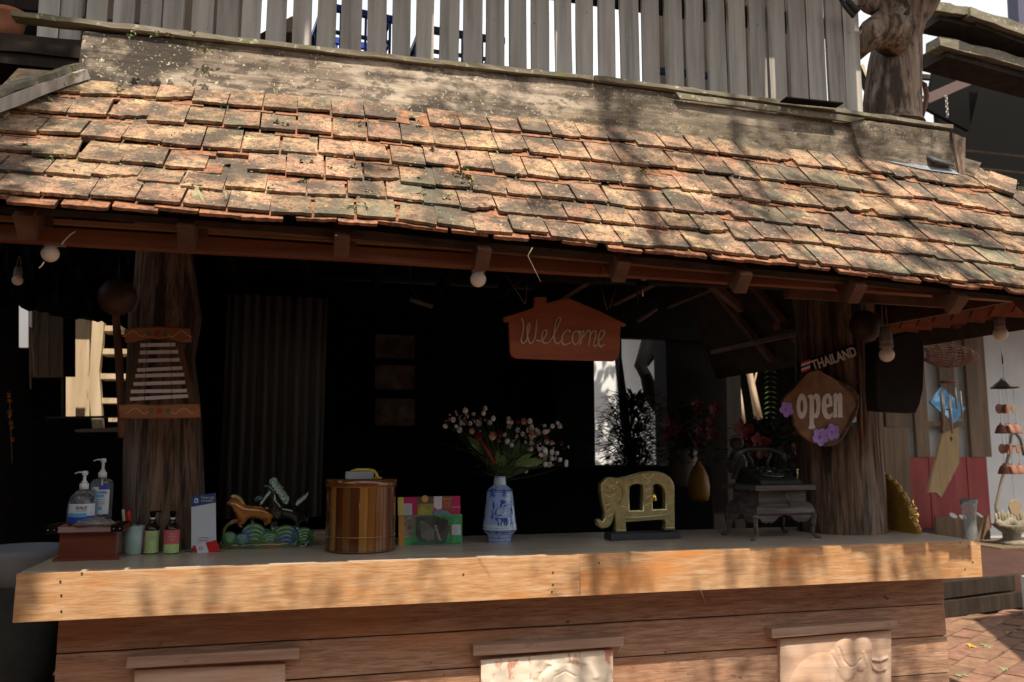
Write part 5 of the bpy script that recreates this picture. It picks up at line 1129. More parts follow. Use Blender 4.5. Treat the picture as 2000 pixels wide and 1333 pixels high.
# two amber bottles
MAT['amber'] = mat('dark_amber_glass', (.025,.010,.006), rough=.15)
MAT['lab_green'] = mat('lime_label', [(0,(.42,.60,.22)),(1,(.50,.68,.30))], ns=8, rough=.5)
MAT['lab_red'] = mat('coral_label', [(0,(.55,.10,.12)),(1,(.65,.16,.17))], ns=12, rough=.5)
for (x, m1, m2, lb) in ((292,'lab_green','lab_green','dark pump bottle with an all lime green label beside the mint cup'),(332,'lab_red','lab_green','dark pump bottle with a coral red and lime label')):
    L0 = on(x, 1083)+Vector((0,.026,0)); t = thing('lotion_bottle', L0, R(4), label=lb, cat='bottle', group='small lotion pump bottles')
    b = MB(); b.lathe([(0,0),(.025,0),(.0275,.003),(.0275,.088),(.026,.096),(.014,.112),(.011,.118),(.011,.126),(0,.126)], 26); link('body', b.mesh('body'), MAT['amber'], t)
    fr = (R(192), R(348)); arc_label([(.0279,.004),(.0279,.040 if m1 != m2 else .085)], *fr, MAT[m2], t, 'label_lower'); 
    if m1 != m2: arc_label([(.0280,.036),(.0280,.088)], *fr, MAT[m1], t, 'label')
    else: arc_label([(.0281,.004),(.0281,.088)], R(192), R(225), MAT['lab_red'], t, 'label_edge')
    tm = [text_on(t, s_, .0055, .002, -.0287, z_, MAT['ink'] if m1 == m2 else MAT['letter_white'], 0) for s_, z_ in (('natural',.074),('body lotion',.064),('herbal',.054))]
    for q in range(4): b = MB(); b.box((0,0,0), (.003,.0006,.002)); link('speck', b.mesh('speck'), MAT['green_sign'], t, (-.012+q*.008,-.0268-.0012*(1 if q in (1,2) else 0),.012+.008*(q%2)))
    b = MB(); b.lathe([(0,.125),(.0085,.125),(.0085,.132),(0,.132)], 14); link('white_ring', b.mesh('white_ring'), MAT['white_plastic'], t)
    b = MB(); b.lathe([(0,.132),(.006,.132),(.010,.140),(.012,.150),(.010,.156),(0,.157)], 14); b.tube([(0,0,.153),(.02 if m1 == m2 else -.005,.0,.154),(.030 if m1 == m2 else -.012,0,.152)], .003, 6); link('pump_head', b.mesh('pump_head'), MAT['black'], t)
# payment card stand
L0 = on(398, 1078); t = thing('payment_card_stand', L0, R(-3), label='white table card with navy header and red foot on the counter', cat='sign')
lz = lambda pts: [(x, z) for x, z in local(pts, L0)]
q = lz([(373,970),(421,963),(422,1058),(373,1072)]); b = MB(); b.prism(q, .004, .006); link('card', b.mesh('card'), MAT['label_white'], t)
q = lz([(373,970),(421,963),(421,982),(373,991)]); b = MB(); b.prism(q, .0028, .0042); link('header', b.mesh('header'), mat('header_navy', (.03,.07,.22), rough=.4), t)
c = lz([(405,975)])[0]; text_on(t, 'THAI QR', .0125, c[0], .0022, c[1]+.004, MAT['letter_white'], 0); text_on(t, 'PAYMENT', .010, c[0], .0022, c[1]-.008, MAT['letter_white'], 0)
c = lz([(383,978)])[0]; b = MB(); b.prism([(c[0]-.007,c[1]-.009),(c[0]+.007,c[1]-.009),(c[0]+.007,c[1]+.005),(c[0],c[1]+.010),(c[0]-.007,c[1]+.005)], .0016, .0027); link('emblem', b.mesh('emblem'), MAT['letter_white'], t)
b = MB(); b.prism([(c[0]-.003,c[1]-.005),(c[0]+.003,c[1]-.005),(c[0]+.003,c[1]+.003),(c[0]-.003,c[1]+.003)], .001, .0017); link('emblem_centre', b.mesh('emblem_centre'), MAT['label_navy'], t)
for y in (1051, 1056): c = lz([(397,y)])[0]; text_on(t, 'accepts all banks', .0055, c[0], .0032, c[1], MAT['ink'])
def slab(t, name, pts, y0, y1, m): b = MB(); b.prism(lz(pts), y0, y1); link(name, b.mesh(name), m, t)
slab(t, 'foot', [(377,1066),(424,1054),(432,1074),(386,1083)], -.022, -.012, MAT['red']); slab(t, 'foot_panel', [(384,1064),(403,1058),(410,1078),(389,1082)], -.0235, -.0215, MAT['label_white'])
c = lz([(394,1070)])[0]; b = MB(); b.tube([(c[0]+.006*math.cos(a),-.0245,c[1]+.006*math.sin(a)) for a in [i*math.pi/6 for i in range(13)]], .0012, 5, cap=False); link('ring_mark', b.mesh('ring_mark'), MAT['red'], t)
b = MB(); b.box((-.02,.01,.002), (.10,.06,.003)); link('clear_base', b.mesh('clear_base'), MAT['glass'], t)
# flat wooden block behind the horses
b = MB(); b.box((0,0,0), (.09,.08,.05), jit=.001); link('wooden_block', b.mesh('wooden_block'), MAT['ledge'], None, on(622,1062)+Vector((0.01,.04,.025)), (0,0,R(12)), label='flat pale wooden block between the horse figurine and the barrel', cat='block')
# ---- horse figurine
kh = (380, 880, 5.0)
L0 = on(525, 1072)+Vector((0,.045,0)); t = thing('horse_figurine', L0, label='glazed ceramic figurine of two galloping horses over curling waves', cat='figurine')
lh = lambda pts, y=0: [Vector((x, y, z)) for x, z in local(zoomed(pts,*kh), L0)]
def glaze(name, cols, **k): return mat(name, cols, ns=k.pop('ns', 14), rough=.10, clear=1, **k)
MAT['g_brown'] = glaze('amber_glaze', [(0,(.20,.05,.01)),(.5,(.42,.14,.02)),(1,(.56,.25,.04))]); MAT['g_black'] = glaze('black_glaze', [(0,(.01,.01,.008)),(1,(.04,.045,.03))])
MAT['g_green'] = glaze('green_glaze', [(0,(.03,.10,.04)),(.4,(.10,.25,.07)),(.6,(.05,.10,.28)),(1,(.30,.34,.12))], sc=(1,1,1)); MAT['g_white'] = glaze('celadon_glaze', [(0,(.30,.48,.40)),(1,(.55,.68,.60))]); MAT['g_base'] = glaze('mottled_glaze', [(0,(.03,.05,.02)),(.5,(.10,.14,.04)),(1,(.28,.13,.03))])
u_ = (lh([(100,0)])[0]-lh([(0,0)])[0]).x/100
def horse(nm, pts2, edges, rad, y, m):
    pts = []
    for i, q in enumerate(pts2): v = lh([q[:2]], y+(q[2]*u_ if len(q) > 2 else 0))[0]; pts.append(v)
    link(nm, skin_mesh(nm, pts, edges, [r_*u_*1.3 for r_ in rad], 2), m, t)
# brown horse: rump, belly, chest, neck, poll, muzzle ; legs
horse('brown_horse', [(690,620),(610,590),(510,610),(450,630),(425,560),(405,500),(345,510),(310,530),
   (440,690,25),(370,700,30),(310,740,30),(285,790,30),(480,700,-25),(430,725,-25),(470,750,-25),(700,690,20),(690,740,25),(740,640,-20),(720,720,-30),(395,460,0)],
   [(0,1),(1,2),(2,3),(3,4),(4,5),(5,6),(6,7),(3,8),(8,9),(9,10),(10,11),(3,12),(12,13),(13,14),(0,15),(15,16),(0,17),(17,18),(5,19)],
   [58,55,55,50,40,30,24,13,24,18,14,16,22,15,11,22,12,22,11,6], 0, MAT['g_brown'])
b = MB()
for i in range(14):
    s_ = i/13; x, y = 370+s_*150, 455+(s_**1.7)*150-20*math.sin(s_*3.1); p = lh([(x,y)])[0]; b.leaf(p+Vector((-.004,0,-.004)), (.35+s_*.5,rnd.uniform(-.3,.3),.9-s_*.7), 42*u_, 26*u_, up=(0,1,0)); b.ball(p, 15*u_, 7, 5)
link('mane', b.mesh('mane'), glaze('cream_amber_glaze', [(0,(.50,.32,.10)),(1,(.60,.48,.22))]), t)
b = MB(); 
for i in range(9): p = lh([(670+rnd.uniform(-60,40), 560+rnd.uniform(-20,50))], -.01)[0]; b.ball(p, 16*u_, 7, 5, sc=(1.3,.6,.8))
link('rump_curls', b.mesh('rump_curls'), MAT['g_brown'], t)
horse('black_horse', [(1060,620),(960,600),(850,600),(790,590),(770,480),(765,400),(715,350),(665,350),(740,680,25),(660,700,25),(800,700,-25),(770,760,-20),(1040,690,20),(1100,660,10),(1090,720,20),(1000,700,-20),(1010,760,-20)],
   [(0,1),(1,2),(2,3),(3,4),(4,5),(5,6),(6,7),(3,8),(8,9),(3,10),(10,11),(0,12),(0,13),(13,14),(0,15),(15,16)],
   [60,60,62,58,40,32,24,14,24,12,24,12,26,20,12,22,12], .012, MAT['g_black'])
b = MB()
for i in range(22):
    s_ = i/21; x, y = 745+s_*150+12*math.sin(i*2.1), 300+s_*210; p = lh([(x,y)], -.004+rnd.uniform(-.004,.008))[0]; b.leaf(p, (.9-.5*s_,rnd.uniform(-.4,.4),.8), 62*u_, 34*u_, up=(0,1,0)); b.ball(p, 21*u_, 8, 5)
for i in range(10): p = lh([(650+i*9, 520-i*12)], .002)[0]; b.ball(p, (13+i*.6)*u_, 7, 5)
link('celadon_mane', b.mesh('celadon_mane'), MAT['g_white'], t)
b = MB()
for i in range(14):
    s_ = i/13; x, y = 1000+s_*80, 530-s_*70; p = lh([(x,y)], .01)[0]; b.leaf(p, (.2+s_*.3,rnd.uniform(-.4,.4),.9), 60*u_, 30*u_, up=(0,1,0)); b.ball(p, 18*u_, 7, 5)
link('tail', b.mesh('tail'), MAT['g_white'], t)
b = MB()
for (x0, y0, x1, y1) in ((580,490,660,450),(600,500,680,470)): b.tube(lh([(x0,y0),((x0+x1)/2,(y0+y1)/2-14),(x1,y1)], .0), [6*u_,14*u_,8*u_], 7)
link('blown_leaves', b.mesh('blown_leaves'), MAT['g_green'], t)
# waves
b = MB()
def swirl(cx, cy, s_, yy, flip=1, n=18):
    for ring in range(4):
        pts = []
        for i in range(n+1):
            a = math.pi*(1.25-1.6*i/n) if flip > 0 else math.pi*(-.25+1.6*i/n); rr2 = s_*(1-.22*ring)*(1-.25*i/n); pts.append((cx+rr2*math.cos(a), cy+s_*.15*ring-rr2*.95*math.sin(a)))
        b.tube(lh(pts, yy-.004*ring), [(15+8*math.sin(math.pi*i/n))*u_*1.5 for i in range(n+1)], 7)
swirl(590,840,120,-.012); swirl(900,850,115,-.016); swirl(1080,850,85,-.006); swirl(340,870,60,-.008,-1); swirl(740,880,70,-.02); swirl(470,880,60,-.018,-1)
for (cx_, cy_, rr3) in ((560,850,80),(880,860,85),(1080,860,70),(700,830,60),(960,790,50),(780,770,45),(420,900,40)): b.ball(lh([(cx_,cy_)], .012)[0], rr3*u_, 12, 8, sc=(1,.7,1.1))
link('waves', b.mesh('waves'), MAT['g_green'], t)
b = MB()
for (cx, w_) in ((700,80),(960,90),(520,70),(1080,60)):
    for k in range(3): b.tube(lh([(cx-w_,930-k*14),(cx,925-k*34),(cx+w_*.6,870-k*32)], -.028+k*.006), [6*u_,11*u_,4*u_], 7)
link('wave_crests', b.mesh('wave_crests'), glaze('blue_white_glaze', [(0,(.05,.10,.30)),(.5,(.2,.32,.5)),(1,(.55,.6,.55))], ns=20), t)
b = MB()
cx, = [lh([(715,0)])[0].x]; RX = 440*u_
vs = []; NN = 40
for j,(sc_, z) in enumerate(((.96,0),(1.0,.006),(1.0,.014),(.95,.020),(.6,.030))):
    for k in range(NN): a = 2*math.pi*k/NN; vs.append((cx+RX*sc_*math.cos(a), .045*sc_*math.sin(a), z+.0025*math.sin(k*2.3)*(j > 1)))
b.add(vs, [(j*NN+k, j*NN+(k+1)%NN, (j+1)*NN+(k+1)%NN, (j+1)*NN+k) for j in range(4) for k in range(NN)]+[tuple(4*NN+k for k in range(NN))], 0, True)
for (x0, rr2) in ((310,26),(420,60),(600,70),(760,90),(900,80),(1050,70),(1120,45)):
    b.ball((lh([(x0,0)])[0].x, .01, .02), rr2*u_*1.2, 10, 7, sc=(1.1,.7,1))
b.tube(lh([(300,900),(285,830),(290,770),(330,720),(400,700)], .0), [22*u_,20*u_,17*u_,16*u_,14*u_], 9)
b.tube(lh([(760,700),(770,800),(780,900)], .01), [22*u_,26*u_,40*u_], 9); b.tube(lh([(1000,700),(1010,800),(1010,900)], .01), [24*u_,30*u_,44*u_], 9); b.tube(lh([(560,650),(570,760),(590,900)], .012), [22*u_,26*u_,40*u_], 9)
link('base', b.mesh('base'), MAT['g_base'], t)
# ---- stave barrel
L0 = on(708, 1083)+Vector((0,.132,0)); k_ = K(L0); t = thing('wooden_barrel', L0, label='varnished striped wooden stave barrel with metal hoops on the counter', cat='barrel')
BR, BH = 67*k_, 140*k_
L0z = BH
cols_ = [(.30,.10,.02),(.42,.17,.035),(.22,.065,.015),(.50,.24,.06)]
SM = [wood('varnished_stave_%s' % n_, tuple(c*.28 for c in col), tuple(c*.46 for c in col), tuple(min(1,c*.72) for c in col), (1,1,.04), 30, rough=.16, bump=0, clear=.6, rv=.2) for n_, col in zip(('red','amber','dark','honey'), cols_)]
NS = 26
for i in range(NS):
    a0 = 2*math.pi*i/NS+.006; a1 = 2*math.pi*(i+1)/NS-.006; b = MB(); vs = []
    for z, rr2 in ((.004,BR),(BH*.90,BR)):
        for a in (a0,(a0+a1)/2,a1): vs.append((rr2*math.cos(a), rr2*math.sin(a), z))
        for a in (a1,a0): vs.append((rr2*.9*math.cos(a), rr2*.9*math.sin(a), z))
    b.add(vs, [(4,3,2,1,0),(5,6,7,8,9)]+[(j,(j+1)%5,5+(j+1)%5,5+j) for j in range(5)]); link('stave', b.mesh('stave'), SM[rnd.choice((0,1,1,2,3,0))], t)
b = MB(); b.lathe([(0,.004),(BR*.97,.004),(BR*.97,BH*.9),(0,BH*.9)], 40); link('inner', b.mesh('inner'), SM[2], t)
b = MB(); b.lathe([(0,BH*.885),(BR*1.035,BH*.885),(BR*1.04,BH*.90),(BR*1.04,BH*.975),(BR*1.01,BH*.985),(0,BH*.985)], 48); link('lid', b.mesh('lid'), SM[0], t)
MAT['copper'] = mat('brass_hoop', (.55,.25,.09), rough=.3, metal=.8)
for z, h_ in ((BH*.885,.004),(BH*.215,.003),(.006,.006)):
    b = MB(); b.lathe([(BR*1.0,z-h_/2),(BR*1.018,z-h_/2),(BR*1.018,z+h_/2),(BR*1.0,z+h_/2)], 48); link('hoop', b.mesh('hoop'), MAT['copper'] if z != .006 else SM[0], t)
for a in (200, 340): 
    b = MB(); b.ball((BR*1.02*math.cos(R(a)), BR*1.02*math.sin(R(a)), BH*.215), .0025, 8, 5); link('stud', b.mesh('stud'), MAT['metal'], t)
ZB = 1.05+BH*.985
c = Vector((L0.x, L0.y, ZB)); t = thing('glass_keepsake_box', c, label='small clear box with gold trim and yellow tassel on top of the barrel', cat='box')
b = MB()
for sx in (-1,1):
    b.box((sx*.052-.01,0,.014), (.003,.06,.026)); b.box((-.01,sx*.029,.014), (.104,.003,.026))
b.box((-.01,0,.0015), (.106,.06,.003)); link('box', b.mesh('box'), mat('clear_acrylic', (.75,.78,.82), rough=.1, trans=.6, ior=1.3), t)
b = MB(); b.tube([(-.045,-.02,.028),(-.02,-.022,.034),(.02,-.02,.034),(.045,-.025,.030),(.055,-.028,.016),(.058,-.034,.003)], [.0045,.006,.006,.006,.0065,.008], 8, wob=.2); b.tube([(.04,-.03,.002),(.075,-.03,.003)], .003, 6); link('tassel', b.mesh('tassel'), mat('yellow_braid', (.62,.48,.06), rough=.5), t)
b = MB(); b.box((-.01,0,.012), (.09,.045,.014)); link('contents', b.mesh('contents'), mat('mixed_trinkets', [(0,(.1,.08,.06)),(1,(.5,.4,.3))], ns=60, rough=.6), t)
b = MB(); b.tube([(.05,.02,.02),(.075,.02,.028),(.08,.0,.02)], .002, 5); link('wire_loop', b.mesh('wire_loop'), MAT['wire'], t)
# ---- brochure stand
kb = (740, 780, 4.165)
L0 = on(840, 1064)+Vector((0,.004,0)); t = thing('brochure_stand', L0, label='clear acrylic stand with colourful travel leaflets right of the barrel', cat='leaflets')
lb_ = lambda pts: local(zoomed(pts,*kb), L0)
def flatp(name, pts, y, m, parent=t, th=.0008): b = MB(); b.prism(lb_(pts), y, y+th); return link(name, b.mesh(name), m, parent)
def cm(n, c, c2=None, ns=30): 
    return mat(n, c if c2 is None else [(0,c),(1,c2)], ns=ns, rough=.35)
A_ = thing('rear_leaflet', L0, label='rear leaflet with magenta and photo panels standing in the acrylic stand', cat='leaflet')
flatp('sheet', [(155,800),(665,788),(668,950),(158,955)], .010, cm('magenta_print', (.50,.03,.12)), A_)
for n_, p_, m_ in (('yellow_panel',[(155,800),(203,799),(205,945),(158,948)],cm('yellow_print', (.62,.55,.10),(.7,.62,.2))),('text_panel',[(205,852),(272,850),(272,945),(206,945)],cm('pale_text_print', (.50,.52,.60),(.66,.68,.74),80)),('food_photo',[(312,796),(450,793),(450,850),(312,852)],cm('dark_photo', (.05,.04,.03),(.2,.12,.08))),
    ('fruit_photo',[(318,855),(448,852),(448,942),(318,944)],cm('fruit_photo', (.10,.22,.08),(.62,.42,.06),25)),('white_swirl',[(450,793),(517,791),(515,890),(480,900),(450,880)],cm('pale_swirl_print', (.5,.45,.5),(.68,.64,.68),60)),('brown_panel',[(520,791),(598,790),(600,905),(520,900)],cm('brown_red_print', (.28,.05,.03),(.36,.14,.06),70)),('blue_arch',[(440,915),(500,900),(560,910),(590,940),(440,942)],cm('blue_grey_print', (.15,.25,.35)))):
    flatp(n_, p_, .0088, m_, A_)
c = lb_([(378,806)])[0]; b = MB(); b.lathe([(0,0),(.011,0),(.014,.0006),(.0145,0)], 20); o = link('bowl_print', b.mesh('bowl_print'), cm('red_rim_print', (.6,.25,.1),(.55,.42,.1),120), A_, (c[0],.0082,c[1]-.003), (R(90),0,0))
text_on(A_, 'THAI FOOD', .007, lb_([(560,815)])[0][0], .0082, lb_([(560,815)])[0][1], MAT['letter_tan']); 
for i in range(4): text_on(A_, 'tour  cook', .0055, lb_([(560,838+i*15)])[0][0], .0082, lb_([(560,838+i*15)])[0][1], MAT['letter_tan'])
for i in range(5): text_on(A_, 'open daily', .0045, lb_([(238,868+i*15)])[0][0], .0082, lb_([(238,868+i*15)])[0][1], MAT['ink'])
text_on(A_, 'BOOK NOW', .006, lb_([(632,880)])[0][0], .0092, lb_([(632,880)])[0][1], MAT['letter_white'])
B_ = thing('front_leaflet', L0, label='front leaflet with elephant photo and green panels in the acrylic stand', cat='leaflet')
flatp('sheet', [(160,950),(678,935),(680,1170),(160,1190)], .002, cm('leaf_green_print', (.04,.28,.10),(.12,.42,.16),40), B_)
for n_, p_, m_ in (('orange_panel',[(160,955),(205,954),(206,1188),(162,1190)],cm('orange_print', (.62,.28,.06))),('people_photo',[(207,962),(300,955),(290,1080),(270,1120),(207,1130)],cm('people_photo', (.08,.05,.04),(.5,.38,.32),40)),
    ('elephant_photo',[(305,955),(450,945),(560,985),(575,1060),(540,1165),(330,1168),(300,1100)],cm('grey_photo', (.05,.05,.045),(.20,.19,.17),16)),('grey_animal',[(335,985),(400,1010),(450,1060),(450,1140),(400,1160),(345,1120)],cm('animal_grey', (.16,.16,.14),(.34,.33,.29),30)),('small_card',[(592,1022),(665,1020),(667,1105),(592,1105)],cm('white_card_print', (.52,.54,.6),(.68,.7,.74),90)),('red_bar',[(580,1025),(592,1025),(592,1105),(582,1105)],cm('red_bar_print', (.5,.08,.05)))):
    flatp(n_, p_, .001 if n_ != 'grey_animal' else .0002, m_, B_)
q = lb_([(478,1090)])[0]; o = text_on(B_, 'ELEPHANT', .014, q[0], .0002, q[1], MAT['letter_white'], 0, .0002); o.rotation_euler = (0,R(72),0)
for i in range(4): text_on(B_, 'day trip', .005, lb_([(628,1038+i*17)])[0][0], .0004, lb_([(628,1038+i*17)])[0][1], MAT['ink'])
b = MB(); b.prism(lb_([(272,955),(600,945),(602,1188),(275,1188)]), -.006, -.0045); b.box((lb_([(437,1188)])[0][0], .02, .0025), (.09,.06,.004)); link('acrylic_holder', b.mesh('acrylic_holder'), mat('clear_acrylic_sheet', (.9,.93,.93), rough=.04, trans=1, ior=1.2), t)
# ---- blue and white vase
L0 = on(981, 1062)+Vector((0,.045,0)); k_ = K(L0); t = thing('blue_white_vase', L0, label='blue and white porcelain vase holding the flower bouquet', cat='vase')
kv = k_/4.165
prof = [(0,0),(92,0),(96,8),(98,60),(118,75),(136,95),(139,120),(128,200),(108,400),(104,420),(80,440),(52,462),(46,480),(45,520),(50,530),(49,532),(44,530),(42,505),(0,500)]
b = MB(); b.lathe([(r_*kv, z*kv) for r_, z in prof], 40); link('body', b.mesh('body'), mat('porcelain', [(0,(.20,.32,.62)),(.45,(.34,.46,.74)),(1,(.48,.60,.82))], (1,1,.6), ns=7, rough=.15, clear=.6, spots=[(40,.56,.62,(.03,.06,.36),(1,1,.7),.8)]), t)
MAT['cobalt'] = mat('cobalt_glaze', (.03,.06,.34), rough=.15, clear=.6); MAT['porc_white'] = mat('white_porcelain', [(0,(.46,.60,.66)),(1,(.52,.66,.70))], rough=.15, clear=.6)
def ring(z0, z1, r0, r1, m, nm): b = MB(); b.lathe([(r0*kv, z0*kv),(r1*kv, z1*kv)], 40); link(nm, b.mesh(nm), m, t)
ring(415,424,106.5,101.5,MAT['cobalt'],'band'); ring(405,409,108.6,108,MAT['cobalt'],'band'); ring(100,106,138.8,139.6,MAT['cobalt'],'band'); ring(88,94,131.5,136.5,MAT['cobalt'],'band'); ring(40,44,98.8,98.9,MAT['cobalt'],'band'); ring(14,18,97.5,97.8,MAT['cobalt'],'band'); ring(464,519,52.5,46.5,MAT['porc_white'],'neck_glaze'); ring(107,150,140.2,135.6,MAT['porc_white'],'pale_belly_glaze')
# painted figures: raised cobalt motifs wrapped round the wall
def motif(pts, nm='painted_motif', m=None):
    b = MB(); n = len(pts); vs = []
    def rad(z):
        for (r0,z0),(r1,z1) in zip(prof[4:], prof[5:]):
            if z0 <= z <= z1: return r0+(r1-r0)*(z-z0)/(z1-z0+1e-9)
        return 120
    for x, z in pts:
        rr2 = rad(z)+1.2; a = -math.pi/2+x/rr2; vs.append((rr2*kv*math.cos(a), rr2*kv*math.sin(a), z*kv))
    b.add(vs, [tuple(range(n))]); o = link(nm, b.mesh(nm), m or MAT['cobalt'], t); return o
r = random.Random(3)
def blob(cx, cz, w_, h_, nm='painted_motif', m=None, n=9): motif([(cx+w_*math.cos(2*math.pi*i/n)*r.uniform(.75,1.1), cz+h_*math.sin(2*math.pi*i/n)*r.uniform(.75,1.1)) for i in range(n)], nm, m)
for cx, cz, w_, h_ in ((-30,190,34,16),(5,186,26,18),(-45,160,7,22),(-22,158,6,20),(8,158,6,22),(24,156,6,20),(-60,200,10,14),(70,200,13,62),(74,270,10,22),(62,150,5,28),(80,150,5,26),(-2,330,22,20),(-18,305,12,10),(14,300,12,8),(92,330,10,45),(88,250,8,25),(-80,300,8,40),(-92,220,8,30),(-30,225,24,6)): blob(cx, cz, w_, h_)
for cx, cz, w_, h_ in ((-10,250,42,20),(40,350,24,14)): blob(cx, cz, w_, h_, 'pale_cloud', MAT['porc_white'])
# bouquet
t = thing('flower_bouquet', L0+Vector((0,0,525*kv)), label='bouquet of white berries, peach and red blooms in the blue vase', cat='flowers'); Lb = L0+Vector((0,0,525*kv))
fl = lambda x, y, d=0: Vector((*(lambda q: (q[0], d, q[1]))(local(zoomed([(x,y)],*kb), Lb)[0]),))
MAT['berry'] = mat('white_berry', [(0,(.46,.44,.42)),(1,(.72,.70,.68))], ns=90, rough=.6, rv=.2)
MAT['peach'] = mat('peach_petal', [(0,(.60,.30,.20)),(1,(.75,.48,.34))], ns=40, rough=.6)
MAT['stemg'] = mat('green_stem', (.05,.08,.03), rough=.6)
berries = [(887,70),(840,118),(912,160),(905,192),(618,165),(555,218),(628,222),(680,198),(735,200),(712,140),(770,122),(800,180),(835,200),(690,97),(1050,158),(1030,188),(1065,190),(1080,226),(1135,252),(1160,285),(1222,180),(1240,228),(1275,250),(1040,345),(1062,372),(1100,345),(1365,215),(1390,222),(1438,196),(1476,222),(1330,268),(1365,262),(1262,373),(1240,408),(1300,410),(1330,420),(1355,398),(1388,432),(1428,440),(1315,458),(1370,480),(1410,482),(1450,492),(1498,508),(1495,530),(1355,530),(1400,532),(1290,455),(1225,412),(1255,330),(1035,290),(660,250),(745,265),(1210,590),(1385,345),(1300,270),(1345,440)]
r = random.Random(8)
for i,(x, y) in enumerate(berries):
    b = MB(); rr2 = r.uniform(15,23)*kv
    b.ball((0,0,0), rr2, 9, 6, sc=(1,1,r.uniform(.9,1.35)))
    for q in range(4): a = q*math.pi/2+r.random(); b.leaf((0,-rr2*.3,rr2*.5), (math.cos(a)*.7, -.5, math.sin(a)), rr2*1.0, rr2*.7)
    c = fl(x, y, r.uniform(-.05,.05)); link('berry', b.mesh('berry'), MAT['berry'], t, c, (r.uniform(-.5,.5),0,r.uniform(-1,1)))
sb = MB()
for i,(x, y) in enumerate(berries):
    c = fl(x, y, 0); mid = fl(1010+(x-1010)*.45+r.uniform(-20,20), 640+(y-640)*.6); sb.tube([(0,0,-.02), mid, c], [.0015,.0011,.0007], 4)
for x, y in ((835,20),(1110,90),(1280,175),(1520,545)): sb.tube([(0,0,-.02), fl((x+1010)/2, (y+640)/2+30), fl(x,y)], [.0012,.0009,.0005], 4)
link('stems', sb.mesh('stems'), MAT['stemg'], t)
for x, y, s_, m_ in ((910,298,38,'peach'),(1228,288,36,'peach'),(1160,180,30,'peach'),(1388,350,22,'peach'),(745,258,28,'peach'),(975,280,32,'dark_red'),(1115,180,26,'dark_red'),(1345,305,28,'dark_red'),(800,300,40,'dark_red')):
    b = MB(); n = 46; 
    for i in range(n):
        a = i*2.39996; ph = math.sqrt(i/n)*1.5; d_ = Vector((math.sin(ph)*math.cos(a), -math.cos(ph), math.sin(ph)*math.sin(a))); b.leaf(d_*s_*kv*.3, d_+Vector((0,-.1,0)), s_*kv*.8, s_*kv*.4, up=(0,0,1), bend=.25)
    link('bloom', b.mesh('bloom'), MAT[m_], t, fl(x, y, -.03))
def bigleaf(p0, p1, w_, d0, m_):
    a = fl(*p0, d0+.02); c = fl(*p1, d0); d_ = c-a; n = 8; side = d_.cross(Vector((0,1,0))).normalized(); vs = []
    for i in range(n+1):
        s_ = i/n; ww = w_*kv*math.sin(math.pi*min(1,(s_*.92+.05)))**.8*(1+.12*(i%2)); m0 = a+d_*s_+Vector((0,-.02*math.sin(s_*3),0)); vs += [m0-side*ww, m0+Vector((0,.006,0)), m0+side*ww]
    b = MB(); b.add(vs, [(i*3+j, i*3+j+1, (i+1)*3+j+1, (i+1)*3+j) for i in range(n) for j in (0,1)], 0, True); link('big_leaf', b.mesh('big_leaf'), MAT[m_], t)
for p0, p1, w_, m_ in (((870,450),(725,305),42,'leaf_green'),((980,580),(960,420),40,'leaf_green'),((1050,560),(1150,330),45,'leaf_green'),((1120,530),(1330,500),48,'leaf_green'),((1080,560),(1240,440),40,'leaf_green'),((980,590),(800,300),30,'dark_red'),((990,600),(880,400),24,'dark_red'),((1000,580),(1010,450),36,'leaf_green'),((1060,600),(1200,560),30,'leaf_dark'),((1000,600),(920,520),30,'leaf_dark'),((1150,470),(1180,350),30,'leaf_dark'),((1250,400),(1330,320),26,'leaf_dark')):
    bigleaf(p0, p1, w_*(.72 if m_ != 'dark_red' else .4), r.uniform(-.02,.02), m_)
sm_b = [MAT['berry'], MAT['peach'], MAT['dark_red'], MAT['stemg']]
for i in range(120):
    if i % 3 == 0: x, y = r.gauss(720,90), r.gauss(165,45)
    elif i % 3 == 1: x, y = r.gauss(1200,110), r.gauss(255,60)
    else: x, y = r.gauss(1350,80), r.gauss(430,60)
    x += r.gauss(0,10); c = fl(x, max(60,y), r.uniform(-.06,.05)); b = MB(); s_ = r.uniform(10,19)*kv; k_m = r.choice((0,0,0,1,2,3,3))
    for q in range(7): b.leaf((0,0,0), (r.uniform(-1,1), r.uniform(-1,.3), r.uniform(-1,1)), s_*1.2, s_*.8, bend=.3)
    link('blossom', b.mesh('blossom'), sm_b[k_m], t, c)
b = MB()
for i in range(60):
    a_x = r.gauss(1020,190); b.tube([fl(1010,620), fl((a_x+1010)/2+r.uniform(-20,20), 430), fl(a_x, r.uniform(120,400), r.uniform(-.05,.05))], [.001,.0008,.0004], 4)
link('twigs', b.mesh('twigs'), MAT['stemg'], t)
b = MB()
for i in range(260): b.leaf(Vector((r.gauss(0,.045),r.gauss(0,.03),r.uniform(0,.12))), (r.uniform(-1,1),r.uniform(-1,1),r.uniform(0,1)), .022, .009)
link('filler_leaves', b.mesh('filler_leaves'), MAT['stemg'], t)
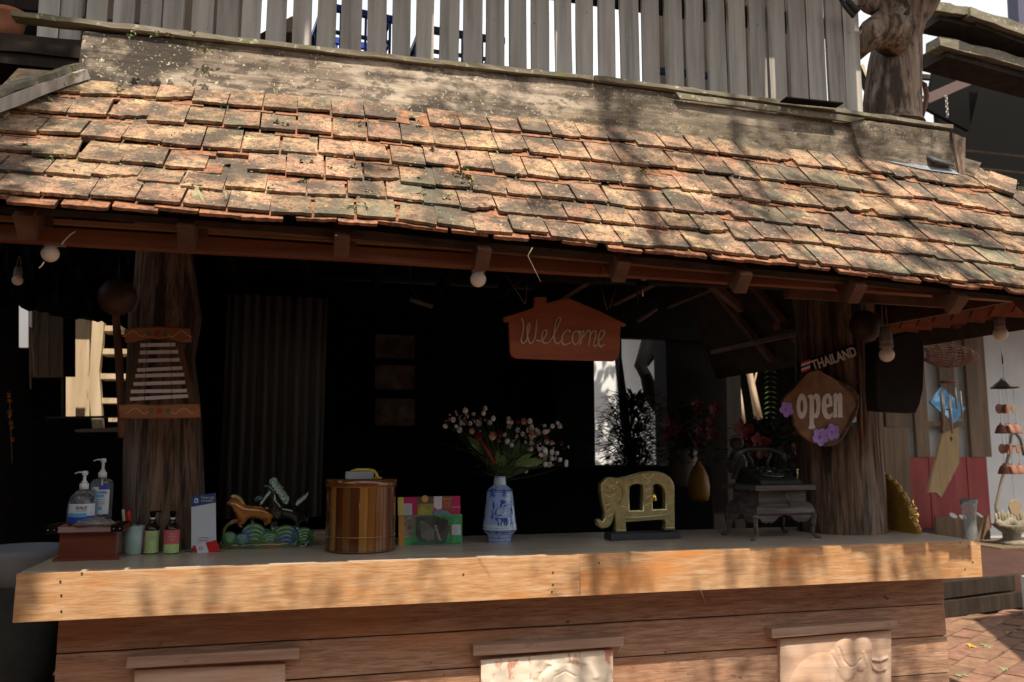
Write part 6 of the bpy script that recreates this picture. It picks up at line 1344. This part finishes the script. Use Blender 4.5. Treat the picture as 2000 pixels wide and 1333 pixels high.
# ---- gold elephant
ke = (1120, 860, 3.846)
L0 = on(1250, 1056)+Vector((.0,.05,0)); t = thing('gold_elephant', L0+Vector((0,0,.030)), label='gold painted cut-out elephant ornament with a small bell on a black plinth', cat='ornament')
Le = L0+Vector((0,0,.030))
out = [(240,290),(290,288),(330,295),(420,280),(470,262),(500,255),(540,246),(580,240),(630,244),(670,256),(705,280),(728,315),(738,350),(740,500),(740,640),(742,664),(680,664),(683,640),(686,610),(672,585),(372,605),(374,640),(380,682),(312,682),(316,640),(310,560),(306,520),(295,530),(288,560),(275,600),(262,632),(240,650),(205,652),(182,632),(172,602),(182,598),(195,615),(215,612),(228,585),(232,540),(222,500),(214,460),(206,420),(200,370),(206,325)]
h1 = [(402,535),(400,430),(402,345),(430,325),(470,318),(505,325),(518,345),(518,440),(515,533)]; h2 = [(575,527),(575,430),(578,340),(600,320),(625,318),(655,335),(680,370),(686,420),(686,522)]
le = lambda pts: local(zoomed(pts,*ke), Le)
link('body', spline_mesh('body', [le(out), le(h1), le(h2)], .016, .005), MAT['gold'], t)
def cord_(nm, pts, r_, m_, y=-.021, n=6): b = MB(); b.tube([(x,y,z) for x,z in le(pts)], r_, n); link(nm, b.mesh(nm), m_, t)
GD = mat('dark_gold_line', (.20,.15,.05), rough=.4, metal=.5); GB = mat('bright_gold_line', (.75,.70,.45), rough=.3, metal=.5)
cord_('belly_bead', [(376,575),(450,578),(520,572),(600,566),(684,556)], .0022, GB); cord_('belly_bead', [(376,592),(450,596),(520,590),(600,582),(684,572)], .0014, GD)
cord_('ear', [(330,320),(372,340),(385,400),(380,470),(345,505),(318,490)], .003, MAT['gold']); cord_('ear_line', [(320,330),(350,360),(358,410),(345,460),(325,470)], .0018, GD)
for i in range(8): cord_('stripe', [(524,300+i*27),(566,278+i*27)], .0012, GB if i%2 else GD)
for i in range(7): cord_('trunk_ring', [(222+i*5,470+i*20),(262+i*2,455+i*20)], .0011, GB if i%2 else GD)
cord_('head_band', [(225,330),(260,350),(300,330),(320,310)], .0022, GB); cord_('head_band', [(215,380),(250,395),(290,385),(325,360)], .0018, GD); cord_('head_band', [(230,410),(260,425),(300,400)], .0016, GB)
for cx, cy, s_ in ((250,345,13),(285,365,15),(245,385,11),(300,330,11),(270,330,10)):
    c = le([(cx,cy)])[0]; b = MB(); b.ball((c[0],-.021,c[1]), s_*.00055*.8, 8, 5); link('head_jewel', b.mesh('head_jewel'), MAT['gold_shiny'], t)
cord_('back_band', [(500,262),(545,290),(590,252)], .0018, GB); cord_('back_band', [(360,300),(430,295),(500,270)], .0015, GD)
cord_('harness', [(318,500),(372,500),(400,540)], .002, GB)
for x0, x1, y in ((312,380,670),(680,742,652)): cord_('foot_band', [(x0,y),((x0+x1)/2,y+3),(x1,y)], .0025, GB)
for x0, x1, y in ((312,376,655),(682,740,640)): cord_('foot_band', [(x0,y),(x1,y)], .0012, GD)
c = le([(603,420)])[0]; b = MB(); b.lathe([(.014,-.020),(.0145,-.015),(.011,0),(.008,.010),(.003,.014),(0,.015)], 18); b.tube([(0,0,.014),(0,0,.04)], .001, 5); link('bell', b.mesh('bell'), MAT['gold_shiny'], t, (c[0],0,c[1]))
b = MB(); b.box((.0,.0,-.0155), (.325,.085,.029)); cxx = local([(1250,1045)], Le)[0][0]; o = link('black_plinth', b.mesh('black_plinth'), mat('black_slate', [(0,(.03,.032,.04)),(1,(.055,.06,.07))], ns=12, rough=.6), None, Le+Vector((cxx+.012,0,0)), label='flat black plinth under the gold elephant', cat='plinth'); o.modifiers.new('b','BEVEL').width = .002
# ---- little carved stool with antique telephone
f1 = on(1461, 1058); f2 = on(1609, 1050)
W_ = .375; cx = (f1.x+f2.x)/2-.01; L0 = Vector((cx, f1.y+.14, 1.05)); t = thing('carved_stool_chest', L0, R(3), label='small grey carved wooden chest on curved legs carrying the telephone', cat='chest')
MAT['oldgrey'] = wood('old_grey_wood', (.025,.021,.02), (.085,.072,.066), (.19,.165,.155), (.08,1,1), 34, rough=.8, bump=.001, spots=[(9,.6,.7,(.04,.03,.03),(.4,1,1),.8)])
Dp = .24
def bx_(nm, z0, z1, w_, d_, m='oldgrey', top=1): b = MB(); b.box((0,0,(z0+z1)/2), (w_,d_,z1-z0), top=top, jit=.0008); link(nm, b.mesh(nm), MAT[m], t)
kk = K(f1)
def zz(y): return local([(1500,y)], Vector((cx, f1.y, 1.05)))[0][1]
bx_('top_slab', zz(959), zz(949), .305, Dp+.02); bx_('drawer_box', zz(984), zz(959), .24, Dp-.04); bx_('moulding', zz(991), zz(984), .27, Dp, top=.94); bx_('lower_slab', zz(1005), zz(990), .30, Dp+.01, top=.93)
b = MB(); b.tube([(.0,-.11,zz(964)),(.004,-.125,zz(970)),(.018,-.128,zz(990))], .004, 7); link('latch', b.mesh('latch'), MAT['oldgrey'], t)
ap = [(-.145,0),(.145,0),(.14,-.018),(.125,-.02),(.115,-.034),(.095,-.040),(.08,-.034),(.07,-.040),(.05,-.030),(.03,-.012),(0,-.006),(-.03,-.012),(-.05,-.030),(-.07,-.040),(-.08,-.034),(-.095,-.040),(-.115,-.034),(-.125,-.02),(-.14,-.018)]
for yy, rz in ((-.108,0),(.10,0)): link('apron', spline_mesh('apron', [ap], .004, .001), MAT['oldgrey'], t, (0,yy,zz(1005)))
aps = [(x*.75, z) for x, z in ap]
for xx in (-.14,.14): link('apron', spline_mesh('apron', [aps], .004, .001), MAT['oldgrey'], t, (xx,0,zz(1005)), (0,0,R(90)))
for sx in (-1,1):
    for sy in (-1,1):
        b = MB(); b.tube([(sx*.132,sy*.10,zz(1004)),(sx*.150,sy*.110,zz(1012)),(sx*.146,sy*.108,zz(1025)),(sx*.140,sy*.105,.022),(sx*.155,sy*.112,.008),(sx*.175,sy*.12,.004)], [.014,.014,.010,.0075,.008,.0065], 9); link('leg', b.mesh('leg'), MAT['oldgrey'], t)
Zt = 1.05+zz(949)
L1 = Vector((cx+.0, L0.y, Zt)); t = thing('antique_telephone', L1, R(3),  label='dark antique rotary telephone standing on the carved chest', cat='telephone')
t.scale = (1.22,1.22,1.22)
MAT['phone'] = mat('dark_pewter', [(0,(.03,.03,.03)),(1,(.07,.068,.065))], ns=30, rough=.35, metal=.4)
b = MB(); b.add([(-.09,-.085,0),(.09,-.085,0),(.09,.085,0),(-.09,.085,0),(-.085,-.075,.018),(.085,-.075,.018),(.07,.07,.062),(-.07,.07,.062)], [(0,3,2,1),(4,5,6,7),(0,1,5,4),(1,2,6,5),(2,3,7,6),(3,0,4,7)]); o = link('body', b.mesh('body'), MAT['phone'], t); o.modifiers.new('b','BEVEL').width = .004
b = MB(); b.lathe([(0,.004),(.012,.004),(.014,.002),(.03,.003),(.033,.006),(.052,.006),(.055,.003),(.056,0)], 30); 
for i in range(10): a = i*.55; b.ball((.043*math.cos(a),.043*math.sin(a),.006), .006, 8, 4)
link('dial', b.mesh('dial'), MAT['phone'], t, (0,-.005,.042), (R(16),0,0))
b = MB(); b.lathe([(0,0),(.011,0),(.010,.003),(0,.004)], 16); link('dial_centre', b.mesh('dial_centre'), MAT['metal'], t, (0,-.005,.047), (R(16),0,0))
for sx in (-1,1):
    b = MB(); b.tube([(sx*.03,.05,.055),(sx*.035,.05,.085),(sx*.05,.05,.105),(sx*.045,.05,.12)], [.008,.006,.006,.005], 8); link('cradle_prong', b.mesh('cradle_prong'), MAT['phone'], t)
b = MB(); b.tube([(-.10,.05,.085),(-.095,.05,.115),(-.05,.05,.128),(.05,.05,.128),(.095,.05,.115),(.10,.05,.085)], [.022,.014,.009,.009,.014,.022], 12); link('handset', b.mesh('handset'), MAT['phone'], t)
b = MB(); pts = [(-.10+.01*math.cos(i*.9)-i*.0004, .03+.01*math.sin(i*.9), .08-i*.0009) for i in range(70)]; b.tube(pts, .0022, 5); link('coiled_cord', b.mesh('coiled_cord'), MAT['wire'], t)
b = MB(); b.tube([(.092,-.04,.004),(.094,-.045,.03),(.090,-.05,.05)], .003, 6); b.ball((.09,-.05,.052), .006, 8, 5); link('brass_crank', b.mesh('brass_crank'), MAT['gold'], t)
# white telephone / doll shape behind
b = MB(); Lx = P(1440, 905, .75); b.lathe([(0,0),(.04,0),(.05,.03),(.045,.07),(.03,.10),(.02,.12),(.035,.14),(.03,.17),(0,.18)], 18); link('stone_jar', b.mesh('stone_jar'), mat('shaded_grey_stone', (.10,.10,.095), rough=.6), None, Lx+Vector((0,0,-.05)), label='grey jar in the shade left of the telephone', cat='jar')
# ---- gold carved panel at the right of the post
L0 = Vector((2.765, .54, 1.05)); t = thing('gold_carved_panel', L0, R(90), label='gold scalloped panel seen edge-on at the right end of the counter', cat='ornament')
# runs in depth: outline in (depth, z)
pl = [(-.245,0),(-.235,.035),(-.20,.075),(-.205,.105),(-.175,.13),(-.18,.155),(-.14,.185),(-.12,.215),(-.08,.235),(-.04,.262),(0,.268),(.06,.275),(.10,.26),(.10,0)]
m = spline_mesh('board', [pl], .010, .004); link('board', m, MAT['gold_dark'], t)
b = MB()
for i in range(len(pl)-2):
    (a0, z0), (a1, z1) = pl[i], pl[i+1]; b.ball(((a0+a1)/2, 0, (z0+z1)/2), .016, 9, 6, sc=(.9,.9,1.1)); link('rim_scallop', b.mesh('rim_scallop'), MAT['gold_dark'], t); b = MB()
b = MB()
for z, r_ in ((.05,.016),(.078,.02),(.108,.013)): b.ball((-.19,-.028,z), r_, 10, 7)
b.tube([(-.19,-.03,.11),(-.175,-.035,.13),(-.18,-.03,.15)], .004, 6); link('gilt_knobs', b.mesh('gilt_knobs'), MAT['gold_shiny'], t)
# small white leaf on counter, slivers
b = MB(); b.box((0,0,.001), (.03,.012,.001)); link('paper_scrap', b.mesh('paper_scrap'), MAT['label_white'], None, on(1590,1054), (0,0,.3), label='tiny white paper scrap at the right foot of the chest', cat='paper')
# ================= RIGHT SIDE HANGINGS
# fish trap
FY = 1.2
L0 = P(1855, 694, FY); k_ = K(L0); t = thing('fish_trap', L0, label='brown woven bamboo fish trap hanging horizontally at right', cat='basket')
MAT['cane'] = mat('brown_cane', [(0,(.13,.05,.025)),(1,(.26,.11,.05))], ns=20, rough=.6)
def trap_r(s_): return (4+19*math.sin(math.pi*min(1,max(0,s_*.9+.08)))**.8)*k_
x0_, x1_ = -63*k_, 62*k_
for i in range(22):
    a = 2*math.pi*i/22; b = MB(); b.tube([(x0_+(x1_-x0_)*s_/8, trap_r(s_/8)*math.cos(a), trap_r(s_/8)*math.sin(a)*.95-.006*math.sin(s_/8*3)) for s_ in range(9)], .0034, 4); link('cane', b.mesh('cane'), MAT['cane'], t)
for s_ in (.05,.22,.42,.62,.8,.95):
    b = MB(); rr2 = trap_r(s_)*1.03; b.tube([(x0_+(x1_-x0_)*s_, rr2*math.cos(a), rr2*.95*math.sin(a)) for a in [i*math.pi/10 for i in range(21)]], .004, 6, cap=False); link('hoop', b.mesh('hoop'), MAT['cane'], t)
b = MB(); b.tube([(0,0,.02),(0,0,.45)], .0015, 4); link('string', b.mesh('string'), MAT['wire'], t)
def fz(x, y, Y, L): q = P(x, y, Y)-L; return q
# tube chime
L0 = P(1850, 745, FY); t = thing('tube_wind_chime', L0, label='wind chime of silver tubes under a brown disc below the fish trap', cat='wind chime')
b = MB(); b.lathe([(0,-.012),(.045,-.012),(.048,-.004),(.045,.004),(0,.006)], 20); link('disc', b.mesh('disc'), MAT['cane'], t)
b = MB(); b.tube([(0,0,.005),(0,0,.10)], .0012, 4); 
for a in (0,2.1,4.2): b.tube([(.04*math.cos(a),.04*math.sin(a),0),(0,0,.05)], .001, 4)
link('string', b.mesh('string'), MAT['wire'], t)
for i,(x, y0, y1) in enumerate(((1840,760,835),(1846,768,842),(1853,760,828),(1860,775,833),(1868,758,800),(1874,765,820),(1851,780,848))):
    a = i*.9; p = Vector(((x-1855)*K(L0), .035*math.sin(a), 0)); q0 = P(x,y0,FY)-L0; q1 = P(x,y1,FY)-L0
    b = MB(); b.tube([(p.x,p.y,-.015),(p.x,p.y,q0.z)], .0008, 4); link('thread', b.mesh('thread'), MAT['wire'], t); b = MB(); b.tube([(p.x,p.y,q0.z),(p.x,p.y,q1.z)], .0055, 9); link('chime_tube', b.mesh('chime_tube'), MAT['metal'], t)
b = MB(); q = P(1852,800,FY)-L0; b.lathe([(0,q.z-.004),(.02,q.z-.004),(.02,q.z+.004),(0,q.z+.004)], 14); link('clapper', b.mesh('clapper'), MAT['sun_wood'], t)
b = MB(); q = P(1852,858,FY)-L0; b.add([(0,0,q.z-.02),(.012,0,q.z),(0,0,q.z+.02),(-.012,0,q.z),(0,.004,q.z)], [(0,1,4),(1,2,4),(2,3,4),(3,0,4)]); b.tube([(0,0,q.z),(0,0,0)], .0007, 4); link('sail', b.mesh('sail'), MAT['cane'], t)
L0 = P(1850, 792, 2.0); t = thing('blue_diamond_tile', L0, label='blue patterned diamond tile hanging behind the tube chime', cat='tile')
q = local([(1815,786),(1838,757),(1884,797),(1862,828)], L0); link('board', spline_mesh('board', [q], .006, .001), mat('blue_marbled_print', [(0,(.01,.05,.12)),(.55,(.02,.09,.17)),(1,(.16,.28,.42))], ns=14, rough=.4), t)
b = MB(); pl_ = [(p.x, p.z) for p in (P(x,y,WY-.6) for x,y in ((1839,848),(1870,835),(1871,905),(1836,972),(1826,962),(1811,962)))]; b.prism(pl_, WY-.62, WY-.58); put('hanging_plank', b, wood('ochre_plank', (.26,.17,.08), (.36,.25,.12), (.44,.33,.18), (1,1,.1), 10, rough=.7), None, label='ochre plank hanging slanted before the red boards', cat='plank')
b = MB(); b.prism([(p.x, p.z) for p in (P(x,y,WY-.5) for x,y in ((1863,895),(1872,897),(1857,938),(1851,936)))], WY-.5, WY-.49); put('white_tag', b, MAT['letter_white'], None, label='narrow white tag beside the slanted ochre plank', cat='tag')
# terracotta bell chime
BYc = .45
L0 = P(1961, 745, BYc); k_ = K(L0); t = thing('bell_wind_chime', L0, label='terracotta bell and disc wind chime hanging at the right edge', cat='wind chime')
b = MB(); b.lathe([(25*k_,-14*k_),(26*k_,-12*k_),(16*k_,-4*k_),(9*k_,2*k_),(5*k_,7*k_),(0,9*k_)], 6, smooth=False); link('roof_cap', b.mesh('roof_cap'), mat('aged_bronze', (.11,.09,.075), rough=.5, metal=.4), t)
b = MB(); b.tube([(0,0,.015),(0,0,.24)], .0010, 4); b.tube([(0,0,.09),(.001,0,.16)], .0038, 6); link('string', b.mesh('string'), MAT['wire'], t)
MAT['terracotta2'] = mat('terracotta_bell', [(0,(.20,.085,.055)),(1,(.34,.16,.10))], ns=30, rough=.75)
for x, dy_, xs_ in ((1942,-.01,0),(1958,-.02,0),(1964,.02,3),(1983,.0,0)):
    p = Vector(((x-1962)*k_, dy_, 0)); b = MB(); b.tube([(p.x*.95,p.y,-12*k_),(p.x+.004,p.y,P(x,925,BYc).z-L0.z)], .0008, 4); link('string', b.mesh('string'), MAT['wire'], t)
    for y, kind in ((799,'disc'),(838,'bell'),(877,'disc'),(917,'bell')):
        z = (P(x,y,BYc)-L0).z; b = MB()
        if kind == 'disc': b.lathe([(0,-.0018),(9.5*k_,-.0018),(9.5*k_,.0018),(0,.0018)], 18, smooth=False); link('disc', b.mesh('disc'), MAT['terracotta2'] if x != 1983 or y != 799 else MAT['socket'], t, (p.x+.003*xs_,p.y,z), (R(90),0,R(rnd.uniform(-35,35))))
        else: b.lathe([(10.5*k_,-9*k_),(11*k_,-8*k_),(9*k_,-2*k_),(7*k_,4*k_),(3.5*k_,8*k_),(0,9*k_)], 18); b.ball((0,0,10*k_), 2*k_, 6, 4); link('bell', b.mesh('bell'), MAT['terracotta2'], t, (p.x+.003*xs_,p.y,z))
z = (P(1970,992,BYc)-L0).z; b = MB(); b.lathe([(0,-.004),(15*k_,-.004),(16*k_,0),(15*k_,.004),(0,.004)], 8, smooth=False); link('octagon_sail', b.mesh('octagon_sail'), mat('tan_wood_disc', (.30,.21,.13), rough=.7), t, (.008,0,z), (R(90),0,0))
b = MB(); b.tube([(.0,0,-14*k_),(.008,0,z)], .0007, 4); link('string', b.mesh('string'), MAT['wire'], t)
# curved bronze hook sculpture + glass vase + mat on the platform
t = thing('hooked_stand', Vector((P(1975,1030,5.3).x, 5.3, .27)), label='curved wire basket stand on the raised floor at the right edge', cat='stand'); Lh = Vector((P(1975,1030,5.3).x, 5.3, .27)); Yh = 5.3
b = MB(); b.tube([P(x,y,Yh)-Lh for x,y in ((1950,1020),(1945,990),(1955,945),(1970,890),(1975,850),(1983,846),(1993,858),(2000,890))], .018, 6); b.tube([P(x,y,Yh)-Lh for x,y in ((1975,872),(1998,872))], .014, 6); link('hook', b.mesh('hook'), mat('dull_bronze_wire', (.20,.17,.12), rough=.5), t)
b = MB()
for i in range(14): b.ball(P(1950+i*5, 1022+4*math.sin(i), Yh)-Lh, .05, 7, 5)
for i in range(10): b.tube([P(1948+i*6,1028,Yh)-Lh, P(1944+i*6,1003-(i%3)*3,Yh)-Lh], .018, 5)
b.lathe([(0,0),(.16,0),(.18,.04),(.10,.07),(.10,.14),(.22,.24),(.2,.25),(0,.2)], 18)
link('woven_bowl', b.mesh('woven_bowl'), mat('mottled_basket', [(0,(.08,.07,.05)),(1,(.34,.29,.2))], ns=8, rough=.8), t)
L0 = Vector((P(1896,1044,5.2).x, 5.2, .27)); k_ = K(L0)*1.0; b = MB(); b.lathe([(r0_, z0_*1.32) for r0_, z0_ in [(0,0),(13*k_,0),(13.5*k_,4*k_),(12*k_,25*k_),(11.5*k_,44*k_),(14*k_,60*k_),(17*k_,71*k_),(16*k_,71*k_),(13*k_,58*k_),(10.5*k_,44*k_),(11*k_,8*k_),(0,6*k_)]], 26); link('glass_vase', b.mesh('glass_vase'), mat('thick_greyish_glass', (.80,.84,.85), rough=.08, trans=.88, ior=1.35), None, L0, label='tall clear flared glass vase standing on the raised floor', cat='vase')
b = MB(); L0 = Vector((P(1960,1050,5.3).x, 5.3, .27)); b.box((0,0,.006), (1.0,.8,.012)); link('floor_mat', b.mesh('floor_mat'), mat('woven_mat', [(0,(.10,.07,.04)),(1,(.2,.15,.09))], ns=20, rough=.9), None, L0+Vector((.15,.1,0)), label='brown woven mat on the raised floor at right', cat='mat')
for i,(x, y, lb) in enumerate(((1861,1009,'left white shell saucer on the low board behind the counter end'),(1879,1013,'middle white shell saucer on the low board behind the counter end'),(1912,1008,'right white shell saucer beside the glass vase'))):
    b = MB(); b.lathe([(0,0),(.03,0),(.045,.015),(.042,.017),(.028,.005),(0,.004)], 16); link('saucer', b.mesh('saucer'), MAT['white_wall'], None, P(x, y, WY-.5), (R(40),0,.3*i), label=lb, cat='saucer', group='shell saucers')
# green leaf sprig at the right edge
t = thing('leaf_sprig', P(2010, 372, 1.0), label='fresh green leaf sprig poking in at the right edge above the roof', cat='plant'); b = MB()
for i in range(60): b.leaf((rnd.uniform(-.10,.10), rnd.uniform(-.05,.05), rnd.uniform(-.03,.05)), (rnd.uniform(-1,.4), rnd.uniform(-1,1), rnd.uniform(-.6,.4)), .05, .014)
b.tube([(.25,0,.05),(.05,0,.0),(-.05,0,-.01)], .003, 5); link('leaves', b.mesh('leaves'), MAT['leaf_green'], t)
# ================= ROOF LITTER
def roofpt(x, y):
    r_ = ray(x, y); best = None; t0 = 2.2
    # march onto the tile plane
    for i in range(900):
        p = CAM+r_*(2.0+i*.003)
        v = (p.y-YE)/(YT-YE)
        if 0 <= v <= 1.05 and p.z <= surf(p.x, v).z+.03: return p
    return P(x, y, -.02)
litter = [(253,73,.5),(262,62,.4),(305,62,.4),(378,66,.4),(404,100,1.3),(396,140,.9),(300,70,.6),(52,286,.7,'w'),(105,308,.9),(97,200,.6),(560,296,.8,'w'),(560,250,.5),(528,375,.8),(592,322,.7),(612,322,.6),(650,335,.6),(690,330,.6),(716,378,.7),(700,250,.6),(815,245,.6),(845,295,.8),(905,350,1.8),(915,365,1.2),(895,340,1.2),(820,380,.7),(870,390,.6),(1255,340,.7),(1428,400,1.0),(588,355,.5),(232,182,.5),(540,245,.5),(683,222,.5),(1130,345,.4),(820,352,.7),(710,410,.8),(690,407,.6),(1690,420,.3),(330,70,.4),(145,145,1.0),(120,160,.9),(95,172,.9),(60,186,.8),(1010,346,.5),(760,330,.4),(380,370,1.0)]
BM = [MAT['leaf_sage'], MAT['leaf_green'], MAT['leaf_dry']]; rl_ = random.Random(17)
desc = ['curled','small','pale','thin','crumpled','grey green','yellowish','split','shrivelled','tiny','limp','dusty']
for i, e in enumerate(litter):
    x, y, s_ = e[:3]
    if y < 170 and 160 < x < 500: p = P(x, y, -.005 if y > 88 else -.06)
    elif x < 150 and y < 190: p = P(x, y, -.06)
    else: p = roofpt(x, y)+Vector((0,-.004,.004))
    b = MB(); n = int(5+6*s_)
    for q in range(n):
        o_ = Vector((rl_.gauss(0,.009*s_), rl_.gauss(0,.004), rl_.gauss(0,.007*s_))); b.leaf(o_, (rl_.uniform(-1,1), rl_.uniform(-1,.2), rl_.uniform(-.7,.7)), .019*(.7+.4*s_), .009, mi=rl_.choice((0,0,1,2)), bend=.3)
    b.tube([(-.012*s_,0,-.004),(.0,-.003,.002),(.014*s_,-.001,.006)], .0007, 4)
    where = ('on the ridge board' if (y < 170 and x > 150) else 'on the mossy hip board' if (x < 150 and y < 190) else 'on the roof tiles')
    col = 'left' if x < 450 else 'left of centre' if x < 800 else 'right of centre' if x < 1200 else 'right'
    link('fallen_sprig', b.mesh('fallen_sprig'), BM, None, p, label='%s %s fallen leaf sprig %s at the %s' % (desc[i%12], ('light','green','brown','mixed')[i//12], where, col), cat='leaf sprig', group='dead leaf sprigs on the roof')
# dry husk on the broken tiles
p = roofpt(382, 385); t = thing('dry_husk', p, label='pale dry seed husk lying in the broken tiles at left', cat='husk'); b = MB()
for q in range(6): a = q*.25-.6; b.leaf((0,-.006,.03), (.35+a*.4,-.5,-1), .085, .022, bend=.15)
link('husk_blades', b.mesh('husk_blades'), MAT['leaf_dry'], t)
b = MB(); p2 = roofpt(442, 395)
b.tube([(-.002,0,.015),(.0,-.003,0),(-.004,0,-.018)], .0035, 7); link('twig', b.mesh('twig'), MAT['leaf_dry'], None, p2+Vector((0,-.01,.01)), label='short grey twig on the lower tiles right of the husk', cat='twig')

rl_ = random.Random(77); b = MB()
for i in range(900):
    x = rl_.uniform(-1.0, 2.9) if i % 3 else rl_.uniform(-.9, 1.2); v = rl_.choice(rows)-.0+rl_.uniform(.02,.15)*(1 if i % 4 else .2)
    p = surf(x, min(.97, v))+Vector((0,-.026,.030)); q = rl_.uniform(.5,1.2)
    b.leaf(p, (rl_.uniform(-1,1), rl_.uniform(-.5,.2), rl_.uniform(-.5,.5)), .010*q, .005*q, up=(0,-.7,.7), mi=rl_.choice((0,2,2,3)), bend=.2)
link('roof_litter', b.mesh('roof_litter'), [MAT['leaf_sage'], MAT['leaf_green'], MAT['leaf_dry'], MAT['dark2']], None, kind='stuff', label='fine dry leaf crumbs scattered over the clay roof tiles', category='litter')
